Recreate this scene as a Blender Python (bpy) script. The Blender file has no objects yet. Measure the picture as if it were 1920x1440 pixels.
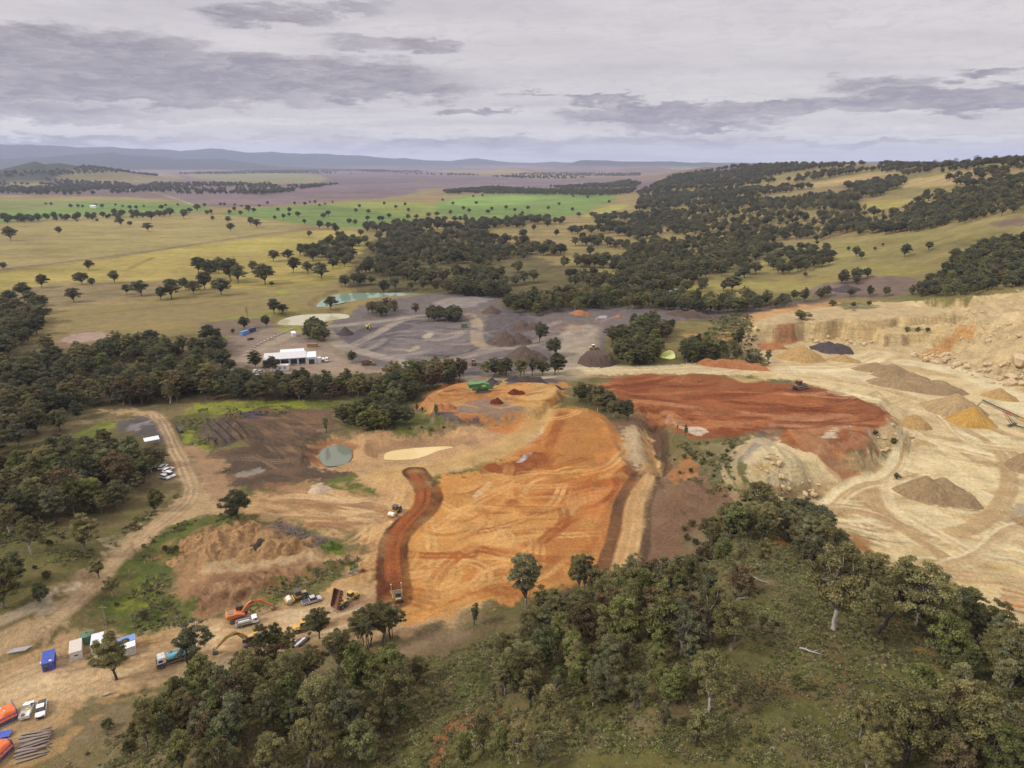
import bpy, bmesh, math, random
import numpy as np
from mathutils import Vector, Matrix
random.seed(7)
R = math.radians
SC = bpy.context.scene
COL = SC.collection
# ------------------------------------------------------------------ camera
F = 1297.0; PITCH = math.atan((720 - 304) / F); CH = 110.0
CP, SP = math.cos(PITCH), math.sin(PITCH)
cam = bpy.data.cameras.new('camera')
camo = bpy.data.objects.new('camera', cam); COL.objects.link(camo)
cam.sensor_width = 36.0; cam.lens = 36.0 * F / 1920.0
cam.clip_start = 1.0; cam.clip_end = 120000.0
camo.location = (0, 0, CH); camo.rotation_euler = (math.pi / 2 - PITCH, 0, 0)
SC.camera = camo
SC.view_settings.view_transform = 'Standard'; SC.view_settings.look = 'None'
SC.view_settings.exposure = 0.0; SC.view_settings.gamma = 1.0
SC.cycles.volume_bounces = 3
SC.cycles.max_bounces = 8
SC.cycles.diffuse_bounces = 3
SC.cycles.use_denoising = True

# ------------------------------------------------------------------ sun
SUN_EL, SUN_AZ = R(40), R(-112)          # azimuth from +Y towards +X
sd = Vector((math.sin(SUN_AZ) * math.cos(SUN_EL), math.cos(SUN_AZ) * math.cos(SUN_EL), math.sin(SUN_EL)))
sun = bpy.data.lights.new('sun', 'SUN'); sun.energy = 2.9; sun.angle = R(9); sun.color = (1.0, .95, .87)
suno = bpy.data.objects.new('sun', sun); COL.objects.link(suno)
suno.rotation_euler = sd.to_track_quat('Z', 'Y').to_euler(); suno.location = (0, 0, 900)

# ------------------------------------------------------------------ colour helpers
def lin(c):
    c = c / 255.0
    return c / 12.92 if c <= .04045 else ((c + .055) / 1.055) ** 2.4
def L(r, g, b, k=1.0): return (lin(r) * k, lin(g) * k, lin(b) * k)

class NT:
    """small helper to write node trees tersely"""
    def __init__(s, nt): s.nt = nt; s.n = nt.nodes; s.l = nt.links
    def new(s, t, ins=None, **kw):
        n = s.n.new(t)
        for k, v in kw.items(): setattr(n, k, v)
        for k, v in (ins or {}).items():
            if hasattr(v, 'is_output'): s.l.new(v, n.inputs[k])
            else: n.inputs[k].default_value = v
        return n
    def math(s, op, a, b=0.0, c=0.0, clamp=False):
        n = s.new('ShaderNodeMath', {0: a, 1: b, 2: c}, operation=op, use_clamp=clamp); return n.outputs[0]
    def vec(s, op, a, b=(0, 0, 0)):
        n = s.new('ShaderNodeVectorMath', {0: a, 1: b}, operation=op)
        return n.outputs['Value'] if op in ('DOT_PRODUCT', 'LENGTH') else n.outputs[0]
    def mix(s, f, a, b, mode='MIX'):
        n = s.n.new('ShaderNodeMix'); n.data_type = 'RGBA'; n.blend_type = mode
        for i, v in ((0, f), (6, a), (7, b)):
            if hasattr(v, 'is_output'): s.l.new(v, n.inputs[i])
            elif i == 0: n.inputs[0].default_value = v
            else: n.inputs[i].default_value = (*v[:3], 1.0)
        return n.outputs[2]
    def ramp(s, f, a, b, interp='LINEAR'):
        n = s.new('ShaderNodeMapRange', {0: f, 1: a, 2: b, 3: 0.0, 4: 1.0}); n.interpolation_type = interp; n.clamp = True
        return n.outputs[0]
    def noise(s, v, scale, detail=4, rough=.55, dist=0.0):
        return s.new('ShaderNodeTexNoise', {'Vector': v, 'Scale': scale, 'Detail': detail, 'Roughness': rough, 'Distortion': dist}).outputs[0]

def pix_dir(u, v):
    a = (u - 960) / F; b = (v - 720) / F
    return np.array([a, CP - b * SP, -SP - b * CP])
def azel(u, v):
    d = pix_dir(u, v); d = d / np.linalg.norm(d)
    return math.atan2(d[0], d[1]), math.asin(d[2])

# ------------------------------------------------------------------ sky
W = bpy.data.worlds.new('World'); SC.world = W; W.use_nodes = True
n = NT(W.node_tree); n.n.clear()
tc = n.new('ShaderNodeTexCoord').outputs['Generated']
sx = n.new('ShaderNodeSeparateXYZ', {0: tc})
X, Y, Z = sx.outputs
el = n.math('ARCSINE', Z); az = n.math('ARCTAN2', X, Y)
zc = n.math('ADD', n.math('MAXIMUM', Z, 0.0), .055)
pl = n.new('ShaderNodeCombineXYZ', {0: n.math('DIVIDE', X, zc), 1: n.math('DIVIDE', Y, zc), 2: 0.0}).outputs[0]
n1 = n.noise(pl, 1.0, 7, .58, .35)
n2 = n.noise(n.vec('MULTIPLY', pl, (.22, .5, 1)), 1.0, 5, .55, .3)
ae = n.new('ShaderNodeCombineXYZ', {0: az, 1: el, 2: 0.0}).outputs[0]
fine = n.new('ShaderNodeTexNoise', {'Vector': n.vec('MULTIPLY', ae, (14, 60, 1)), 'Scale': 1.0, 'Detail': 8, 'Roughness': .62}, noise_dimensions='2D')
warp = n.vec('MULTIPLY', n.vec('SUBTRACT', fine.outputs['Color'], (.5, .5, .5)), (.12, .045, 0))
aw = n.vec('ADD', ae, warp)
def blobs(lst, coord):
    tot = None
    for (u, v, w, h, s) in lst:
        a0, e0 = azel(u, v)
        d = n.vec('MULTIPLY', n.vec('SUBTRACT', coord, (a0, e0, 0)), (F / w, F / h, 0))
        q = n.math('MULTIPLY', n.math('SUBTRACT', 1.0, n.vec('DOT_PRODUCT', d, d), clamp=True), s)
        tot = q if tot is None else n.math('MAXIMUM', tot, q)
    return tot
dark = blobs([(110, 112, 330, 56, .95), (60, 78, 190, 26, .9), (470, 138, 400, 40, .9), (690, 165, 250, 26, .8), (200, 165, 480, 30, .75),
              (500, 30, 130, 20, .75), (640, 14, 120, 14, .5), (660, 82, 100, 14, .45), (790, 85, 90, 14, .7), (1260, 214, 240, 22, 1.0), (1430, 203, 160, 15, .85),
              (1310, 238, 190, 9, .6), (890, 205, 95, 10, .75), (1140, 187, 90, 10, .8), (1800, 186, 250, 24, 1.0), (1640, 160, 100, 18, .6),
              (60, 208, 260, 26, .5), (1860, 134, 70, 9, .6), (1010, 176, 60, 6, .6), (330, 250, 500, 14, .35), (880, 268, 380, 18, .5),
              (1250, 262, 260, 16, .4), (120, 262, 260, 12, .5), (1600, 268, 220, 8, .4)], aw)
brt = blobs([(140, 246, 260, 13, .8), (420, 248, 180, 10, .6), (700, 252, 200, 8, .5), (1620, 258, 220, 9, 1.0), (1860, 256, 110, 9, 1.0), (1000, 252, 150, 7, .45), (1330, 252, 120, 7, .5)], aw)
base = n.mix(n.ramp(el, 0.0, .24), L(230, 224, 220), L(212, 205, 209))
base = n.mix(n.math('MULTIPLY', n.ramp(n2, .42, .66), .75), base, L(192, 186, 192))
base = n.mix(n.math('MULTIPLY', n.ramp(n1, .5, .75), .4), base, L(184, 177, 183))
base = n.mix(n.math('MULTIPLY', n.ramp(n.noise(n.vec('MULTIPLY', ae, (5, 30, 1)), 1.0, 6, .6), .45, .7), .5), base, L(230, 226, 224))
fin2 = n.new('ShaderNodeTexNoise', {'Vector': n.vec('MULTIPLY', aw, (26, 150, 1)), 'Scale': 1.0, 'Detail': 7, 'Roughness': .6}, noise_dimensions='2D').outputs[0]
base = n.mix(n.math('MULTIPLY', n.ramp(fin2, .48, .74), .42), base, L(190, 184, 192))
dk = n.math('MULTIPLY', n.ramp(dark, .02, .62, 'SMOOTHSTEP'), n.math('ADD', n.math('ADD', n.math('MULTIPLY', fine.outputs[0], 1.0), n.math('MULTIPLY', fin2, .9)), -.12), clamp=True)
base = n.mix(dk, base, L(154, 147, 158))
base = n.mix(n.math('MULTIPLY', n.ramp(brt, .1, .8, 'SMOOTHSTEP'), .55), base, L(244, 240, 236))
boost = n.math('ADD', n.math('MULTIPLY', n.ramp(el, .2, 1.2), 2.0), 1.0)
cl = n.vec('SCALE', base); cl_n = n.n[-1]; n.l.new(boost, cl_n.inputs['Scale'])
sky = n.new('ShaderNodeTexSky', sky_type='NISHITA', sun_disc=False, sun_elevation=SUN_EL, sun_rotation=SUN_AZ)
bg1 = n.new('ShaderNodeBackground', {'Color': sky.outputs[0], 'Strength': .06})
bg2 = n.new('ShaderNodeBackground', {'Color': cl, 'Strength': 1.03})
mx = n.new('ShaderNodeMixShader', {0: .93, 1: bg1.outputs[0], 2: bg2.outputs[0]})
n.new('ShaderNodeOutputWorld', {0: mx.outputs[0]})

# ------------------------------------------------------------------ material helpers
def base_mat(name):
    m = bpy.data.materials.new(name); m.use_nodes = True; k = NT(m.node_tree)
    return m, k, k.n['Principled BSDF']
_mats = {}
def mat(name, col, rough=.6, metal=0.0, dirt=.24, scale=2.0, dcol=(.25, .18, .11)):
    """painted or plain surface with procedural dust and tone variation"""
    if name in _mats: return _mats[name]
    m, k, b = base_mat(name)
    co = k.new('ShaderNodeTexCoord').outputs['Object']
    f = k.ramp(k.noise(co, scale, 5, .65), .45, .8)
    f = k.math('MULTIPLY', f, dirt * 3, clamp=True)
    c = k.mix(f, col, dcol)
    v = k.noise(co, scale * 3.3, 3)
    c = k.mix(.25, c, k.mix(v, (.3, .3, .3), (.75, .75, .75)), 'OVERLAY')
    k.l.new(c, b.inputs['Base Color'])
    k.l.new(k.math('ADD', k.math('MULTIPLY', f, .3), rough, clamp=True), b.inputs['Roughness'])
    b.inputs['Metallic'].default_value = metal
    _mats[name] = m
    return m

def obj(name, me, mt=None, parent=None, loc=None):
    o = bpy.data.objects.new(name, me)
    if mt is not None and me is not None and not me.materials: me.materials.append(mt)
    COL.objects.link(o)
    if parent is not None: o.parent = parent
    if loc is not None: o.location = loc
    return o
def tag(o, label=None, cat=None, group=None, kind=None):
    if label: o['label'] = label
    if cat: o['category'] = cat
    if group: o['group'] = group
    if kind: o['kind'] = kind
    return o
def thing(name, label, cat, loc=(0, 0, 0), rz=0.0, group=None):
    o = bpy.data.objects.new(name, None); COL.objects.link(o)
    o.empty_display_size = .5
    o.location = loc; o.rotation_euler = (0, 0, rz)
    return tag(o, label, cat, group)
def raw_mesh(name, verts, faces_flat, sizes, smooth=False):
    """mesh from numpy arrays: verts (n,3), flat loop indices and loop count per face"""
    me = bpy.data.meshes.new(name)
    verts = np.asarray(verts, np.float32); faces_flat = np.asarray(faces_flat, np.int32)
    sizes = np.asarray(sizes, np.int32)
    me.vertices.add(len(verts)); me.vertices.foreach_set('co', verts.ravel())
    me.loops.add(len(faces_flat)); me.loops.foreach_set('vertex_index', faces_flat)
    me.polygons.add(len(sizes))
    st = np.zeros(len(sizes), np.int32); st[1:] = np.cumsum(sizes)[:-1]
    me.polygons.foreach_set('loop_start', st)
    me.update(calc_edges=True); me.validate()
    if smooth: me.polygons.foreach_set('use_smooth', np.ones(len(me.polygons), bool))
    return me
# ================================================================== TERRAIN
def _h(ix, iy, seed):
    a = (ix.astype(np.int64) * 374761393 + iy.astype(np.int64) * 668265263 + seed * 1442695041) & 0xffffffff
    a = ((a ^ (a >> 13)) * 1274126177) & 0xffffffff
    return ((a ^ (a >> 16)) & 0xffffff) / float(0xffffff)
def vnoise(x, y, seed=0):
    ix = np.floor(x); iy = np.floor(y); fx = x - ix; fy = y - iy
    fx = fx * fx * (3 - 2 * fx); fy = fy * fy * (3 - 2 * fy)
    a = _h(ix, iy, seed); b = _h(ix + 1, iy, seed); c = _h(ix, iy + 1, seed); d = _h(ix + 1, iy + 1, seed)
    return (a + (b - a) * fx + (c - a) * fy + (a - b - c + d) * fx * fy) * 2 - 1
def fbm(x, y, o=4, seed=0, g=.5):
    s = 0; a = 1.0; t = 0
    for i in range(o):
        s = s + a * vnoise(x + i * 17.3, y - i * 9.1, seed + i * 7); t += a
        x, y = x * 1.93 * .8 - y * 1.93 * .6, x * 1.93 * .6 + y * 1.93 * .8; a *= g
    return s / t
def sstep(a, b, x):
    t = np.clip((x - a) / (b - a), 0, 1); return t * t * (3 - 2 * t)
def sdist(x, y, P):
    """signed distance to polygon P, positive inside"""
    d = np.full(x.shape, 1e18); ins = np.zeros(x.shape, bool); m = len(P)
    for i in range(m):
        ax, ay = P[i]; bx, by = P[(i + 1) % m]; ex, ey = bx - ax, by - ay
        wx, wy = x - ax, y - ay
        t = np.clip((wx * ex + wy * ey) / (ex * ex + ey * ey + 1e-12), 0, 1)
        dx, dy = wx - ex * t, wy - ey * t
        d = np.minimum(d, dx * dx + dy * dy)
        c = (ay <= y) != (by <= y)
        if ey != 0: ins ^= c & (wx < ex * (wy / ey))
    d = np.sqrt(d); return np.where(ins, d, -d)
def ldist(x, y, P):
    """distance to polyline and signed side of the nearest piece, and arc length"""
    d = np.full(x.shape, 1e18); sg = np.zeros(x.shape)
    for i in range(len(P) - 1):
        ax, ay = P[i]; bx, by = P[i + 1]; ex, ey = bx - ax, by - ay
        wx, wy = x - ax, y - ay
        t = np.clip((wx * ex + wy * ey) / (ex * ex + ey * ey + 1e-12), 0, 1)
        dx, dy = wx - ex * t, wy - ey * t; q = dx * dx + dy * dy
        k = q < d; d = np.where(k, q, d); sg = np.where(k, np.sign(ex * wy - ey * wx), sg)
    return np.sqrt(d) * sg
def chaikin(P, it=2, closed=True):
    P = np.asarray(P, float)
    for _ in range(it):
        Q = np.roll(P, -1, 0) if closed else P[1:]
        A = P if closed else P[:-1]
        out = np.empty((2 * len(A), 2)); out[0::2] = A * .75 + Q * .25; out[1::2] = A * .25 + Q * .75
        if not closed: out = np.vstack([P[:1], out, P[-1:]])
        P = out
    return P
def onplane(pts, z):
    out = []
    for u, v in pts:
        d = pix_dir(u, v); t = (CH - z) / max(-d[2], 1e-4); out.append((d[0] * t, d[1] * t))
    return np.array(out)
def u2az(u): return math.atan((u - 960) / F * CP)

# ridge to the right: photo column -> distance of the crest, height of the crest, distance where the slope starts
_rt = [(1080, 3300, 0, 1500), (1150, 3300, 4, 1400), (1200, 3300, 20, 1300), (1260, 3400, 62, 1200), (1320, 3400, 88, 1050), (1400, 3100, 101, 850), (1500, 2700, 106, 680),
       (1600, 2400, 107, 600), (1700, 2100, 101, 540), (1750, 1900, 100, 510), (1800, 1700, 103, 480), (1860, 1560, 107, 465), (1920, 1450, 110, 450),
       (2100, 1350, 116, 440), (2600, 1250, 120, 430)]
_ra = [u2az(t[0]) for t in _rt] + [1.6, 2.4]
_rR = [t[1] for t in _rt] + [1200, 1200]; _rZ = [t[2] for t in _rt] + [90, 0]; _r0 = [t[3] for t in _rt] + [430, 430]
def skyl(tab, D, az):
    a = [u2az(t[0]) for t in tab]; z = [(CH + (304 - t[1]) / F * D * CP) if t[1] < 900 else 0 for t in tab]
    return np.interp(az, a, z, left=z[0], right=z[-1])
_mt = [(-400, 276), (-200, 275), (0, 277), (60, 278), (100, 279), (150, 281), (200, 279), (300, 280), (340, 283), (400, 283), (450, 286), (500, 287), (560, 288), (620, 290),
       (650, 293), (700, 294), (740, 297), (760, 296), (800, 300), (840, 302), (870, 299), (890, 297), (910, 299), (940, 302), (1000, 305), (1040, 303), (1080, 305), (1400, 305), (2300, 300)]
_m2 = [(-300, 300), (0, 299), (100, 296), (140, 292), (210, 288), (250, 291), (290, 292), (330, 297), (420, 300), (460, 303), (520, 312), (700, 315), (1500, 318)]
_ms = [(880, 330), (1000, 312), (1060, 308), (1085, 301.5), (1130, 301), (1220, 302.5), (1330, 304), (1360, 308), (1400, 305), (1600, 305), (1740, 308), (1780, 310), (2200, 312)]
_lh = [(-500, 310), (-200, 311), (0, 314), (40, 307), (65, 302), (85, 307), (110, 304.5), (140, 309), (200, 315), (260, 323), (330, 331), (420, 340)]
_sp = [(700, 345), (820, 333), (900, 321), (960, 313), (1000, 317), (1060, 325), (1110, 321), (1170, 314), (1230, 312), (1290, 322), (1400, 330)]
def h0(x, y):
    r = np.hypot(x, y); az = np.arctan2(x, y)
    Rr = np.interp(az, _ra, _rR); Zr = np.interp(az, _ra, _rZ); r0 = np.interp(az, _ra, _r0)
    t = np.clip((r - r0) / (Rr - r0), 0, 1)
    up = t * .75 + sstep(0, 1, t) * .25
    z = Zr * up * (1 - sstep(0, 1, (r - Rr) / (1.1 * Rr)))
    und = fbm(x / 330, y / 330, 3, 5)
    z = z + und * 13 * sstep(0, .25, t) * (1 - sstep(.82, 1, t)) * (Zr > 3)
    front = (np.abs(az) < 1.2)
    for tab, D, wd in ((_mt, 16500, 2600), (_m2, 12000, 1800), (_ms, 13000, 1800), (_lh, 5200, 1300), (_sp, 8500, 1300)):
        w = np.clip(1 - np.abs(r - D) / wd, 0, 1); w = w * w * (3 - 2 * w)
        zz = np.maximum(skyl(tab, D, az), 0)
        z = np.maximum(z, zz * w * front * (.96 + .2 * fbm(x / (D * .035), y / (D * .09), 4, 9) * (D > 10000) + .05 * fbm(x / (D * .02), y / (D * .02), 4, 9)))
    z = z + 1.6 * fbm(x / 160, y / 160, 3, 2) * sstep(380, 900, r) * (r < 4000)
    return z

# height features: (target z, feather m, photo polygon on that level)
PLAT = [
 (5, 20, [(-500, 930), (60, 960), (120, 985), (170, 1010), (165, 1075), (90, 1150), (0, 1200), (-500, 1260)]),
 (10, 26, [(150, 1450), (330, 1340), (560, 1288), (780, 1245), (940, 1200), (1100, 1160), (1240, 1110), (1330, 1030), (1430, 975), (1520, 1015), (1650, 1110), (1780, 1165), (1950, 1200), (2500, 1300), (2500, 2300), (-300, 2300)]),
 (24, 48, [(700, 1700), (950, 1400), (1180, 1260), (1330, 1130), (1430, 1050), (1530, 1080), (1640, 1160), (1760, 1210), (1960, 1250), (2600, 1350), (2600, 2500), (500, 2500)]),
 (19, 34, [(1770, 640), (1800, 604), (1860, 576), (1930, 556), (2400, 560), (2600, 780), (1930, 700), (1850, 680)]),
 # quarry floor
 (-8, -.75, [(1690, 828), (1650, 872), (1600, 905), (1540, 930), (1480, 965), (1500, 1010), (1640, 1085), (1760, 1120), (1920, 1150), (2300, 1170), (2500, 950), (2300, 780), (1930, 722), (1840, 705), (1780, 655), (1700, 640), (1560, 625), (1450, 640), (1380, 668), (1440, 715), (1600, 735), (1700, 765)]),
 # back bench above the quarry wall
 (4.5, 3.4, [(1478, 612), (1500, 602), (1540, 607), (1575, 599), (1600, 604), (1660, 606), (1720, 604), (1780, 606), (1808, 622), (1850, 600), (1800, 575), (1600, 570), (1500, 580), (1400, 605)]),
 (-1, 2, [(1640, 634), (1690, 628), (1760, 630), (1800, 640), (1830, 640), (1820, 612), (1760, 612), (1660, 612)]),
 # upper right bench road
 (15, 14, [(1830, 598), (1860, 592), (1930, 600), (2200, 640), (2200, 600), (1960, 575), (1880, 572), (1800, 578)]),
 # red fill plateau
 (3, 13, [(1128, 706), (1240, 698), (1400, 706), (1480, 722), (1560, 728), (1620, 750), (1690, 790), (1640, 815), (1560, 840), (1500, 812), (1430, 800), (1300, 780), (1200, 768), (1150, 740)]),
 # rocky spur left of the ramp
 (6, 16, [(1378, 835), (1430, 822), (1450, 830), (1475, 850), (1440, 880), (1400, 900), (1370, 890)]),
 # orange crusher pad
 (4, 5, [(786, 745), (830, 722), (900, 712), (1000, 712), (1060, 722), (1040, 745), (1010, 768), (960, 775), (830, 782), (800, 770)]),
 # ponds
 (-4, -.6, [(592, 850), (606, 838), (638, 830), (664, 836), (663, 868), (628, 878), (600, 876)]),
 (-5, -.8, [(714, 852), (738, 842), (800, 836), (856, 834), (854, 846), (792, 863), (740, 870), (716, 871)]),
 (2.5, 6, [(1030, 764), (1070, 762), (1125, 775), (1155, 825), (1188, 880), (1130, 890), (1060, 880), (1030, 830)]),
 # gully right of the orange pad
 (-6, 9, [(1205, 800), (1232, 800), (1248, 840), (1244, 905), (1228, 915), (1214, 860)]),
 (2.5, 9, [(250, 795), (300, 778), (320, 800), (300, 840), (250, 830)]),
 (-2.2, -.5, [(510, 606), (540, 591), (600, 586), (655, 586), (664, 597), (612, 604), (582, 613), (524, 614)]),
 (-2.2, -.5, [(584, 577), (608, 555), (638, 548), (700, 547), (800, 547), (784, 554), (702, 560), (642, 570), (606, 580)]),
 (-2.5, -.6, [(1232, 668), (1242, 656), (1262, 656), (1268, 672), (1250, 680)]),
]
PLAT = [(z, f, chaikin(onplane(p, z), 1)) for z, f, p in PLAT]
# rough ground: (amplitude m, scale m, feather m, polygon)
ROUGH = [
 (2.8, 7, 8, [(290, 1010), (400, 975), (470, 965), (520, 985), (600, 1010), (660, 1030), (640, 1050), (470, 1062), (330, 1100), (280, 1060)]),
 (2.4, 5, 6, [(330, 1110), (470, 1068), (660, 1040), (690, 1060), (560, 1100), (450, 1140), (350, 1165), (320, 1150)]),
 (1.2, 6, 8, [(200, 1010), (300, 1000), (330, 1090), (330, 1180), (220, 1200), (190, 1120)]),
 (1.5, 7, 8, [(1380, 850), (1450, 830), (1520, 880), (1560, 930), (1500, 960), (1400, 930)]),
 (3.2, 13, 12, [(1700, 600), (1930, 570), (2100, 640), (2000, 730), (1850, 690), (1720, 650)]),
 (1.4, 7, 8, [(1480, 600), (1640, 600), (1800, 600), (1790, 640), (1600, 640), (1480, 640)]),
 (1.2, 7, 5, [(1640, 800), (1740, 770), (1760, 820), (1700, 850), (1640, 845)]),
 (.9, 5, 10, [(1220, 890), (1340, 850), (1390, 920), (1300, 1000), (1210, 1040)]),
 (1.0, 5, 6, [(1210, 830), (1300, 830), (1380, 840), (1330, 880), (1250, 870)]),
 (1.4, 10, 10, [(880, 560), (960, 590), (1180, 570), (1340, 590), (1300, 620), (1130, 640), (900, 640)]),
]
ROUGH = [(a, s, f, chaikin(onplane(p, 0), 1)) for a, s, f, p in ROUGH]
_mound = onplane([(372, 798), (442, 783), (472, 820), (392, 843)], 0)
_mv = _mound[1] - _mound[0]; _mv = _mv / np.linalg.norm(_mv)
def bbsel(x, y, P, m):
    return (x > P[:, 0].min() - m) & (x < P[:, 0].max() + m) & (y > P[:, 1].min() - m) & (y < P[:, 1].max() + m)
def height(x, y, detail=True):
    x = np.asarray(x, float); y = np.asarray(y, float)
    z = h0(x, y)
    near = np.hypot(x, y) < 1400
    for zt, f, P in PLAT:
        k = near & bbsel(x, y, P, f if f > 0 else 90)
        if not k.any(): continue
        xs, ys = x[k], y[k]
        wb = 3.2 if f < 3 else 1.5 if f < 10 else 4
        if f < 0:      # a cut: level floor with talus slopes up to the natural ground
            s = sdist(xs + 3 * vnoise(xs / 14, ys / 14, 3), ys + 3 * vnoise(xs / 14, ys / 14, 4), P)
            z[k] = np.where(s > 0, zt, np.minimum(z[k], zt - f * np.maximum(0, -s))); continue
        s = sdist(xs + wb * vnoise(xs / 9, ys / 9, 3), ys + wb * vnoise(xs / 9, ys / 9, 4), P)
        w = sstep(-f * .65, f * .35, s); z[k] += (zt - z[k]) * w
    if detail:
        for a, sc, f, P in ROUGH:
            k = near & bbsel(x, y, P, 1)
            if not k.any(): continue
            xs, ys = x[k], y[k]; w = sstep(0, f, sdist(xs, ys, P))
            q = fbm(xs / sc, ys / sc, 5, 21, .55)
            z[k] += a * w * (.9 - 1.9 * np.abs(q) + .25 * q)
        k = near & bbsel(x, y, _mound, 1)
        if k.any():
            xs, ys = x[k], y[k]; w = sstep(0, 2.5, sdist(xs, ys, _mound))
            ph = ((xs - _mound[0][0]) * _mv[0] + (ys - _mound[0][1]) * _mv[1]) / 3.6
            z[k] += w * (2.2 * np.abs(np.sin(ph * np.pi)) + .25 * fbm(xs / 2, ys / 2, 3, 8))
        k = np.hypot(x, y) < 700
        if k.any():
            z[k] += .16 * fbm(x[k] / 4, y[k] / 4, 4, 31) + .5 * fbm(x[k] / 34, y[k] / 34, 3, 37)
    return z
_TS = np.geomspace(55, 60000, 900)
def ground(pts):
    """photo pixels -> points of the terrain the camera sees there"""
    pts = np.asarray(pts, float)
    a = (pts[:, 0] - 960) / F; b = (pts[:, 1] - 720) / F
    D = np.stack([a, CP - b * SP, -SP - b * CP], 1)
    px = D[:, 0:1] * _TS; py = D[:, 1:2] * _TS; pz = CH + D[:, 2:3] * _TS
    hit = pz < height(px, py, False)
    i = np.where(hit.any(1), hit.argmax(1), len(_TS) - 1)
    lo = _TS[np.maximum(i - 1, 0)]; hi = _TS[i]
    for _ in range(14):
        mid = (lo + hi) / 2
        h = height(D[:, 0] * mid, D[:, 1] * mid, False); k = CH + D[:, 2] * mid < h
        hi = np.where(k, mid, hi); lo = np.where(k, lo, mid)
    return np.stack([D[:, 0] * hi, D[:, 1] * hi], 1)
def at(u, v, dz=0.0):
    q = ground([(u, v)])[0]; return Vector((q[0], q[1], float(height(q[:1], q[1:], True)[0]) + dz))
def depth(p): return p[1] * CP + (CH - p[2]) * SP
# ================================================================== GROUND COLOURS
K = .60
def G(r, g, b):
    c = np.array(L(r, g, b, K)); m = c.mean(); return np.clip(m + (c - m) * 1.05, .004, 1)
ORANGE = (212, 152, 88); ORANGE2 = (198, 128, 72); RED = (154, 94, 58); DRED = (88, 44, 26); SAND = (226, 202, 152); SAND2 = (208, 178, 128)
TRACK = (196, 166, 124); GRAV = (118, 108, 106); GRAV2 = (96, 88, 90); BROWN = (116, 90, 70); DBROWN = (94, 78, 64); TAN = (167, 150, 98); LIME = (150, 160, 52)
GRASS = (98, 106, 48); OLIVE = (98, 92, 54); PURP = (134, 114, 116); FIELD = (118, 144, 72); ROAD = (218, 200, 160); SCREE = (208, 182, 136); HEAP = (176, 138, 98); UNDER = (100, 90, 60)
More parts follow.
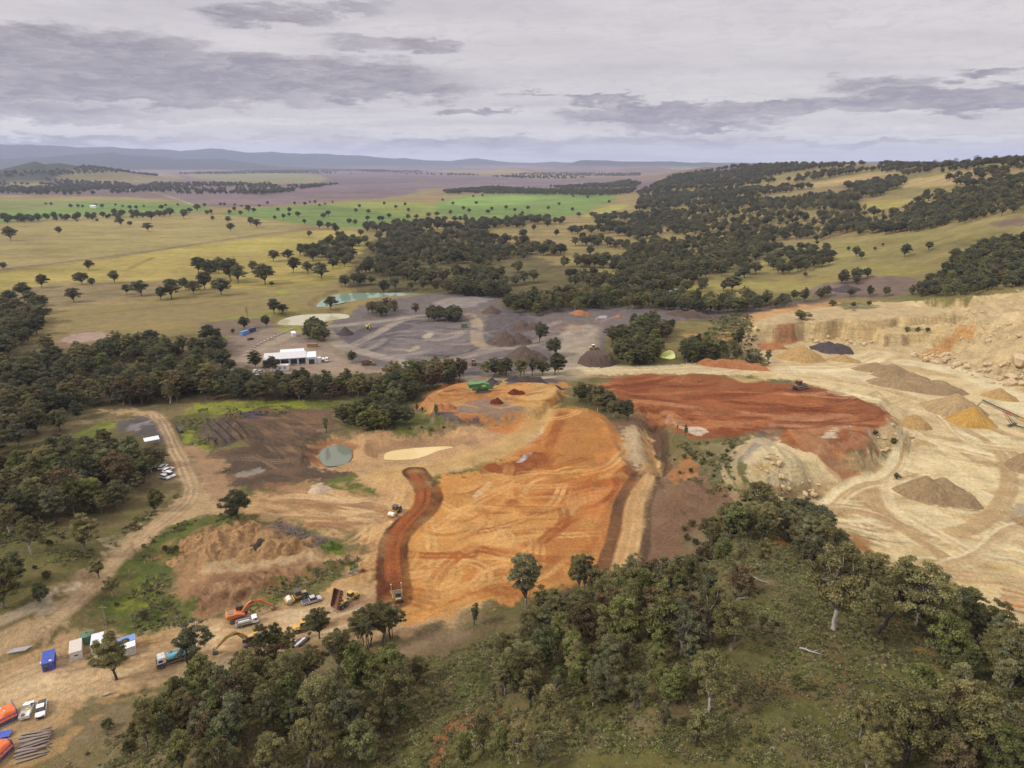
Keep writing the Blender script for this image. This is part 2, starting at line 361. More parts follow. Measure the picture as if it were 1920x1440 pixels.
# (colour, feather m, edge wobble m, alpha, photo polygon)
PAINT = [
 # ---- far plain
 (PURP, 40, 30, .95, [(290, 366), (390, 390), (500, 386), (700, 372), (840, 368), (830, 356), (1000, 348), (1150, 346), (1190, 340), (1180, 333), (1000, 335), (800, 342), (560, 350), (420, 356)]),
 (TAN, 40, 30, .8, [(-300, 366), (100, 366), (280, 370), (330, 380), (0, 381), (-300, 383)]),
 (TAN, 30, 20, .8, [(780, 352), (1180, 345), (1190, 350), (1040, 362), (840, 370), (700, 376), (780, 362)]),
 ((150, 150, 90), 30, 20, .7, [(330, 326), (480, 322), (600, 328), (620, 338), (560, 346), (400, 342)]),
 (TAN, 40, 30, .6, [(120, 324), (300, 322), (360, 335), (300, 345), (100, 340)]),
 (FIELD, 20, 8, .95, [(-300, 380), (0, 378), (330, 379), (395, 388), (380, 398), (270, 404), (160, 402), (0, 421), (-300, 430)]),
 (TAN, 20, 10, .7, [(-300, 386), (0, 384), (160, 383), (120, 392), (0, 393), (-300, 400)]),
 (FIELD, 14, 6, .95, [(395, 400), (500, 388), (640, 382), (700, 392), (770, 404), (780, 420), (690, 430), (590, 424), (480, 408)]),
 ((150, 160, 78), 14, 6, .9, [(600, 383), (640, 380), (770, 377), (840, 393), (850, 404), (770, 408), (700, 394)]),
 ((124, 150, 76), 16, 6, .95, [(822, 376), (880, 366), (1000, 362), (1130, 362), (1165, 370), (1130, 384), (1080, 405), (990, 413), (900, 416), (850, 410), (812, 396)]),
 ((140, 164, 84), 16, 8, .7, [(830, 374), (900, 366), (1000, 363), (1010, 380), (870, 392)]),
 ((190, 196, 90), 12, 6, .5, [(1120, 392), (1150, 384), (1190, 384), (1140, 402), (1080, 410)]),
 (TAN, 30, 15, .85, [(-300, 440), (0, 421), (170, 404), (400, 400), (490, 412), (590, 428), (420, 452), (200, 482), (0, 505), (-300, 530)]),
 ((175, 157, 88), 20, 10, .9, [(-300, 545), (0, 512), (120, 492), (300, 470), (480, 445), (600, 430), (690, 436), (680, 520), (560, 555), (400, 535), (200, 560), (0, 600), (-300, 640)]),
 ((150, 132, 88), 20, 10, .8, [(60, 640), (110, 590), (200, 575), (400, 560), (560, 530), (660, 540), (590, 580), (520, 600), (430, 605), (300, 600), (200, 610), (150, 640)]),
 ((140, 120, 98), 15, 8, .7, [(0, 545), (140, 530), (260, 528), (380, 520), (300, 552), (160, 570), (40, 590), (0, 580)]),
 (LIME, 6, 3, .6, [(515, 546), (530, 542), (556, 552), (545, 558)]),
 (LIME, 6, 4, .45, [(380, 602), (440, 590), (560, 575), (575, 580), (440, 605)]),
 # ---- right hills
 ((176, 152, 104), 14, 8, .9, [(1440, 352), (1560, 338), (1660, 318), (1690, 322), (1640, 334), (1560, 350), (1480, 356)]),
 ((178, 154, 104), 10, 8, .95, [(1655, 345), (1740, 330), (1810, 318), (1900, 318), (1930, 326), (1880, 335), (1790, 345), (1700, 352)]),
 ((176, 152, 100), 8, 6, .9, [(1860, 352), (1930, 345), (2000, 380), (1900, 380), (1850, 366)]),
 ((172, 154, 86), 8, 6, .9, [(1618, 375), (1720, 369), (1725, 376), (1650, 394), (1618, 395)]),
 ((170, 152, 96), 10, 6, .8, [(1310, 354), (1380, 342), (1420, 356), (1320, 368)]),
 ((156, 142, 88), 14, 8, .9, [(1470, 480), (1520, 452), (1700, 435), (1830, 415), (1930, 408), (1930, 430), (1800, 470), (1720, 480), (1640, 510), (1480, 520), (1400, 500)]),
 ((158, 144, 82), 10, 6, .8, [(1240, 548), (1250, 520), (1330, 524), (1400, 530), (1600, 502), (1760, 490), (1740, 512), (1640, 520), (1560, 540), (1400, 548)]),
 (LIME, 6, 4, .6, [(1640, 510), (1690, 506), (1700, 512), (1650, 516)]),
 (LIME, 6, 4, .5, [(1210, 548), (1230, 530), (1300, 532), (1310, 542), (1240, 546)]),
 ((122, 98, 92), 8, 4, .8, [(1845, 420), (1930, 405), (1930, 425), (1880, 428)]),
 # ---- grove and belt floors
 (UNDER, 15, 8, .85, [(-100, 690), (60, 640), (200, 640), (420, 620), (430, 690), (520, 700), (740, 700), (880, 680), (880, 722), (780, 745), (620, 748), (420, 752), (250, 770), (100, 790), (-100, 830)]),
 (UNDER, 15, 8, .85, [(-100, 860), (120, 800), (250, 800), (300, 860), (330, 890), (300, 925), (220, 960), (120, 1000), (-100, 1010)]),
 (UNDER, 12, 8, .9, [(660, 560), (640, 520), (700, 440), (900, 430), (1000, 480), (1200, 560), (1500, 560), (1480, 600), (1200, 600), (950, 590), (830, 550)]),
 # ---- grey gravel yard
 (GRAV, 8, 5, .95, [(628, 640), (606, 612), (650, 596), (690, 566), (760, 556), (850, 548), (932, 547), (950, 580), (1000, 588), (1070, 578), (1180, 574), (1230, 582), (1290, 575), (1340, 572), (1330, 600), (1220, 605), (1140, 630), (1130, 660), (1060, 694), (960, 700), (880, 705), (740, 692), (690, 680), (655, 672)]),
 ((150, 132, 116), 6, 4, .95, [(430, 640), (440, 618), (520, 612), (560, 626), (600, 634), (640, 660), (660, 676), (740, 690), (730, 700), (560, 700), (460, 690), (430, 660)]),
 ((172, 150, 126), 5, 3, .8, [(470, 690), (500, 650), (560, 640), (600, 655), (680, 690), (740, 695), (720, 702), (560, 704)]),
 (GRAV2, 6, 5, .8, [(640, 625), (700, 610), (800, 598), (880, 604), (880, 640), (780, 636), (700, 660), (650, 650)]),
 (GRAV2, 6, 5, .7, [(920, 580), (1000, 590), (1010, 640), (900, 650)]),
 ((136, 124, 118), 8, 5, .7, [(760, 610), (870, 600), (890, 630), (860, 655), (770, 668), (700, 665)]),
 ((172, 162, 150), 5, 4, .6, [(800, 566), (870, 556), (930, 558), (900, 572), (840, 580)]),
 ((128, 112, 106), 8, 5, .7, [(1000, 620), (1080, 600), (1180, 590), (1160, 620), (1090, 640), (1020, 640)]),
 ((206, 192, 160), 2, 2, .7, [(788, 633), (804, 622), (812, 630), (800, 636)]),
 ((206, 188, 150), 2, 2, .7, [(760, 655), (785, 645), (780, 655), (764, 660)]),
 ((200, 194, 188), 2, 1, .8, [(1116, 596), (1136, 592), (1140, 597), (1120, 600)]),
 ((126, 104, 96), 6, 4, .9, [(1500, 552), (1530, 536), (1600, 520), (1680, 514), (1740, 525), (1720, 552), (1560, 560)]),
 ((122, 106, 98), 6, 4, .9, [(1320, 584), (1440, 566), (1560, 560), (1560, 568), (1420, 590), (1330, 604)]),
 ((150, 120, 96), 6, 4, .8, [(90, 655), (110, 632), (160, 620), (215, 619), (230, 640), (160, 650)]),
 ((182, 158, 138), 3, 2, .9, [(108, 645), (118, 634), (150, 624), (205, 621), (208, 634), (150, 642)]),
 ((128, 108, 96), 6, 4, .8, [(360, 612), (400, 600), (470, 596), (520, 606), (500, 622), (420, 634)]),
 (LIME, 4, 3, .8, [(520, 614), (545, 612), (575, 614), (570, 622), (530, 622)]),
 # ---- strip with green behind the brown paddock
 (LIME, 5, 3, .85, [(330, 770), (370, 755), (480, 752), (640, 745), (640, 760), (520, 764), (400, 775), (350, 790)]),
 (GRASS, 6, 4, .9, [(560, 755), (650, 742), (760, 752), (830, 790), (830, 810), (740, 812), (660, 808), (640, 776)]),
 (OLIVE, 6, 4, .85, [(300, 790), (340, 768), (420, 772), (400, 800), (372, 810), (400, 850), (440, 900), (410, 890), (350, 830)]),
 (LIME, 3, 3, .8, [(345, 806), (368, 806), (380, 835), (395, 842), (372, 848), (352, 825)]),
 (BROWN, 5, 4, .95, [(400, 778), (470, 768), (560, 762), (640, 768), (620, 800), (580, 822), (568, 850), (590, 875), (650, 885), (655, 895), (600, 905), (520, 912), (470, 920), (440, 915), (400, 862), (396, 848), (470, 835), (490, 810), (450, 790)]),
 ((136, 106, 80), 8, 5, .7, [(480, 790), (560, 770), (610, 772), (590, 800), (540, 812), (500, 850), (480, 840)]),
 (DBROWN, 4, 3, .9, [(404, 858), (440, 846), (520, 842), (560, 870), (540, 880), (440, 888), (416, 880)]),
 (DBROWN, 4, 3, .9, [(440, 900), (480, 896), (520, 890), (560, 905), (500, 918), (460, 922)]),
 (DBROWN, 4, 3, .85, [(560, 880), (640, 880), (655, 890), (640, 898), (560, 900)]),
 ((98, 84, 74), 2, 1, 1.0, [(372, 798), (442, 783), (472, 820), (392, 843)]),
 ((82, 74, 84), 2, 1, .95, [(440, 774), (455, 770), (510, 769), (500, 778), (476, 787), (452, 782)]),
 ((176, 168, 150), 2, 3, .6, [(430, 890), (470, 880), (500, 878), (500, 886), (450, 896)]),
 # ---- dirt around the ponds
 ((206, 164, 118), 5, 3, .95, [(568, 852), (580, 830), (620, 815), (690, 812), (760, 808), (880, 805), (1000, 780), (1020, 800), (980, 840), (900, 868), (820, 890), (780, 900), (730, 900), (650, 885), (600, 880)]),
 ((190, 160, 120), 5, 3, .9, [(660, 885), (740, 872), (900, 850), (960, 830), (1010, 790), (1022, 800), (960, 850), (880, 876), (800, 898), (720, 905)]),
 ((176, 140, 104), 2, 1.5, .9, [(700, 848), (710, 824), (790, 812), (884, 812), (902, 828), (880, 838), (800, 834), (728, 844)]),
 ((168, 116, 78), 2, 1.5, .85, [(568, 854), (584, 830), (630, 816), (676, 824), (684, 850), (672, 838), (640, 828), (604, 838), (594, 856)]),
 ((176, 116, 72), 3, 2, .8, [(568, 850), (580, 836), (592, 850), (604, 876), (580, 868)]),
 ((200, 122, 66), 4, 3, .8, [(905, 800), (1000, 782), (1010, 800), (930, 815)]),
 # ---- tan clearing in the middle
 ((204, 166, 118), 6, 4, .95, [(470, 930), (560, 905), (640, 905), (700, 890), (780, 885), (830, 930), (800, 980), (700, 1010), (640, 1005), (560, 980), (480, 965), (440, 945)]),
 ((216, 172, 116), 6, 3, .95, [(690, 900), (780, 885), (800, 900), (770, 960), (730, 990), (715, 1060), (700, 1090), (680, 1120), (560, 1140), (700, 1040), (680, 1010), (720, 980), (740, 930)]),
 ((150, 112, 80), 6, 4, .7, [(480, 912), (560, 908), (620, 905), (680, 918), (560, 928), (500, 930)]),
 ((160, 120, 86), 6, 5, .6, [(560, 925), (680, 935), (740, 960), (690, 975), (600, 955)]),
 ((220, 196, 166), 2, 2, .9, [(575, 910), (600, 903), (622, 908), (626, 925), (600, 922)]),
 (GRASS, 3, 3, .95, [(614, 902), (640, 893), (680, 902), (710, 938), (700, 942), (660, 925), (626, 920)]),
 # ---- track on the left and yard
 (TRACK, 5, 2, .97, [(180, 768), (280, 770), (305, 780), (330, 820), (352, 880), (372, 910), (440, 925), (470, 940), (420, 965), (360, 965), (300, 1000), (230, 1050), (180, 1110), (150, 1150), (90, 1200), (0, 1245), (-200, 1290), (-200, 1220), (0, 1170), (80, 1150), (130, 1110), (180, 1050), (260, 980), (340, 940), (345, 910), (330, 860), (300, 800), (270, 778), (185, 774)]),
 ((176, 140, 106), 6, 4, .9, [(345, 830), (400, 850), (440, 910), (460, 940), (400, 950), (370, 905), (356, 870)]),
 (GRAV2, 3, 3, .9, [(218, 800), (236, 788), (290, 780), (310, 800), (306, 830), (285, 836), (262, 818)]),
 ((150, 142, 140), 3, 3, .8, [(240, 800), (270, 788), (300, 786), (270, 800), (248, 812)]),
 ((196, 162, 118), 5, 3, .97, [(-300, 1330), (-300, 1215), (0, 1225), (100, 1195), (180, 1175), (260, 1190), (300, 1180), (370, 1175), (420, 1160), (450, 1135), (540, 1135), (680, 1090), (740, 1100), (800, 1160), (900, 1130), (930, 1140), (800, 1185), (660, 1205), (560, 1230), (400, 1262), (280, 1285), (180, 1305), (140, 1320), (110, 1360), (85, 1440), (40, 1500), (-300, 1500)]),
 ((214, 178, 130), 5, 5, .7, [(-100, 1270), (100, 1230), (250, 1240), (420, 1200), (560, 1165), (600, 1190), (420, 1240), (230, 1285), (120, 1310), (-100, 1320)]),
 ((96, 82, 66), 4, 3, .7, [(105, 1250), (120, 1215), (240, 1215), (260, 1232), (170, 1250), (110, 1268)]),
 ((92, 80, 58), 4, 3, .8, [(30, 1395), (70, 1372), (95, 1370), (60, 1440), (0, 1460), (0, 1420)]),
 # ---- rough heaps
 (HEAP, 6, 5, .95, [(290, 1020), (400, 975), (470, 960), (520, 985), (640, 1025), (690, 1040), (680, 1062), (560, 1100), (450, 1142), (350, 1170), (325, 1140), (340, 1090), (285, 1060)]),
 ((150, 112, 82), 6, 5, .8, [(340, 1110), (470, 1068), (660, 1046), (670, 1062), (560, 1096), (450, 1138), (350, 1165)]),
 ((200, 172, 130), 4, 4, .8, [(380, 1072), (480, 1052), (640, 1040), (700, 1042), (650, 1050), (480, 1068), (400, 1088)]),
 ((92, 104, 46), 5, 5, .9, [(196, 1100), (240, 1050), (300, 1000), (360, 968), (470, 965), (470, 975), (400, 980), (330, 1010), (350, 1040), (300, 1060), (320, 1100), (345, 1130), (350, 1180), (270, 1190), (200, 1185)]),
 ((140, 142, 56), 5, 4, .7, [(230, 1100), (270, 1090), (290, 1120), (260, 1150), (220, 1160)]),
 (GRASS, 4, 4, .9, [(450, 1130), (540, 1090), (650, 1050), (690, 1060), (640, 1085), (540, 1118), (460, 1150)]),
 ((104, 122, 48), 3, 3, .95, [(598, 1018), (625, 1008), (648, 1022), (635, 1036), (606, 1036)]),
 ((160, 134, 100), 6, 5, .8, [(-100, 1160), (60, 1120), (120, 1080), (165, 1060), (140, 1110), (80, 1150), (-100, 1200)]),
 ((206, 188, 156), 3, 5, .8, [(20, 1140), (80, 1110), (130, 1085), (150, 1095), (100, 1140), (40, 1170)]),
 ((188, 170, 138), 4, 6, .6, [(190, 1020), (220, 990), (240, 1000), (200, 1050)]),
 (LIME, 4, 4, .8, [(-20, 950), (20, 950), (40, 965), (0, 978), (-20, 978)]),
 (LIME, 5, 4, .8, [(60, 842), (130, 820), (200, 785), (225, 792), (180, 820), (120, 845), (80, 855)]),
 (GRASS, 5, 4, .8, [(90, 838), (180, 790), (215, 785), (200, 812), (130, 840)]),
 # ---- main orange pad
 (ORANGE, 5, 3, 1.0, [(740, 1170), (715, 1120), (720, 1060), (770, 960), (800, 900), (900, 880), (960, 850), (1020, 800), (1030, 765), (1070, 762), (1130, 775), (1160, 830), (1195, 880), (1200, 900), (1170, 960), (1150, 1010), (1140, 1060), (1100, 1090), (1040, 1110), (960, 1125), (900, 1140), (800, 1170)]),
 (ORANGE2, 8, 6, .8, [(960, 870), (1010, 800), (1040, 770), (1130, 780), (1190, 880), (1150, 920), (1060, 940), (980, 960), (900, 960), (930, 900)]),
 ((182, 128, 72), 6, 4, .8, [(1040, 780), (1110, 775), (1150, 830), (1120, 880), (1060, 900), (1020, 890), (1030, 830)]),
 ((200, 124, 72), 8, 6, .7, [(1100, 900), (1180, 890), (1195, 900), (1150, 980), (1060, 960), (1040, 920)]),
 ((184, 116, 66), 8, 8, .6, [(1000, 990), (1120, 960), (1140, 1040), (1080, 1095), (1000, 1080), (960, 1030)]),
 ((184, 116, 66), 8, 8, .55, [(860, 1060), (960, 1040), (980, 1100), (900, 1130), (840, 1120)]),
 ((220, 164, 98), 8, 8, .6, [(770, 1060), (820, 960), (900, 930), (960, 960), (960, 1010), (900, 1040), (840, 1080), (790, 1140)]),
 ((138, 74, 40), 3, 3, .9, [(880, 884), (930, 868), (990, 850), (1010, 844), (1030, 850), (1010, 880), (985, 890), (940, 884)]),
 ((208, 204, 196), 1, 1, 1.0, [(964, 866), (990, 848), (1002, 850), (980, 866)]),
 ((222, 198, 160), 2, 3, .7, [(880, 940), (915, 905), (930, 912), (905, 940)]),
 ((140, 134, 126), 3, 2, .8, [(960, 838), (1000, 812), (1024, 796), (1016, 812), (980, 834), (900, 866), (890, 862)]),
 ((214, 206, 196), 1.5, 1, .8, [(990, 826), (1018, 800), (1024, 804), (1004, 824)]),
 # ---- crusher pad
 ((196, 138, 84), 4, 3, 1.0, [(782, 760), (800, 735), (840, 720), (900, 714), (1000, 712), (1070, 715), (1050, 755), (1030, 775), (1000, 790), (900, 800), (830, 795), (800, 780)]),
 ((216, 164, 96), 5, 4, .8, [(930, 735), (1040, 722), (1060, 735), (1030, 770), (1000, 770), (930, 758)]),
 ((140, 126, 112), 4, 4, .8, [(840, 756), (900, 748), (960, 758), (1000, 770), (980, 785), (900, 775), (840, 778)]),
 ((100, 92, 88), 2, 2, .9, [(800, 778), (850, 775), (900, 782), (905, 798), (880, 802), (820, 798)]),
 ((190, 128, 80), 2, 2, .9, [(850, 776), (896, 776), (898, 788), (880, 796), (856, 792)]),
 ((98, 90, 90), 3, 2, .9, [(920, 712), (970, 703), (1060, 702), (1060, 712), (980, 718), (930, 722)]),
 ((128, 66, 38), 2, 2, .9, [(822, 738), (838, 730), (866, 730), (850, 738), (830, 742)]),
 ((190, 120, 72), 2, 2, .9, [(806, 770), (820, 755), (850, 756), (858, 770), (830, 776)]),
 # ---- red fill
 (RED, 4, 2, 1.0, [(1130, 706), (1230, 700), (1350, 706), (1420, 712), (1480, 720), (1560, 728), (1610, 748), (1690, 785), (1690, 800), (1620, 830), (1600, 860), (1560, 850), (1540, 818), (1480, 808), (1400, 808), (1330, 824), (1290, 826), (1220, 795), (1190, 765), (1150, 745)]),
 ((172, 102, 60), 6, 5, .6, [(1260, 745), (1400, 728), (1520, 745), (1600, 770), (1540, 800), (1420, 790), (1300, 770)]),
 ((190, 142, 104), 5, 5, .6, [(1400, 795), (1480, 780), (1560, 770), (1620, 775), (1600, 800), (1540, 818), (1480, 806)]),
 ((132, 70, 40), 5, 4, .7, [(1140, 712), (1240, 706), (1230, 730), (1190, 750), (1160, 740)]),
 ((132, 74, 44), 5, 5, .7, [(1330, 800), (1260, 778), (1300, 772), (1390, 800), (1400, 820), (1340, 822)]),
 ((128, 72, 46), 4, 4, .6, [(1470, 735), (1500, 722), (1560, 735), (1600, 755), (1560, 752), (1500, 745)]),
 ((178, 128, 96), 4, 6, .8, [(1560, 835), (1620, 800), (1680, 784), (1700, 790), (1660, 815), (1620, 850), (1590, 862)]),
 ((222, 206, 172), 2, 2, .85, [(1535, 818), (1560, 806), (1600, 795), (1570, 815), (1550, 826)]),
 # ---- quarry
 (SAND2, 8, 4, 1.0, [(1400, 690), (1480, 668), (1640, 660), (1760, 680), (1900, 710), (1960, 760), (1700, 745), (1500, 718)]),
 (SAND, 6, 3, 1.0, [(1060, 695), (1150, 684), (1260, 688), (1440, 690), (1560, 685), (1640, 690), (1700, 700), (1840, 712), (1940, 740), (2400, 800), (2500, 1200), (1920, 1170), (1760, 1130), (1640, 1085), (1560, 1040), (1480, 985), (1420, 950), (1390, 905), (1400, 860), (1380, 835), (1420, 815), (1480, 826), (1560, 862), (1620, 870), (1690, 835), (1700, 790), (1640, 760), (1600, 740), (1480, 714), (1400, 706), (1240, 700), (1130, 702), (1060, 702)]),
 (SAND2, 8, 6, .6, [(1480, 960), (1540, 920), (1600, 900), (1640, 930), (1700, 1000), (1640, 1040), (1560, 1010)]),
 ((206, 174, 116), 10, 8, .6, [(1640, 1040), (1760, 1010), (1920, 1000), (1920, 1110), (1760, 1090)]),
 ((236, 214, 164), 8, 6, .7, [(1660, 870), (1760, 830), (1860, 850), (1900, 930), (1840, 970), (1700, 970), (1640, 910)]),
 (SCREE, 5, 4, 1.0, [(1330, 625), (1400, 590), (1480, 578), (1600, 568), (1750, 560), (1870, 560), (1960, 540), (2300, 560), (2400, 790), (1940, 738), (1850, 712), (1780, 700), (1700, 690), (1600, 680), (1500, 680), (1400, 690), (1340, 680), (1400, 650)]),
 ((212, 184, 132), 4, 4, .8, [(1500, 610), (1560, 602), (1680, 600), (1790, 605), (1800, 630), (1700, 640), (1560, 640), (1500, 630)]),
 ((214, 186, 136), 5, 4, .8, [(1340, 625), (1400, 600), (1440, 580), (1500, 572), (1560, 572), (1480, 582), (1420, 606), (1400, 640), (1360, 640)]),
 ((224, 196, 150), 6, 5, .8, [(1800, 575), (1860, 590), (1930, 596), (1930, 610), (1860, 602), (1800, 590)]),
 ((196, 138, 74), 5, 5, .7, [(1720, 668), (1760, 640), (1800, 620), (1820, 630), (1770, 665), (1740, 680)]),
 ((182, 124, 84), 3, 3, .9, [(1300, 688), (1330, 678), (1440, 680), (1440, 690), (1320, 694)]),
 ((178, 126, 88), 4, 3, .9, [(1418, 652), (1440, 636), (1500, 634), (1480, 648), (1430, 660)]),
 ((86, 88, 52), 5, 5, .9, [(1320, 640), (1350, 632), (1420, 662), (1440, 680), (1380, 682), (1320, 676)]),
 ((96, 98, 56), 5, 5, .85, [(1340, 600), (1400, 585), (1410, 600), (1370, 625), (1330, 620)]),
 ((92, 96, 50), 4, 4, .8, [(1560, 572), (1590, 566), (1640, 570), (1650, 578), (1580, 582)]),
 ((90, 92, 46), 3, 3, .7, [(1690, 618), (1700, 612), (1740, 620), (1735, 626), (1700, 624)]),
 ((214, 194, 150), 4, 4, .95, [(1386, 870), (1440, 824), (1470, 832), (1500, 870), (1540, 900), (1530, 930), (1460, 960), (1410, 930), (1396, 900)]),
 ((196, 162, 96), 3, 3, .7, [(1400, 880), (1430, 860), (1450, 870), (1430, 890)]),
 (RED, 3, 2, .9, [(1450, 812), (1490, 806), (1520, 830), (1530, 850), (1480, 838)]),
 ((232, 210, 160), 2, 2, .9, [(1620, 868), (1650, 856), (1720, 838), (1730, 842), (1690, 860), (1650, 874)]),
 ((200, 180, 140), 4, 4, .9, [(1630, 840), (1640, 805), (1700, 785), (1740, 780), (1745, 820), (1690, 845)]),
 ((150, 138, 130), 3, 3, .6, [(1860, 970), (1930, 940), (1930, 990), (1890, 985)]),
 # ---- ground right of the orange pad
 ((140, 110, 84), 6, 4, .95, [(1150, 1085), (1180, 1000), (1190, 900), (1150, 800), (1170, 780), (1235, 790), (1260, 850), (1250, 950), (1260, 1050), (1220, 1090)]),
 ((136, 104, 80), 6, 5, .95, [(1210, 1060), (1220, 960), (1250, 900), (1330, 880), (1390, 930), (1360, 960), (1300, 1000), (1280, 1040), (1230, 1080)]),
 ((182, 126, 80), 5, 5, .85, [(1250, 880), (1290, 850), (1330, 850), (1340, 880), (1290, 900), (1250, 905)]),
 ((150, 136, 96), 6, 5, .9, [(1280, 850), (1340, 826), (1420, 815), (1400, 840), (1370, 870), (1370, 930), (1350, 920), (1330, 870)]),
 ((82, 84, 50), 4, 5, .8, [(1330, 870), (1360, 850), (1375, 900), (1380, 925), (1350, 915)]),
 ((224, 208, 178), 2, 2, .95, [(1238, 795), (1270, 790), (1310, 800), (1325, 815), (1300, 820), (1256, 802)]),
 ((206, 180, 140), 4, 3, .9, [(1160, 830), (1170, 800), (1195, 800), (1215, 850), (1225, 880), (1190, 880)]),
 ((108, 80, 58), 4, 3, .9, [(1205, 800), (1235, 800), (1250, 840), (1246, 900), (1230, 915), (1222, 860)]),
 ((216, 176, 120), 3, 1.5, 1.0, [(1130, 1070), (1160, 1010), (1170, 950), (1190, 905), (1215, 870), (1210, 830), (1195, 805), (1210, 805), (1240, 870), (1225, 905), (1205, 940), (1205, 1040), (1190, 1065), (1150, 1085)]),
 ((112, 84, 60), 1.5, 1.2, .95, [(1112, 1082), (1138, 1012), (1152, 940), (1176, 905), (1196, 905), (1184, 950), (1172, 1010), (1152, 1060), (1135, 1085)]),
 ((222, 184, 128), 2, 1, .8, [(1165, 1055), (1178, 1000), (1186, 950), (1200, 912), (1222, 880), (1228, 890), (1208, 935), (1200, 1000), (1192, 1050)]),
 # ---- bottom hillside
 ((96, 88, 56), 10, 6, .85, [(830, 1240), (900, 1215), (960, 1230), (920, 1290), (880, 1330), (830, 1300)]),
 (GRASS, 6, 5, .85, [(860, 1250), (890, 1225), (925, 1240), (920, 1290), (870, 1330), (850, 1300)]),
 ((164, 138, 108), 5, 4, .8, [(700, 1222), (760, 1205), (830, 1195), (880, 1185), (830, 1210), (780, 1225), (700, 1240)]),
 ((118, 98, 72), 6, 5, .7, [(640, 1225), (800, 1190), (940, 1150), (960, 1170), (860, 1210), (700, 1250)]),
 ((160, 104, 66), 5, 6, .8, [(800, 1440), (830, 1380), (870, 1320), (910, 1300), (915, 1330), (870, 1380), (830, 1440), (810, 1500), (770, 1500)]),
 ((104, 98, 56), 12, 8, .8, [(1380, 1070), (1440, 1060), (1480, 1160), (1440, 1260), (1350, 1280), (1380, 1180)]),
 ((104, 104, 56), 10, 8, .5, [(1480, 1280), (1580, 1230), (1640, 1300), (1620, 1440), (1450, 1440), (1440, 1360)]),
 ((126, 104, 82), 8, 8, .6, [(1240, 1330), (1340, 1270), (1440, 1270), (1420, 1330), (1300, 1380)]),
 ((174, 118, 70), 5, 4, .9, [(1400, 975), (1420, 980), (1480, 1020), (1470, 1035), (1420, 1005)]),
 ((186, 124, 70), 5, 4, .95, [(1590, 1005), (1640, 1020), (1660, 1060), (1630, 1060), (1600, 1030)]),
 ((172, 118, 74), 4, 4, .9, [(1630, 1090), (1650, 1090), (1700, 1160), (1760, 1220), (1800, 1260), (1780, 1270), (1720, 1220), (1660, 1150)]),
 ((182, 106, 58), 5, 4, .9, [(1870, 1120), (1930, 1108), (1980, 1120), (1930, 1145), (1880, 1140)]),
 ((186, 150, 100), 4, 4, .8, [(110, 1400), (150, 1370), (180, 1360), (170, 1375), (130, 1410), (100, 1440), (80, 1440)]),
 ((184, 150, 106), 3, 3, .8, [(170, 1320), (210, 1308), (265, 1300), (262, 1308), (200, 1322)]),
]
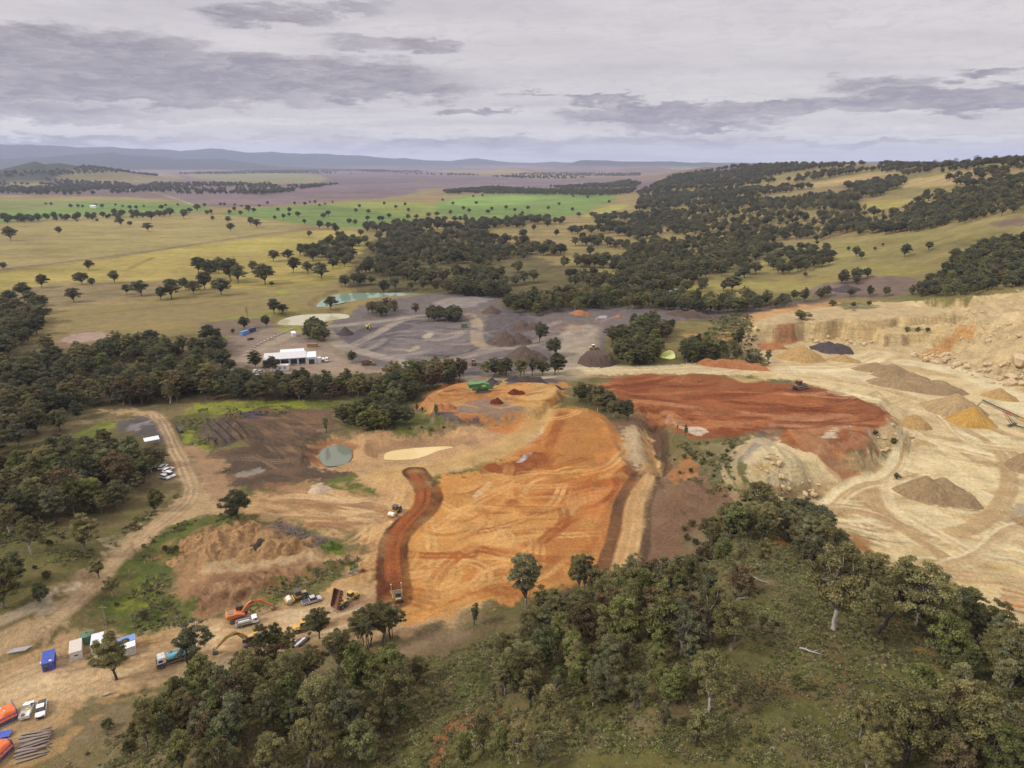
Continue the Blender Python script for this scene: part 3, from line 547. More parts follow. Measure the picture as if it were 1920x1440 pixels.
# strokes: (colour, half width m, feather m, alpha, photo polyline, wheel-track half gauge or 0)
STROKE = [
 ((132, 108, 92), 5, 5, .95, [(-60, 512), (0, 506), (120, 492), (200, 482), (300, 468), (420, 450), (520, 436), (590, 428)], 0),
 ((108, 96, 70), 1.5, 3, .6, [(-60, 520), (60, 503), (200, 486), (330, 464)], 0),
 ((112, 100, 62), 2, 3, .7, [(236, 508), (262, 494), (290, 482)], 0),
 ((112, 100, 62), 2, 3, .5, [(70, 560), (200, 545), (330, 532), (500, 530), (620, 515)], 0),
 ((118, 104, 66), 2, 3, .5, [(80, 600), (300, 575), (520, 555), (640, 545)], 0),
 ((206, 190, 160), 3, 3, .5, [(284, 360), (330, 372), (372, 388)], 0),
 # yard and gravel roads
 ((178, 160, 134), 3, 3, .9, [(440, 690), (470, 660), (520, 640), (556, 622), (600, 616)], 0),
 ((180, 166, 146), 3.4, 3, .9, [(606, 612), (616, 625), (626, 640), (650, 652), (700, 665), (760, 680), (800, 694), (900, 712)], 0),
 ((172, 160, 142), 3, 3, .9, [(600, 613), (680, 605), (740, 600), (790, 590), (820, 588)], 0),
 ((176, 162, 144), 3, 2, .85, [(660, 648), (700, 628), (740, 606), (760, 598)], 0),
 ((186, 164, 132), 3.2, 2, .85, [(880, 590), (896, 604), (892, 624), (898, 648), (920, 652)], 0),
 ((176, 160, 142), 2.6, 3, .85, [(730, 700), (830, 676), (920, 658), (1000, 646), (1060, 630), (1090, 618)], 0),
 ((196, 178, 150), 8, 8, .85, [(1090, 618), (1086, 640), (1076, 660), (1078, 690), (1066, 700)], 0),
 ((158, 130, 106), 1.6, 2, .7, [(1050, 620), (1060, 608), (1086, 610), (1080, 630)], .9),
 ((224, 206, 168), 5, 4, .95, [(900, 716), (980, 706), (1060, 697), (1130, 691), (1200, 690), (1300, 692), (1400, 692), (1500, 694), (1600, 704), (1700, 722), (1780, 742)], 0),
 ((236, 216, 170), 6, 5, .8, [(1480, 695), (1580, 688), (1620, 672), (1650, 664)], 0),
 ((238, 222, 178), 5, 5, .8, [(1700, 680), (1760, 690), (1820, 705), (1880, 730), (1920, 770)], 0),
 ((206, 150, 98), 5, 4, .85, [(1300, 630), (1340, 640), (1380, 616), (1410, 594), (1480, 578), (1560, 568)], 0),
 ((206, 176, 124), 3, 3, .8, [(1440, 700), (1400, 720), (1380, 704)], 0),
 # ramp
 ((196, 142, 96), 3.6, 2, .95, [(1500, 808), (1520, 824), (1545, 850), (1580, 880), (1625, 905), (1660, 905)], 0),
 ((150, 104, 76), 1.2, 1.5, .7, [(1505, 812), (1540, 848), (1575, 880), (1620, 905)], 2.0),
 ((200, 150, 106), 1.8, 2, .8, [(1625, 905), (1660, 925), (1680, 935)], 0),
 ((166, 112, 80), 2.5, 3, .8, [(1565, 880), (1600, 905), (1625, 915)], 0),
 ((150, 140, 126), 3, 3, .8, [(1440, 812), (1415, 832), (1385, 850), (1368, 868)], 0),
 ((206, 180, 136), .9, .6, .95, [(1420, 826), (1385, 848), (1368, 866), (1366, 885), (1376, 910), (1390, 932)], 1.3),
 # crusher road
 ((212, 174, 114), 4.5, 4, .9, [(720, 892), (800, 880), (880, 864), (950, 840), (1000, 800), (1018, 770), (1000, 745), (1030, 722)], 0),
 ((196, 160, 104), 1.0, 1, .6, [(720, 892), (800, 880), (880, 864), (950, 840), (1000, 800), (1018, 770)], 1.6),
 # access road right
 ((194, 140, 86), .8, .8, .6, [(1140, 1070), (1175, 1000), (1188, 930), (1225, 880), (1212, 830)], 1.3),
 ((230, 190, 132), 1.0, 1, .6, [(1160, 1070), (1190, 1000), (1200, 930), (1232, 880)], 1.3),
 # orange pad edges, ridges
 ((78, 60, 46), 1.1, 1, .9, [(1196, 1066), (1211, 1032), (1209, 962), (1219, 925), (1240, 892), (1250, 850), (1240, 805)], 0),
 ((150, 92, 52), .8, 1, .8, [(1108, 1082), (1135, 1010), (1150, 940), (1174, 905), (1200, 885)], 0),
 ((160, 94, 50), 1.4, 2, .8, [(1060, 770), (1046, 800), (1030, 840), (1020, 880)], 0),
 ((206, 144, 84), 2, 2, .8, [(1070, 766), (1120, 775), (1150, 810), (1165, 850)], 0),
 ((168, 98, 54), 1.8, 2, .7, [(1190, 890), (1120, 905), (1060, 920), (1040, 935)], 1.6),
 ((170, 104, 60), 2, 3, .6, [(1185, 895), (1160, 960), (1130, 1030), (1110, 1070)], 1.5),
 ((214, 150, 88), 1.5, 2, .7, [(1180, 905), (1150, 975), (1130, 1040), (1105, 1085)], 0),
 # hillside paths
 ((166, 140, 108), 1.6, 3, .6, [(560, 1262), (640, 1245), (740, 1218), (820, 1200), (900, 1172)], 0),
 ((140, 110, 76), 1.6, 3, .5, [(1320, 1330), (1390, 1290), (1480, 1280), (1600, 1310)], 0),
 ((112, 84, 60), 1.0, 2, .6, [(1540, 1200), (1580, 1260), (1620, 1330)], 0),
 ((150, 120, 86), 2, 3, .6, [(-20, 750), (40, 746), (100, 736), (180, 722)], 0),
 ((164, 152, 142), 3, 2, .9, [(20, 756), (60, 746), (110, 736), (170, 724)], 0),
 ((170, 150, 128), 3, 2, .7, [(400, 690), (430, 676), (470, 656)], 0),
]
def px_tracks():
    """tyre marks and blade passes on the bare ground"""
    rg = random.Random(11); out = []
    def arc(cu, cv, ru, rv, a0, a1, k=14):
        return [(cu + ru * math.cos(R(a0 + (a1 - a0) * i / k)), cv - rv * math.sin(R(a0 + (a1 - a0) * i / k))) for i in range(k + 1)]
    lt = (226, 174, 110)
    for q in [(815, 1075, 42, 24, -90, 60), (850, 1080, 65, 30, -40, 110), (880, 1010, 70, 22, 0, 180), (905, 1010, 52, 18, -60, 150), (880, 1085, 30, 22, -60, 40)]:
        out.append(((230, 182, 118), .3, .4, .85, arc(*q), 1.15))
    for p in [[(805, 1130), (812, 1080), (812, 1020), (800, 970)], [(800, 1000), (860, 960), (920, 930), (980, 900)], [(1000, 1060), (1002, 1010), (1004, 995)], [(1012, 1062), (1012, 1000)],
              [(800, 1090), (870, 1040), (960, 1010), (1120, 1000)], [(790, 1120), (900, 1090), (1000, 1085)], [(810, 930), (850, 960), (940, 990), (1000, 990)]]:
        out.append(((230, 182, 118), .35, .45, .75, p, 1.1))
    def rnd(poly, nn, cols, wd, al, length, ang, spread, gauge=0, curve=.15):
        us = [p[0] for p in poly]; vs = [p[1] for p in poly]; P = np.array(poly, float); k = 0
        while k < nn:
            u = rg.uniform(min(us), max(us)); v = rg.uniform(min(vs), max(vs))
            if sdist(np.array([u]), np.array([v]), P)[0] < 3: continue
            k += 1; a = R(ang + rg.uniform(-spread, spread)); l = length * rg.uniform(.4, 1.3); c = rg.uniform(-curve, curve)
            pts = []
            for i in range(6):
                t = i / 5 - .5; aa = a + c * t * 2
                pts.append((u + math.cos(aa) * l * t, v - .55 * math.sin(aa) * l * t))
            out.append((rg.choice(cols), rg.uniform(*wd), rg.uniform(.25, .7), min(1, 1.8 * rg.uniform(*al)), pts, gauge if rg.random() < .6 else 0))
    pad = [(770, 1150), (740, 1100), (800, 980), (900, 900), (1000, 850), (1050, 780), (1120, 790), (1180, 890), (1130, 1030), (1080, 1090), (900, 1130)]
    rnd(pad, 70, [(222, 168, 102), (226, 178, 114), (174, 104, 56), (160, 92, 48)], (.25, .8), (.25, .6), 130, 25, 50, 1.1, .5)
    rnd([(900, 960), (1000, 900), (1040, 960), (1030, 1000), (950, 1010)], 26, [(170, 104, 58), (218, 160, 96)], (.25, .5), (.3, .55), 110, 2, 5, 0, .05)
    rnd([(1150, 712), (1400, 712), (1560, 735), (1660, 785), (1560, 830), (1420, 800), (1300, 815), (1200, 770)], 80, [(124, 64, 36), (182, 116, 74), (196, 138, 96), (136, 74, 42), (112, 56, 32)], (.3, .9), (.3, .65), 150, 0, 14, 1.1, .2)
    rnd([(1480, 960), (1600, 890), (1720, 830), (1900, 800), (1920, 1090), (1760, 1080), (1600, 1020)], 90, [(196, 164, 112), (184, 150, 104), (240, 222, 176), (236, 214, 164), (170, 142, 104)], (.3, .9), (.25, .55), 160, -22, 26, 1.1, .5)
    rnd([(1400, 910), (1540, 910), (1660, 990), (1640, 1060), (1500, 980)], 46, [(170, 142, 96), (152, 126, 88), (236, 216, 170)], (.3, .7), (.35, .65), 130, -20, 10, 0, .15)
    rnd([(1600, 720), (1760, 730), (1900, 760), (1900, 850), (1720, 840), (1700, 770)], 40, [(240, 224, 178), (204, 176, 126), (190, 160, 112)], (.4, 1.2), (.25, .5), 150, -18, 20, 1.1, .3)
    rnd([(480, 950), (600, 920), (720, 930), (740, 980), (640, 1000)], 40, [(150, 110, 76), (220, 180, 128), (168, 126, 88), (228, 194, 144)], (.3, .9), (.3, .6), 120, -12, 14, 1.0, .4)
    rnd([(700, 900), (790, 890), (760, 960), (720, 1010), (700, 1090), (660, 1110)], 26, [(228, 186, 130), (176, 132, 90)], (.3, .7), (.3, .6), 70, 65, 25, 1.0, .4)
    rnd([(-50, 1300), (100, 1220), (300, 1200), (480, 1150), (680, 1110), (720, 1150), (560, 1220), (300, 1275), (140, 1310)], 70, [(224, 192, 146), (170, 132, 92), (230, 202, 160), (180, 142, 100)], (.3, 1.0), (.25, .6), 120, 20, 16, 1.0, .3)
    rnd([(800, 770), (830, 730), (1000, 718), (1040, 740), (1000, 770)], 30, [(222, 170, 100), (150, 112, 84), (170, 104, 60)], (.3, .9), (.3, .6), 80, 10, 25, 1.0, .4)
    rnd([(640, 650), (720, 605), (900, 560), (940, 600), (1100, 600), (1180, 590), (1080, 640), (900, 690), (760, 680)], 60, [(150, 138, 130), (84, 78, 78), (166, 152, 138), (132, 116, 106)], (.5, 1.6), (.25, .6), 90, 14, 18, 1.2, .5)
    rnd([(430, 790), (560, 770), (600, 800), (560, 870), (440, 880)], 50, [(140, 112, 86), (92, 74, 58), (84, 70, 58)], (.3, .9), (.3, .6), 90, -30, 30, 1.0, .6)
    rnd([(330, 1130), (480, 1080), (640, 1050), (560, 1096), (450, 1136)], 30, [(128, 94, 68), (186, 150, 112)], (.3, 1.0), (.3, .6), 50, 30, 40, 0, .5)
    fl = [[(1560, 735), (1680, 775), (1740, 830), (1840, 850), (1940, 880)], [(1625, 905), (1640, 950), (1700, 995), (1790, 1005), (1870, 965), (1900, 890), (1860, 830), (1800, 800)], [(1480, 965), (1600, 1035), (1740, 1075), (1930, 1092)],
          [(1660, 880), (1650, 940), (1720, 990), (1830, 1020), (1930, 1020)], [(1700, 800), (1690, 860), (1660, 900), (1600, 905), (1540, 960)], [(1480, 960), (1560, 950), (1640, 960), (1720, 1010), (1800, 1060)], [(1920, 1050), (1830, 1040), (1760, 1000), (1690, 960)],
          [(1740, 760), (1800, 830), (1900, 840)], [(1060, 699), (1300, 695), (1480, 698), (1600, 712), (1720, 745), (1850, 800), (1940, 830)], [(1480, 690), (1600, 690), (1650, 668)], [(1930, 985), (1880, 1000), (1840, 1040), (1780, 1060)]]
    for q, c in enumerate(fl):
        for o in range(7):
            w = (o - 3) * rg.uniform(3, 6)
            out.append((rg.choice([(244, 226, 182), (240, 220, 172), (184, 152, 108), (198, 168, 120)]), rg.uniform(.35, .8), .5, rg.uniform(.55, .95), [(u_ + w * .8, v_ + w * .5) for u_, v_ in c], 1.1 if o % 2 else 0))
    for k in range(5):   # running along the left track and the yard
        o = (k - 2) * 5
        out.append(((222, 194, 152) if k % 2 else (166, 136, 100), .45, .5, .6, [(290 + o, 775), (325 + o, 830), (352 + o, 890), (362 + o, 930), (320 + o, 970), (240 + o, 1025), (190 + o, 1085), (140 + o, 1140), (60 + o, 1195), (-60, 1235 + o)], .9))
    return out
STROKE = STROKE + px_tracks() + [
 ((214, 174, 120), 2.7, .9, .9, [(1165, 1070), (1186, 1000), (1190, 940), (1206, 905), (1226, 880)], 0),
 ((186, 146, 98), .5, .6, .7, [(1165, 1070), (1186, 1000), (1190, 940), (1206, 905), (1226, 880)], 1.2),
 ((98, 72, 52), 1.5, .9, .95, [(1122, 1088), (1148, 1012), (1160, 945), (1180, 906), (1204, 884)], 0),
 # red road on the orange pad
 (DRED, 4.2, .9, 1.0, [(778, 884), (792, 905), (806, 925), (806, 942), (790, 962), (760, 985), (738, 1010), (735, 1050), (738, 1090), (740, 1122)], 0),
 ((138, 74, 42), 1.5, 1.8, .85, [(778, 890), (788, 910), (796, 930), (790, 952), (764, 978), (740, 1004), (736, 1050), (738, 1088)], 0),
 ((176, 106, 62), .45, .4, .8, [(784, 886), (796, 915), (798, 938), (780, 962), (750, 990), (738, 1012), (736, 1050), (740, 1084)], 1.3),
 ((168, 98, 56), .4, .4, .8, [(774, 886), (786, 912), (790, 935), (772, 960), (746, 988), (730, 1012), (730, 1050), (732, 1082)], .9),
 ((104, 52, 28), 1.6, 1, .9, [(722, 1102), (740, 1110), (762, 1104)], 0),
]

# ------------------------------------------------------------------ build the ground sheet
def build_ground():
    half = R(39.5)
    ang = np.concatenate([np.arange(-half, half, R(.098)), np.linspace(half, 2 * math.pi - half, 40)[:-1]])
    rad = np.concatenate([np.geomspace(40, 70, 18)[:-1], np.geomspace(70, 900, 820)[:-1], np.geomspace(900, 3500, 200)[:-1], np.geomspace(3500, 25000, 160)])
    na, nr = len(ang), len(rad)
    A, Rr = np.meshgrid(ang, rad)
    x = (np.sin(A) * Rr).ravel(); y = (np.cos(A) * Rr).ravel()
    z = height(x, y)
    verts = np.vstack([np.stack([x, y, z], 1), [[0, 0, float(height(np.array([0.]), np.array([0.]))[0])]]])
    i = np.arange(nr - 1)[:, None] * na; j = np.arange(na)[None, :]; j2 = (j + 1) % na
    q = np.stack([i + j, i + na + j, i + na + j2, i + j2], -1).reshape(-1, 4)[:, ::-1]
    c = na * nr; fan = np.stack([np.full(na, c), np.arange(na), (np.arange(na) + 1) % na], 1)[:, ::-1]
    fl = np.concatenate([q.ravel(), fan.ravel()]); sz = np.concatenate([np.full(len(q), 4), np.full(na, 3)])
    me = raw_mesh('ground', verts, fl, sz, True)
    # ---- colours
    X, Y = verts[:, 0], verts[:, 1]; r = np.hypot(X, Y); az = np.arctan2(X, Y)
    nA = fbm(X / 40, Y / 40, 4, 51)[:, None]; nB = fbm(X / 7, Y / 7, 4, 52)[:, None]; nC = fbm(X / 260, Y / 260, 4, 53)[:, None]
    mixc = lambda a, b, t: a + (b - a) * np.clip(t, 0, 1)
    c = mixc(G(134, 118, 80), G(112, 106, 60), .5 + 1.3 * nA + .7 * nB)
    c = mixc(c, G(150, 128, 98), (1.2 * nB - .9 * nA + .1)); c = mixc(c, G(98, 88, 58), 1.4 * np.maximum(fbm(X / 3, Y / 3, 4, 55)[:, None] - .12, 0))
    past = mixc(G(166, 144, 96), G(134, 122, 74), .4 + 1.1 * nC + .5 * nA)
    c = mixc(c, past, sstep(400, 520, r)[:, None])
    hill = mixc(G(168, 146, 98), G(118, 110, 66), .45 + 1.2 * nC + .8 * nA)
    c = mixc(c, hill, (sstep(.28, .36, az) * sstep(420, 560, r))[:, None])
    # patchwork far away
    ca, sa = math.cos(.25), math.sin(.25)
    U = (X * ca + Y * sa) / 1300 + .15 * nC[:, 0]; V = (Y * ca - X * sa) / 2600 + .1 * nC[:, 0]
    cell = _h(np.floor(U), np.floor(V), 77)
    far = np.array([G(140, 116, 116), G(128, 108, 112), G(150, 126, 112), G(164, 144, 104), G(138, 112, 112), G(120, 128, 82), G(108, 100, 82), G(146, 120, 114)])[np.minimum((cell * 8).astype(int), 7)]
    far = mixc(far, G(96, 92, 76), .2 + .9 * nC)
    c = mixc(c, far, (sstep(2300, 2700, r) * (1 - sstep(.3, .36, az) * (1 - sstep(4500, 5000, r))))[:, None])
    lh = sstep(2, 30, verts[:, 2])[:, None] * (sstep(3500, 4000, r) * (1 - sstep(-.3, -.1, az)))[:, None]
    c = mixc(c, G(66, 68, 52), lh * .95)
    c = mixc(c, G(70, 74, 62), (sstep(9500, 10500, r) * sstep(20, 80, verts[:, 2]))[:, None])
    X1 = X[r < 16000]  # (painting is limited to the part of the sheet one can tell apart)
    wx = [None]
    def put(k, w, col):
        c[k] += (G(*col) - c[k]) * w[:, None]
    near1 = np.nonzero(r < 16000)[0]; xn, yn = X[near1], Y[near1]
    w1 = [fbm(xn / 9, yn / 9, 4, 61), fbm(xn / 9, yn / 9, 4, 62), fbm(xn / 60, yn / 60, 3, 63), fbm(xn / 2.2, yn / 2.2, 4, 64, .62), fbm(xn / 5, yn / 5, 4, 65, .6)]
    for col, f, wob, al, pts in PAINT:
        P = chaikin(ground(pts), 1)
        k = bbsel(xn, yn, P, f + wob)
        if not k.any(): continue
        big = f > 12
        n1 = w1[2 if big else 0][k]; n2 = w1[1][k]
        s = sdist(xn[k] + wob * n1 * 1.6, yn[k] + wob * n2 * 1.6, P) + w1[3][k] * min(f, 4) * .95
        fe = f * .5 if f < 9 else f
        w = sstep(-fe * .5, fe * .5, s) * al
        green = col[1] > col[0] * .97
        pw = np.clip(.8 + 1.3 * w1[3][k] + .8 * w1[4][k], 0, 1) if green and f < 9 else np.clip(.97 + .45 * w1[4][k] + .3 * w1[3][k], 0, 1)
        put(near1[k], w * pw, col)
    for col, hw, f, al, pts, ga in STROKE:
        P = chaikin(ground(pts), 2, False); m = hw + f + ga + 2
        k = bbsel(xn, yn, P, m)
        if not k.any(): continue
        d = np.abs(ldist(xn[k] + .5 * w1[0][k], yn[k] + .5 * w1[1][k], P)) + w1[3][k] * min(f, 1.5) * .45
        if ga: d = np.abs(d - ga)
        e = np.minimum(np.hypot(xn[k] - P[0, 0], yn[k] - P[0, 1]), np.hypot(xn[k] - P[-1, 0], yn[k] - P[-1, 1]))
        put(near1[k], (1 - sstep(hw, hw + f, d)) * al * (.75 + .5 * w1[0][k]).clip(0, 1) * (.35 + .65 * sstep(0, 5, e)), col)
    mk = (sstep(540, 700, r) * (1 - sstep(5000, 7000, r)))[:, None]
    sp = fbm(X / 90, Y / 22, 4, 71)[:, None]; tu = fbm(X / 12, Y / 12, 3, 72)[:, None]
    c *= 1 + mk * (.30 * nC + .22 * nA + .26 * sp + .16 * tu)
    c = mixc(c, c * np.array([.93, .97, .88]), mk * (.4 + 1.6 * fbm(X / 140, Y / 140, 3, 73)[:, None]))
    at_ = me.attributes.new('tone', 'FLOAT_COLOR', 'POINT')
    at_.data.foreach_set('color', np.concatenate([np.clip(c, 0, 1), np.ones((len(c), 1))], 1).astype(np.float32).ravel())
    m, k, b = base_mat('earth')
    co = k.new('ShaderNodeNewGeometry').outputs['Position']
    a = k.new('ShaderNodeAttribute', attribute_name='tone').outputs['Color']
    n1 = k.noise(co, .9, 6, .7); n2 = k.noise(co, .12, 5, .6); n3 = k.noise(co, 3.0, 3, .6)
    v = k.math('ADD', k.math('MULTIPLY', n1, .75), k.math('MULTIPLY', n2, .5)); v = k.math('ADD', v, k.math('MULTIPLY', n3, .35))
    sc = k.math('ADD', k.math('MULTIPLY', k.math('SUBTRACT', v, .8), 1.7), 1.0)
    ro = k.new('ShaderNodeVectorRotate', {'Vector': co, 'Axis': (0, 0, 1), 'Angle': k.math('MULTIPLY', k.noise(co, .018, 2), 7.0)}, rotation_type='AXIS_ANGLE').outputs[0]
    st = k.noise(k.vec('MULTIPLY', ro, (.10, 1.6, 0)), 1.0, 5, .62)
    sc = k.math('MULTIPLY', sc, k.math('ADD', k.math('MULTIPLY', k.math('SUBTRACT', st, .5), .8), 1.0))
    cc = k.vec('SCALE', a); k.l.new(sc, k.n[-1].inputs['Scale'])
    nz = k.new('ShaderNodeSeparateXYZ', {0: k.new('ShaderNodeNewGeometry').outputs['True Normal']}).outputs[2]
    sr = k.noise(k.vec('MULTIPLY', co, (.05, .05, 1.1)), 1.0, 4, .7); fr = k.noise(k.vec('MULTIPLY', co, (.5, .5, .12)), 1.0, 4, .6)
    rs = k.math('ADD', k.math('MULTIPLY', k.math('ADD', k.ramp(sr, .36, .62), k.ramp(fr, .3, .7)), .32), .72); rockc = k.vec('SCALE', cc); k.l.new(rs, k.n[-1].inputs['Scale'])
    cc = k.mix(k.ramp(nz, .86, .62), cc, rockc)
    warmc = k.mix(k.ramp(k.noise(co, .35, 4, .6), .42, .62), cc, k.mix(1.0, cc, (.94, 1.0, 1.03), 'MULTIPLY'))
    # clods and pebbles: sparse paler and darker specks
    vo = k.new('ShaderNodeTexVoronoi', {'Vector': co, 'Scale': 1.1}, feature='F1')
    sp = k.math('LESS_THAN', vo.outputs['Distance'], .16)
    pick = k.new('ShaderNodeSeparateColor', {0: vo.outputs['Color']})
    sp = k.math('MULTIPLY', sp, k.math('GREATER_THAN', pick.outputs[0], .62))
    warmc = k.mix(k.math('MULTIPLY', sp, .5), warmc, k.mix(pick.outputs[1], (.05, .04, .03), (.42, .37, .3)))
    k.l.new(warmc, b.inputs['Base Color']); b.inputs['Roughness'].default_value = .95
    b.inputs['Specular IOR Level'].default_value = .15
    bp = k.new('ShaderNodeBump', {'Height': k.math('ADD', n1, k.math('MULTIPLY', n3, .5)), 'Strength': .9, 'Distance': .6})
    k.l.new(bp.outputs[0], b.inputs['Normal'])
    tag(obj('ground', me, m), kind='structure')
build_ground()

# ------------------------------------------------------------------ water
def water(name, pts, z, col, rough=.06, fz=None):
    P = chaikin(onplane(pts, z), 2)
    me = bpy.data.meshes.new(name); bm = bmesh.new()
    bm.faces.new([bm.verts.new((p[0], p[1], z)) for p in P]); bm.normal_update()
    for f in bm.faces:
        if f.normal.z < 0: f.normal_flip()
    bm.to_mesh(me); bm.free()
    m, k, b = base_mat(name)
    co = k.new('ShaderNodeNewGeometry').outputs['Position']
    c = k.mix(k.noise(co, .12, 4), tuple(x * .85 for x in col), tuple(min(1, x * 1.12) for x in col))
    k.l.new(c, b.inputs['Base Color']); b.inputs['Roughness'].default_value = rough; b.inputs['IOR'].default_value = 1.33
    bp = k.new('ShaderNodeBump', {'Height': k.noise(co, 2.2, 3), 'Strength': .05, 'Distance': .1}); k.l.new(bp.outputs[0], b.inputs['Normal'])
    return tag(obj(name, me, m), kind='structure')
water('pond_water', [(597, 852), (606, 840), (636, 832), (660, 838), (660, 866), (628, 875), (605, 874)], -3.2, L(134, 142, 122, .55))
water('muddy_water', [(719, 850), (740, 844), (800, 838), (852, 836), (850, 845), (790, 860), (740, 867), (720, 868)], -4.2, L(232, 206, 146, .68))
water('dam_water', [(515, 606), (545, 592), (600, 588), (650, 588), (660, 596), (610, 602), (580, 612), (530, 612)], -1.4, L(206, 200, 158, .62), .03)
water('lake_water', [(588, 576), (612, 556), (640, 550), (700, 549), (795, 549), (780, 553), (700, 558), (640, 568), (604, 578)], -1.4, L(150, 176, 150, .55), .02)
water('reservoir_water', [(1236, 672), (1242, 660), (1260, 655), (1268, 668), (1262, 678), (1240, 680)], -1.4, L(224, 230, 120, .72))
water('stock_pond_water', [(1244, 545), (1258, 540), (1276, 542), (1280, 546), (1262, 549)], float(at(1262, 545).z) + .5, L(214, 212, 200, .6))
# ================================================================== TREES
def leaf_mat(name, a, b_, c_):
    m, k, b = base_mat(name)
    rnd = k.new('ShaderNodeObjectInfo').outputs['Random']
    t = k.new('ShaderNodeAttribute', attribute_name='tint').outputs['Fac']
    col = k.mix(k.ramp(rnd, 0, 1), a, b_)
    r2 = k.math('FRACT', k.math('MULTIPLY', rnd, 7.31))
    col = k.mix(k.math('MULTIPLY', k.ramp(r2, .55, 1.0), .8), col, c_)
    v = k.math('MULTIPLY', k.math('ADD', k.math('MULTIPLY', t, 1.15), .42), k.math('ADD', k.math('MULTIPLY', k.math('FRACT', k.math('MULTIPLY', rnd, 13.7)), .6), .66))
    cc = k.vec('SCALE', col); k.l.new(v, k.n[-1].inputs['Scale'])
    cc = k.mix(k.math('MULTIPLY', k.ramp(t, .72, 1.0), .45), cc, (.17, .125, .055))
    k.l.new(cc, b.inputs['Base Color']); b.inputs['Roughness'].default_value = .6
    b.inputs['Specular IOR Level'].default_value = .12
    tr = k.new('ShaderNodeBsdfTranslucent', {'Color': cc}); ms = k.new('ShaderNodeMixShader', {0: .28, 1: b.outputs[0], 2: tr.outputs[0]}); k.l.new(ms.outputs[0], k.n['Material Output'].inputs[0])
    return m
def bark_mat(name, a, b_):
    m, k, b = base_mat(name)
    co = k.new('ShaderNodeTexCoord').outputs['Object']
    f = k.ramp(k.noise(k.vec('MULTIPLY', co, (1, 1, .35)), 2.4, 5, .6), .38, .62)
    k.l.new(k.mix(f, a, b_), b.inputs['Base Color']); b.inputs['Roughness'].default_value = .9
    return m
LEAF = {'gum': leaf_mat('gum_leaf', (.180, .166, .066), (.215, .186, .078), (.148, .162, .094)),
        'dark': leaf_mat('dark_leaf', (.108, .110, .056), (.138, .128, .062), (.092, .106, .064)),
        'green': leaf_mat('green_leaf', (.150, .168, .054), (.188, .186, .064), (.150, .164, .086)),
        'brown': leaf_mat('brown_leaf', (.140, .100, .050), (.155, .108, .055), (.118, .098, .050)),
        'bush': leaf_mat('bush_leaf', (.110, .108, .044), (.145, .130, .052), (.165, .130, .048)),
        'straw': leaf_mat('straw_leaf', (.205, .172, .092), (.165, .152, .070), (.120, .126, .052))}
BARK = {'grey': bark_mat('grey_bark', (.20, .17, .14), (.10, .08, .065)), 'pale': bark_mat('pale_bark', (.40, .36, .31), (.20, .16, .13)),
        'dark': bark_mat('dark_bark', (.075, .06, .05), (.04, .032, .028))}
def tubes_mesh(name, segs, n=6):
    """tapered limbs: list of (points, radii)"""
    V, Fc = [], []
    for pts, rad in segs:
        b0 = len(V); k = len(pts)
        for i, p in enumerate(pts):
            a = pts[max(i - 1, 0)]; c = pts[min(i + 1, k - 1)]
            t = (Vector(c) - Vector(a)).normalized()
            u = t.orthogonal().normalized(); w = t.cross(u)
            for j in range(n):
                an = 2 * math.pi * j / n
                V.append(Vector(p) + (u * math.cos(an) + w * math.sin(an)) * rad[i])
        for i in range(k - 1):
            for j in range(n):
                Fc.append((b0 + i * n + j, b0 + i * n + (j + 1) % n, b0 + (i + 1) * n + (j + 1) % n, b0 + (i + 1) * n + j))
        Fc.append(tuple(b0 + (k - 1) * n + j for j in range(n)))
    me = bpy.data.meshes.new(name); me.from_pydata([tuple(v) for v in V], [], Fc)
    me.polygons.foreach_set('use_smooth', np.ones(len(me.polygons), bool)); return me
def wob(a, b, rg, k=5, amp=.12):
    a, b = Vector(a), Vector(b); L_ = (b - a).length; out = []
    off = Vector((0, 0, 0))
    for i in range(k):
        t = i / (k - 1)
        if 0 < i < k - 1: off = off * .5 + Vector((rg.uniform(-1, 1), rg.uniform(-1, 1), rg.uniform(-.4, .6))) * L_ * amp
        else: off = off * (0 if i == k - 1 else 1)
        out.append(a.lerp(b, t) + off)
    return out
def leaves_mesh(name, clumps, nper, size, rg, droop=.5):
    Cn = np.array([c for c, r in clumps]); Cr = np.array([r for c, r in clumps])
    w = Cr ** 2; cnt = np.maximum((nper * len(clumps) * w / w.sum()).astype(int), 20)
    ids = np.repeat(np.arange(len(clumps)), cnt); N = len(ids)
    d = rg.normal(size=(N, 3)); d /= np.linalg.norm(d, axis=1)[:, None]
    d[:, 2] = np.where(d[:, 2] < -.2, d[:, 2] * -.6, d[:, 2])
    rr = Cr[ids] * rg.random(N) ** .42 * (1 + .16 * rg.normal(size=N))
    ctr = Cn[ids] + d * rr[:, None] * np.array([1, 1, .78])
    a = rg.normal(size=(N, 3)); a[:, 2] -= droop; a /= np.linalg.norm(a, axis=1)[:, None]
    b = np.cross(a, d + .7 * rg.normal(size=(N, 3))); b /= np.linalg.norm(b, axis=1)[:, None] + 1e-9
    s = size * rg.uniform(.6, 1.35, N)
    a = a * s[:, None]; b = b * (s * rg.uniform(.42, .7, N))[:, None]
    V = np.stack([ctr - a * .5, ctr + b * .5, ctr + a * .5, ctr - b * .5], 1).reshape(-1, 3)
    me = raw_mesh(name, V, np.arange(N * 4), np.full(N, 4))
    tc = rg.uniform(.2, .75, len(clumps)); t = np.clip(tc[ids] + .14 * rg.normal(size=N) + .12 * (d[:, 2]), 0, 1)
    at_ = me.attributes.new('tint', 'FLOAT', 'POINT'); at_.data.foreach_set('value', np.repeat(t, 4).astype(np.float32))
    return me
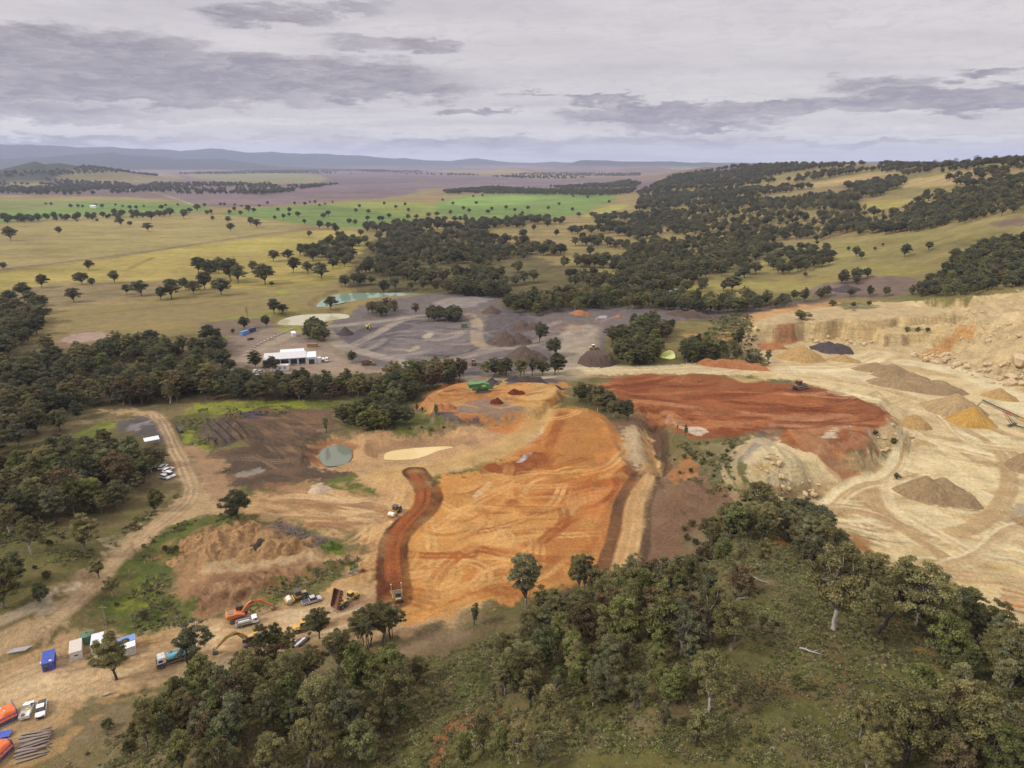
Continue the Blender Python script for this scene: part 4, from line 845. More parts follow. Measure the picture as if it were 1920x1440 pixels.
def make_tree(kind, seed, H, W_, base, nclump, nper, leaf, bark, size=.5, stems=1, lean=0.0, flat=.8, crad=(.13, .24)):
    """crown of leaf clumps carried by tapering limbs; base = height of the lowest leaves as a share of H"""
    rg = random.Random(seed); nr = np.random.default_rng(seed)
    ctr = Vector((lean * H, 0, H * (base + (1 - base) * .5))); hh = H * (1 - base) * .5
    clumps = []; tries = 0; lob = [(rg.uniform(0, 6.28), rg.uniform(.7, 1.15)) for _ in range(5)]
    while len(clumps) < nclump and tries < 4000:
        tries += 1
        p = Vector((rg.gauss(0, 1), rg.gauss(0, 1), rg.gauss(0, 1))).normalized() * rg.random() ** .36
        an = math.atan2(p.y, p.x); k = sum(max(0, math.cos(an - a)) ** 3 * s for a, s in lob) / 1.6
        k = .42 + .62 * min(k, 1.12)
        r_ = W_ * rg.uniform(*crad) * .62
        if p.z < -.45 and rg.random() < .55: continue
        q = Vector((p.x * (W_ / 2 - r_ * .7) * k, p.y * (W_ / 2 - r_ * .7) * k, p.z * (hh - r_ * .5)))
        q.z -= .22 * hh * (q.x ** 2 + q.y ** 2) / (W_ / 2) ** 2
        q += ctr
        if any((q - c).length < r_ * .75 for c, _ in clumps): continue
        clumps.append((q, r_))
    lm = leaves_mesh(kind + '_crown', clumps, nper, size, nr)
    segs = []
    r0 = H * .019 / math.sqrt(stems) * 1.25
    for s in range(stems):
        bx = Vector((rg.uniform(-.05, .05) * H * (stems > 1), rg.uniform(-.05, .05) * H * (stems > 1), -.6))
        fork = Vector((lean * H * .55 + bx.x * 1.8 + rg.uniform(-.03, .03) * H, bx.y * 1.8 + rg.uniform(-.03, .03) * H, H * max(.16, base * .85)))
        segs.append((wob(bx, fork, rg, 5, .05), [r0 * 1.25, r0, r0 * .9, r0 * .82, r0 * .75]))
        mine = clumps[s::stems]
        mains = sorted(mine, key=lambda c: -(c[0] - fork).length)[:max(3, len(mine) // 4)]
        ends = []
        for c, _ in mains:
            mid = fork.lerp(c, .5) + Vector((0, 0, -.04 * H)); pts = wob(fork, mid, rg, 4, .1)[:-1] + wob(mid, c, rg, 4, .1)
            segs.append((pts, [r0 * x for x in (.6, .52, .44, .36, .26, .18, .08)])); ends.append(pts)
        for c, _ in mine:
            if any((c - q).length < .1 for q, _ in mains): continue
            pts = rg.choice(ends); st = min(pts[1:5], key=lambda q: (q - c).length)
            segs.append((wob(st, c, rg, 4, .1), [r0 * .24, r0 * .18, r0 * .12, r0 * .05]))
    tm = tubes_mesh(kind + '_trunk', segs, 6)
    lm.materials.append(LEAF[leaf]); tm.materials.append(BARK[bark])
    return dict(crown=lm, trunk=tm, H=H, W=W_)
def make_dead(seed, H):
    rg = random.Random(seed); segs = []
    top = Vector((rg.uniform(-.5, .5), rg.uniform(-.5, .5), H * .55)); segs.append((wob((0, 0, -.4), top, rg, 5, .04), [.26, .22, .18, .15, .12]))
    for i in range(9):
        s = Vector((0, 0, 0)).lerp(top, rg.uniform(.45, 1)); e = s + Vector((rg.uniform(-1, 1) * H * .33, rg.uniform(-1, 1) * H * .33, rg.uniform(.25, .6) * H))
        pts = wob(s, e, rg, 5, .1); segs.append((pts, [.1, .08, .06, .04, .02]))
        for j in range(4):
            s2 = rg.choice(pts[1:4]); e2 = s2 + Vector((rg.uniform(-1, 1), rg.uniform(-1, 1), rg.uniform(.2, 1))) * H * .16
            segs.append((wob(s2, e2, rg, 4, .1), [.04, .03, .02, .01]))
    tm = tubes_mesh('dead_tree_branches', segs, 5); tm.materials.append(BARK['grey']); return tm
TP = {}
def add_tp(key, *a, **k): TP[key] = make_tree(*a, **k)
for i in range(5): add_tp('gum%d' % i, 'gum', 100 + i, 13 + i % 3, 9.5 + (i * 7 % 3), .24 + .04 * (i % 3), 66 + 5 * i, 210, 'gum', ['grey', 'pale', 'grey', 'dark', 'pale'][i], .34, 1 + (i % 3 == 2), crad=(.09, .17))
for i in range(3): add_tp('tall%d' % i, 'gum', 120 + i, 13.5, 6.4, .2, 60, 190, ['gum', 'green', 'gum'][i], ['pale', 'dark', 'grey'][i], .33, 1, crad=(.12, .22))
for i in range(2): add_tp('stem%d' % i, 'gum', 140 + i, 13, 9.5, .3, 64, 190, 'gum', 'dark', .34, 4, crad=(.09, .17))
for i in range(4): add_tp('dense%d' % i, 'gum', 200 + i, 11.5, 10.5 + i % 2, .14, 80, 120, 'dark', ['grey', 'dark'][i % 2], .46, 1, crad=(.11, .19))
for i in range(4): add_tp('oak%d' % i, 'paddock', 240 + i, 11, 11.5 + (i % 2), .22, 60, 110, 'dark', 'dark', .55, 1, crad=(.12, .22))
for i in range(3): add_tp('green%d' % i, 'gum', 300 + i, 10.5, 8.0, .1, 74, 180, 'green', 'grey', .34, 1, crad=(.11, .2))
for i in range(3): add_tp('young%d' % i, 'gum', 340 + i, 8.5, 3.8, .2, 34, 150, 'green' if i == 1 else 'gum', 'dark', .28, 1, crad=(.18, .32))
add_tp('brown0', 'gum', 370, 10, 8, .2, 60, 180, 'brown', 'grey', .34, 1, crad=(.1, .18))
add_tp('lean0', 'gum', 380, 13, 13, .34, 70, 210, 'gum', 'dark', .36, 1, lean=.32, crad=(.08, .15))
for i in range(3): add_tp('bush%d' % i, 'bush', 400 + i, 3.2, 4.2, .02, 30, 80, 'bush', 'dark', .32, 1, crad=(.16, .3))
for i in range(3):
    nr_ = np.random.default_rng(500 + i); q_ = [(Vector((nr_.normal() * .6, nr_.normal() * .6, .12)), .18 + .25 * nr_.random()) for _ in range(7)]
    lm_ = leaves_mesh('tuft_crown', q_, 16, .30, nr_, -1.2); lm_.materials.append(LEAF['green' if i == 2 else 'straw']); tm_ = tubes_mesh('tuft_stem', [([(0, 0, -.1), (0, 0, .2)], [.05, .03])], 5); tm_.materials.append(BARK['dark'])
    TP['tuft%d' % i] = dict(crown=lm_, trunk=tm_, H=.6, W=1.6)
TK = {'gum': [k for k in TP if k[:3] == 'gum'], 'tall': ['tall0', 'tall1', 'tall2'], 'tuft': ['tuft0', 'tuft1', 'tuft2'], 'stem': ['stem0', 'stem1'], 'dense': [k for k in TP if k[:5] == 'dense'], 'oak': [k for k in TP if k[:3] == 'oak'],
      'green': [k for k in TP if k[:5] == 'green'], 'young': [k for k in TP if k[:5] == 'young'], 'brown': ['brown0'], 'lean': ['lean0'], 'bush': [k for k in TP if k[:4] == 'bush']}
PROTO = {}
TREES = []
def kz(p): return float(height(np.array([p[0]]), np.array([p[1]]))[0])
trg = random.Random(5)
def single(u, v, hpx, kinds, label, group=None, kind='gum_tree', wide=1.0, cat='tree', rz=None):
    p = at(u, v); h = hpx * depth(p) / F / (.93 if v < 900 else .8)
    TREES.append(dict(p=p, h=h, tp=trg.choice(TK[trg.choice(kinds.split())]), label=label, group=group, kind=kind, wide=wide, cat=cat, px=hpx if kind != 'gum_tree' else hpx + 400, rz=rz))
def grove(poly, spacing, hr, kinds, label, group, kind='gum_tree', dens=None, cat='tree', avoid=(), wide=1.0, maxn=9000):
    P = ground(poly); x0, y0 = P.min(0); x1, y1 = P.max(0)
    nx = int((x1 - x0) / spacing) + 1; ny = int((y1 - y0) / spacing) + 1
    rg = np.random.default_rng(len(TREES) + 3)
    gx, gy = np.meshgrid(np.arange(nx), np.arange(ny))
    x = (x0 + (gx + rg.uniform(-.48, .48, gx.shape) + .5 * (gy % 2)) * spacing).ravel(); y = (y0 + (gy + rg.uniform(-.48, .48, gy.shape)) * spacing).ravel()
    ok = sdist(x, y, P) > 0
    if dens is not None:
        sc, th = dens; ok &= fbm(x / sc, y / sc, 3, 91) + rg.uniform(-.12, .12, x.shape) > th
    for a in avoid: ok &= sdist(x, y, ground(a)) < 2
    x, y = x[ok][:maxn], y[ok][:maxn]; z = height(x, y); ks = kinds.split()
    for i in range(len(x)):
        p = Vector((x[i], y[i], z[i])); h = rg.uniform(*hr) * (.82 + .3 * rg.random())
        TREES.append(dict(p=p, h=h, tp=trg.choice(TK[trg.choice(ks)]), label=label, group=group, kind=kind, wide=wide, cat=cat, px=h * F / max(depth(p), 1) if y[i] > 0 else 0, rz=None))

# ---- foreground, one by one
for u, v, h, k, w in [(497, 1236, 62, 'stem', .9), (521, 1237, 66, 'gum', .7), (545, 1236, 58, 'stem', .8)]:
    single(u, v, h, k, 'slender dark-stemmed gum on the lower edge of the machine park', 'slender gums between the machine park and the slope', wide=w)
single(600, 1197, 55, 'gum', 'spreading gum whose crown hides part of the yellow dump truck with its tray down', wide=1.25)
single(362, 1252, 78, 'stem', 'broad multi-stemmed gum standing over the blue water truck', wide=1.15)
single(218, 1276, 82, 'gum', 'full-crowned gum in front of the white and blue site sheds', wide=1.05)
for u, v, h in [(680, 1213, 68), (692, 1211, 72), (712, 1206, 76), (735, 1197, 66)]:
    single(u, v, h, 'stem gum', 'dark-trunked gum in the small clump below the red dirt road', 'clump of gums below the red dirt road', wide=1.0)
single(985, 1142, 92, 'gum', 'tall open-crowned gum at the lower edge of the orange pad, left of two thin gums', wide=1.15)
for u, v, h in [(1085, 1116, 72), (1096, 1114, 66)]: single(u, v, h, 'gum', 'thin gum with a bare lower trunk against the end of the haul road', 'two thin gums by the haul road', wide=.8)
single(890, 1173, 40, 'young', 'small sapling alone on the lower rim of the orange pad')
single(1418, 994, 82, 'gum', 'big gum on the crest where the twin wheel track ends', wide=1.1)
single(1560, 1180, 150, 'gum', 'tall gum with a pale lower trunk on the grassy slope', wide=1.0)
single(1640, 1190, 128, 'lean', 'leaning dark-limbed gum on the crest above the quarry', wide=1.05, rz=.15)
single(1757, 1192, 112, 'stem', 'forked gum beside the orange cutting on the crest', wide=.9)
single(1495, 985, 52, 'dense', 'dense dark gum beside the big gum at the end of the twin wheel track', wide=1.1)
single(1690, 1440, 150, 'gum', 'large grey gum at the bottom edge near the right corner', wide=1.1)
single(1810, 1440, 150, 'gum', 'large rounded gum in the bottom right corner', wide=1.2)
single(446, 975, 50, 'dense', 'lone dark round tree beside the left dirt track', wide=1.1)
SAP = [(1030, 1354, 74), (906, 1412, 84), (944, 1424, 70), (972, 1434, 76), (994, 1326, 70), (1128, 1322, 74), (1075, 1306, 60), (942, 1299, 72), (1303, 1400, 76), (1244, 1372, 50), (1092, 1384, 34),
       (1328, 1337, 110), (1270, 1320, 70), (1190, 1330, 66), (1230, 1250, 66), (1290, 1260, 70), (1490, 1300, 44), (1010, 1450, 60), (870, 1440, 66)]
for u, v, h in SAP: single(u, v, h, 'young young gum', 'thin young gum on the open foreground slope', 'young gums on the foreground slope', wide=1.0)
LEFTS = [(60, 1040, 62), (160, 1040, 66), (185, 1082, 34), (10, 1140, 90), (30, 1100, 60), (75, 1132, 36), (210, 1118, 34), (290, 960, 40)]
for u, v, h in LEFTS: single(u, v, h, 'gum green', 'olive gum among rough grass left of the dirt track', 'gums left of the dirt track', wide=1.1)
# ---- dense groves in front
grove([(270, 1330), (400, 1285), (560, 1268), (700, 1250), (820, 1262), (800, 1350), (740, 1420), (640, 1460), (480, 1480), (330, 1460), (270, 1400)], 4.8, (6.5, 12), 'gum tall tall young green stem brown gum', 'olive gum in the dense grove at the bottom left of centre', 'grove at the bottom left of centre', dens=(16, -.12))
grove([(960, 1190), (1060, 1150), (1110, 1120), (1200, 1100), (1290, 1075), (1330, 1010), (1400, 985), (1450, 1010), (1420, 1100), (1400, 1180), (1350, 1250), (1240, 1240), (1180, 1290), (1060, 1280), (1000, 1250)], 5.2, (7, 13.5), 'gum gum tall tall stem green brown young', 'olive gum in the grove between the haul road and the slope', 'grove between the haul road and the foreground slope', dens=(16, -.2))
grove([(930, 1260), (960, 1240), (1000, 1250), (1010, 1310), (940, 1320)], 5.5, (8, 10), 'gum green', 'olive gum in the grove between the haul road and the slope', 'grove between the haul road and the foreground slope')
grove([(1460, 985), (1510, 985), (1560, 1040), (1640, 1130), (1600, 1140), (1560, 1090), (1500, 1050)], 4.7, (7, 13), 'gum tall gum stem dense', 'gum on the crest line overlooking the pale quarry floor', 'gums on the crest over the quarry')
grove([(1680, 1150), (1760, 1180), (1930, 1210), (1930, 1300), (1800, 1290), (1740, 1220)], 6, (7, 12), 'gum green tall stem', 'gum in the thick stand at the right edge', 'thick stand at the right edge', dens=(20, -.25))
grove([(1620, 1350), (1720, 1300), (1810, 1270), (1960, 1240), (2040, 1500), (1580, 1500)], 5.0, (7, 12), 'gum gum green brown tall young', 'gum in the thick stand at the right edge', 'thick stand at the right edge', dens=(20, -.25))
grove([(950, 1300), (1010, 1262), (1180, 1295), (1260, 1240), (1400, 1195), (1445, 1150), (1425, 1250), (1330, 1296), (1200, 1345), (1060, 1345), (960, 1340)], 4.6, (4.5, 8), 'young young tall green', 'young gum in the open thicket on the foreground slope', 'open thicket on the foreground slope', dens=(14, -.08))
grove([(1560, 1060), (1650, 1130), (1760, 1170), (1800, 1190), (1700, 1180), (1600, 1150)], 6, (6, 11), 'tall gum stem', 'gum on the crest line overlooking the pale quarry floor', 'gums on the crest over the quarry')
# ---- left block, belt, clumps round the pits
LB = ('olive gum in the thick block left of the dirt track', 'thick block left of the dirt track')
grove([(-80, 895), (70, 875), (150, 860), (250, 862), (305, 885), (296, 915), (230, 950), (150, 990), (60, 985), (-80, 990)], 6.0, (7, 14), 'gum dense gum green tall brown', *LB, dens=(18, -.24))
grove([(180, 866), (262, 852), (300, 864), (312, 886), (250, 886), (190, 880)], 6.5, (9, 12), 'gum dense', *LB)
grove([(-80, 800), (60, 782), (150, 770), (165, 790), (100, 822), (20, 848), (-80, 860)], 8, (10, 13), 'gum dense', *LB, dens=(24, -.3))
grove([(-80, 1000), (60, 990), (150, 1000), (120, 1060), (30, 1090), (-80, 1110)], 11, (7, 10), 'gum green', 'olive gum among rough grass left of the dirt track', 'gums left of the dirt track', dens=(20, -.1))
BE = ('dark gum in the long belt between the workshop and the pits', 'belt of gums between the workshop and the pits')
ROADGAP = [(-80, 775), (30, 750), (170, 722), (180, 732), (60, 762), (-80, 790)]
grove([(-80, 770), (100, 750), (250, 735), (400, 720), (430, 730), (560, 731), (715, 731), (750, 712), (880, 698), (888, 716), (800, 737), (740, 744), (640, 750), (500, 752), (400, 752), (320, 758), (180, 765), (60, 785), (-80, 805)], 5.8, (8, 14), 'dense gum tall dense green brown', *BE, dens=(16, -.5), avoid=(ROADGAP,))
grove([(-80, 690), (40, 668), (160, 655), (420, 640), (425, 690), (440, 700), (300, 720), (100, 745), (-80, 765)], 7.4, (6.5, 14), 'dense gum dense oak tall green', 'dark gum in the wood on the left, beyond the dirt track', 'wood on the left beyond the dirt track', dens=(26, -.2), avoid=(ROADGAP, [(90, 665), (110, 635), (215, 622), (222, 655)]))
grove([(-80, 610), (20, 590), (72, 590), (90, 610), (70, 640), (30, 670), (-80, 690)], 10, (10, 14), 'oak dense', 'dark gum in the wood on the left, beyond the dirt track', 'wood on the left beyond the dirt track')
grove([(640, 790), (690, 775), (750, 775), (765, 795), (720, 808), (650, 808)], 5, (8, 12), 'green green dense', 'bright green tree in the clump between the brown paddock and the orange pad', 'green clump above the ponds')
grove([(700, 745), (780, 742), (790, 755), (740, 775), (700, 770)], 6, (8, 11), 'green dense', 'bright green tree in the clump between the brown paddock and the orange pad', 'green clump above the ponds')
for u, v, h in [(612, 812, 32), (818, 782, 26), (782, 772, 18), (792, 775, 14)]: single(u, v, h, 'young', 'narrow young tree near the rim of the two ponds', 'young trees above the ponds')
grove([(895, 708), (960, 700), (1062, 694), (1064, 702), (960, 711), (892, 714)], 6, (9, 12), 'dense gum', 'dark gum in the row between the grey yard and the crusher pad', 'row of gums above the crusher pad')
grove([(1065, 752), (1090, 740), (1140, 752), (1150, 768), (1185, 795), (1170, 805), (1120, 775)], 5.5, (7.5, 11), 'dense gum gum', 'dark gum between the orange pad and the red fill', 'gums between the orange pad and the red fill')
CL = ('dark gum in the clump beside the pale haul road', 'clump beside the pale haul road')
grove([(1150, 672), (1160, 655), (1225, 650), (1238, 668), (1226, 684), (1180, 688)], 5.8, (10, 13.5), 'dense green dense', *CL)
grove([(1145, 636), (1220, 612), (1262, 622), (1240, 648), (1160, 650)], 7, (10, 13), 'dense dense green', *CL)
grove([(1275, 682), (1290, 658), (1318, 655), (1330, 676), (1300, 686)], 5.5, (10, 13), 'dense green', *CL)
grove([(1325, 655), (1360, 650), (1420, 672), (1435, 682), (1350, 682)], 6, (3, 5), 'bush', 'low dark bush on the mound behind the pale haul road', 'bushes on the mound by the haul road', kind='bush', cat='bush')
single(1385, 650, 36, 'dense', 'single dark gum on the mound left of the quarry wall'); single(1440, 682, 28, 'young', 'small gum at the right foot of the green mound')
grove([(800, 603), (872, 603), (866, 592), (804, 590)], 6, (8, 10), 'dense', 'dark tree in the round clump inside the grey gravel yard', 'round clump inside the gravel yard')
grove([(682, 598), (742, 594), (746, 582), (690, 584)], 7, (9, 11), 'dense brown gum', 'tree in the loose clump by the pale dam', 'loose clump by the pale dam')
single(780, 590, 22, 'brown', 'russet umbrella-shaped tree beside the dam road')
grove([(572, 642), (612, 642), (600, 618), (578, 612)], 5.5, (8, 11), 'dense green', 'tree in the dark clump behind the workshop', 'dark clump behind the workshop')
for u, v, h in [(458, 618, 24), (500, 614, 22), (437, 626, 10), (660, 680, 22), (480, 690, 34), (510, 696, 30), (1012, 640, 36), (1042, 667, 34)]:
    single(u, v, h, 'dense', 'dark round tree standing by itself in the gravel yard or round the workshop', 'single trees of the gravel yard')
YW = ('dark gum in the wood along the far side of the gravel yard', 'wood behind the gravel yard')
grove([(950, 592), (952, 566), (1100, 558), (1300, 568), (1480, 568), (1490, 578), (1340, 592), (1260, 586), (1180, 582), (1060, 586), (1000, 594)], 8, (8, 14), 'dense gum green', *YW)
grove([(830, 552), (860, 540), (950, 545), (960, 560), (900, 560)], 9, (10, 13), 'dense', *YW)
CW = ('dark tree in the large wood beyond the gravel yard', 'large wood beyond the gravel yard')
grove([(640, 548), (660, 520), (700, 500), (690, 462), (760, 440), (900, 440), (1000, 462), (1100, 482), (1240, 520), (1260, 548), (1200, 562), (1000, 562), (860, 552), (760, 548)], 12, (8, 15), 'oak dense gum', *CW, dens=(40, -.06))
grove([(560, 480), (700, 425), (1000, 408), (1250, 398), (1260, 480), (1100, 482), (900, 442), (700, 462), (640, 520)], 16, (11, 15), 'oak', *CW, dens=(60, .1))
RW = ('dark tree in the woods covering the hills at right', 'woods on the hills at right')
grove([(1160, 520), (1180, 430), (1300, 395), (1500, 372), (1640, 368), (1900, 350), (1940, 395), (1720, 432), (1560, 452), (1460, 470), (1340, 520), (1240, 545)], 12.5, (8, 15), 'oak dense gum', *RW, dens=(60, -.12), avoid=([(1610, 372), (1730, 366), (1730, 378), (1650, 397), (1610, 398)],))
grove([(1180, 440), (1200, 365), (1400, 358), (1660, 352), (1660, 370), (1500, 375), (1300, 398)], 17, (11, 15), 'oak', *RW, dens=(150, -.08))
grove([(1190, 365), (1260, 332), (1400, 312), (1500, 310), (1640, 311), (1640, 322), (1560, 334), (1440, 352), (1300, 358)], 19, (12, 17), 'oak', *RW, dens=(200, -.16))
grove([(1640, 322), (1760, 312), (1930, 306), (1940, 318), (1800, 320), (1700, 330)], 15, (10, 14), 'oak dense', *RW, dens=(70, -.02))
grove([(1580, 352), (1680, 335), (1700, 340), (1690, 356), (1600, 360)], 14, (11, 14), 'oak', *RW)
grove([(1780, 350), (1900, 335), (1940, 345), (1860, 358)], 12, (10, 13), 'oak', *RW, dens=(60, -.2))
grove([(1640, 432), (1700, 398), (1800, 372), (1940, 346), (1950, 398), (1720, 438)], 11, (8, 13), 'oak dense gum', *RW, dens=(40, -.3))
grove([(1760, 340), (1850, 322), (1950, 306), (1950, 330), (1860, 350)], 13, (7, 12), 'oak dense', *RW, dens=(50, -.05))
RM = ('dark gum in the wood above the quarry wall', 'wood above the quarry wall')
grove([(1700, 556), (1760, 520), (1800, 480), (1930, 445), (1990, 500), (1930, 540), (1860, 552), (1780, 562)], 7.5, (8, 12), 'dense oak green gum', *RM, dens=(30, -.4))
grove([(1500, 548), (1560, 530), (1600, 520), (1640, 516), (1560, 555), (1510, 570), (1440, 560)], 10, (9, 12), 'dense', *RM, dens=(40, -.1))
grove([(1420, 500), (1500, 470), (1560, 470), (1560, 500), (1460, 520)], 12, (10, 13), 'oak', *RW, dens=(60, -.1))
grove([(1200, 545), (1240, 470), (1330, 470), (1420, 510), (1390, 548), (1300, 560)], 17, (10, 14), 'oak dense', *CW, dens=(50, -.02))
PR = ('dark tree standing apart on the grassy slope at right', 'trees apart on the slope at right')
for u, v, h in [(1695, 482, 24), (1605, 482, 20), (1615, 486, 14), (1520, 492, 26), (1545, 490, 24), (1532, 460, 9), (1640, 470, 7), (1655, 462, 6), (1780, 525, 30), (1836, 490, 24), (1865, 470, 24), (1464, 572, 18), (1536, 556, 16), (1660, 556, 18), (1630, 556, 20), (1595, 556, 16), (1740, 470, 16), (1510, 520, 10), (1590, 300 + 170, 8)]:
    single(u, v, h, 'oak dense', *PR, kind='paddock_tree', wide=1.05)
for u, v, h in [(1720, 313, 7), (1752, 309, 9), (1790, 307, 10), (1830, 303, 11), (1858, 300, 10), (1882, 297, 12), (1905, 296, 13), (1540, 311, 5), (1590, 310, 6), (1620, 309, 6), (1650, 309, 6), (1690, 312, 6)]:
    single(u, v, h, 'oak', 'small tree standing out on the skyline of the hill at right', 'trees on the skyline at right', kind='paddock_tree')
# ---- paddocks on the left and in the centre
Z1 = [(65, 605, 26), (335, 568, 14), (833, 553, 16), (682, 520, 15), (733, 522, 9), (1297, 552, 15), (1283, 505, 12), (1410, 518, 15), (1445, 533, 16), (1195, 492, 9), (1355, 463, 9), (1290, 458, 9), (1320, 440, 9), (1400, 445, 13),
      (1430, 447, 9), (1547, 487, 8), (1595, 483, 10), (1628, 470, 8), (1678, 473, 11), (1567, 443, 8), (1628, 448, 10), (1847, 465, 10), (1820, 478, 9), (1715, 510, 9), (1797, 538, 15), (1845, 540, 13), (1882, 535, 10), (1738, 585, 12),
      (1890, 560, 14), (490, 480, 8), (437, 500, 5), (530, 475, 10), (580, 475, 11), (548, 498, 6), (805, 480, 11), (850, 490, 17), (885, 460, 9), (958, 470, 16), (1035, 480, 17), (1070, 450, 10), (1110, 440, 14), (1152, 415, 7),
      (1003, 412, 6), (20, 768, 14), (236, 868, 24), (498, 770, 18), (462, 852, 23), (520, 860, 15), (648, 842, 23), (415, 952, 26), (715, 905, 18), (795, 915, 28), (905, 935, 24), (965, 930, 36), (1045, 885, 23), (1090, 905, 24),
      (1245, 910, 31), (1150, 880, 33), (1120, 790, 30), (1180, 820, 34), (1230, 790, 30), (1300, 830, 40), (1340, 840, 30), (1420, 780, 20), (1490, 850, 38), (1530, 860, 9), (1650, 785, 28), (1735, 790, 22), (1810, 820, 30), (1540, 720, 20),
      (1620, 715, 20), (1690, 690, 22), (1760, 720, 22), (1830, 680, 20), (1890, 700, 22), (1540, 1015, 28), (1590, 1015, 18), (1860, 990, 24), (140, 930, 30), (185, 975, 30), (230, 1010, 34), (100, 1020, 30), (60, 960, 26), (30, 1010, 28),
      (260, 405, 5), (290, 407, 6), (400, 422, 8), (440, 420, 7), (465, 420, 6), (540, 412, 5), (575, 422, 8), (650, 410, 5), (690, 418, 5), (735, 430, 8), (770, 430, 8), (812, 418, 5), (910, 430, 9), (935, 415, 6),
      (30, 497, 16), (120, 495, 15), (160, 495, 13), (210, 490, 13), (260, 488, 12), (310, 488, 15), (380, 490, 12), (60, 498, 13), (650, 465, 13), (690, 470, 13), (745, 465, 12), (770, 462, 10), (1165, 460, 9), (1190, 456, 9),
      (1240, 408, 6), (1265, 408, 6), (1320, 410, 5), (1360, 418, 5), (1460, 415, 5), (1505, 400, 6), (1657, 403, 6), (1715, 408, 7), (1745, 395, 5), (1775, 398, 7), (1830, 405, 5), (1872, 395, 5), (1797, 415, 6)]
for x, y, h in Z1:
    single(x / 3, y / 3 + 250, h, 'oak', 'dark round-crowned tree standing on the tan and yellow paddocks at left', 'trees of the paddocks at left', kind='paddock_tree', wide=1.1)
Z2 = [(45, 380), (20, 392), (210, 340), (190, 365), (255, 370), (330, 410), (250, 408), (365, 395), (285, 440), (258, 450), (345, 445), (430, 445), (315, 410), (190, 430), (155, 425), (470, 362), (465, 400), (510, 400), (760, 352), (790, 365),
      (828, 322), (812, 285), (860, 280), (1265, 328), (1335, 360), (1370, 388), (1030, 362), (985, 347), (910, 355), (890, 372), (1100, 350), (1210, 352), (1340, 285), (1417, 290), (1530, 315), (650, 305), (705, 325), (340, 325), (400, 345), (450, 330),
      (575, 390), (620, 385), (660, 410), (690, 375), (770, 400), (820, 430), (870, 465), (1070, 380), (1150, 415), (1205, 440), (1280, 420), (1130, 460), (1250, 490), (60, 520), (100, 500), (180, 520), (205, 540), (260, 650), (350, 690), (440, 710), (200, 745), (10, 705), (70, 660), (130, 650), (400, 770), (340, 790), (840, 540), (880, 545)]
for x, y in Z2:
    single(x / 2.8235 + 600, y / 2.8235 + 270, 5 + max(0, y - 280) * .038, 'oak', 'dark tree on the green and yellow fields in the middle distance', 'trees of the fields in the middle distance', kind='paddock_tree', wide=1.1)
# ---- far woodland, tree lines
FW = ('far-off tree in the lines and woods of the plain', 'far trees of the plain')
grove([(-60, 362), (-60, 335), (100, 338), (240, 345), (270, 362), (120, 368)], 30, (12, 17), 'oak', *FW, dens=(300, -.1))
grove([(200, 364), (300, 340), (500, 345), (560, 362), (430, 368), (300, 370)], 34, (12, 16), 'oak', *FW, dens=(260, .06))
grove([(440, 366), (620, 344), (640, 346), (480, 368)], 22, (12, 16), 'oak', *FW, dens=(200, .1))
grove([(830, 360), (920, 352), (1190, 356), (1190, 363), (980, 365), (840, 364)], 18, (10, 14), 'oak', *FW, dens=(200, -.25))
grove([(1020, 352), (1180, 340), (1200, 346), (1190, 352), (1060, 358)], 18, (11, 15), 'oak', *FW, dens=(200, -.25))
grove([(-40, 420), (0, 415), (320, 403), (330, 407), (0, 421)], 24, (10, 14), 'oak', *FW, dens=(200, .0))
grove([(-60, 329), (0, 326), (60, 322), (130, 322), (280, 327), (300, 331), (120, 331), (-60, 335)], 34, (14, 20), 'oak', *FW, dens=(500, -.5))
grove([(330, 326), (480, 320), (720, 319), (860, 324), (900, 330), (700, 327), (480, 326), (340, 330)], 60, (14, 20), 'oak', *FW, dens=(700, .05))
grove([(500, 350), (640, 345), (720, 346), (600, 353)], 40, (12, 16), 'oak', *FW, dens=(300, .2))
grove([(920, 332), (1000, 322), (1200, 322), (1200, 330), (1000, 338)], 50, (12, 18), 'oak', *FW, dens=(500, .12))
# ---- bushes
BU = ('low olive bush in the rough grass of the foreground slope', 'bushes of the foreground slope')
grove([(180, 1360), (280, 1310), (280, 1440), (160, 1440)], 7, (1.5, 3.5), 'bush', *BU, kind='bush', cat='bush', dens=(12, .0))
grove([(860, 1240), (940, 1280), (1060, 1300), (1300, 1300), (1440, 1250), (1500, 1440), (900, 1440), (830, 1330)], 8, (.9, 2.2), 'bush', *BU, kind='bush', cat='bush', dens=(14, .18))
grove([(600, 1245), (760, 1220), (930, 1180), (950, 1230), (830, 1260), (640, 1262)], 6, (1, 2.4), 'bush', *BU, kind='bush', cat='bush', dens=(12, .05))
grove([(1480, 1090), (1600, 1190), (1700, 1260), (1640, 1330), (1480, 1250)], 9, (.8, 1.8), 'bush', *BU, kind='bush', cat='bush', dens=(14, .2))
BL = ('low bush among the heaps or beside the left dirt track', 'bushes round the heaps')
grove([(200, 1100), (330, 1000), (350, 1050), (330, 1170), (210, 1190)], 7, (1.2, 2.6), 'bush', *BL, kind='bush', cat='bush', dens=(12, .05))
grove([(0, 1000), (160, 1010), (160, 1060), (60, 1120), (0, 1140)], 9, (1.2, 2.8), 'bush', *BL, kind='bush', cat='bush', dens=(14, .0))
BG = ('low bush on the rough ground above the haul road and gully', 'bushes between the gully and the quarry')
grove([(1230, 860), (1300, 835), (1380, 830), (1370, 880), (1380, 920), (1340, 920), (1280, 880)], 6, (1, 2.2), 'bush', *BG, kind='bush', cat='bush', dens=(10, -.1))
grove([(1250, 1000), (1320, 960), (1380, 930), (1390, 960), (1300, 1040)], 6, (1.4, 3), 'bush', *BG, kind='bush', cat='bush', dens=(10, -.1))
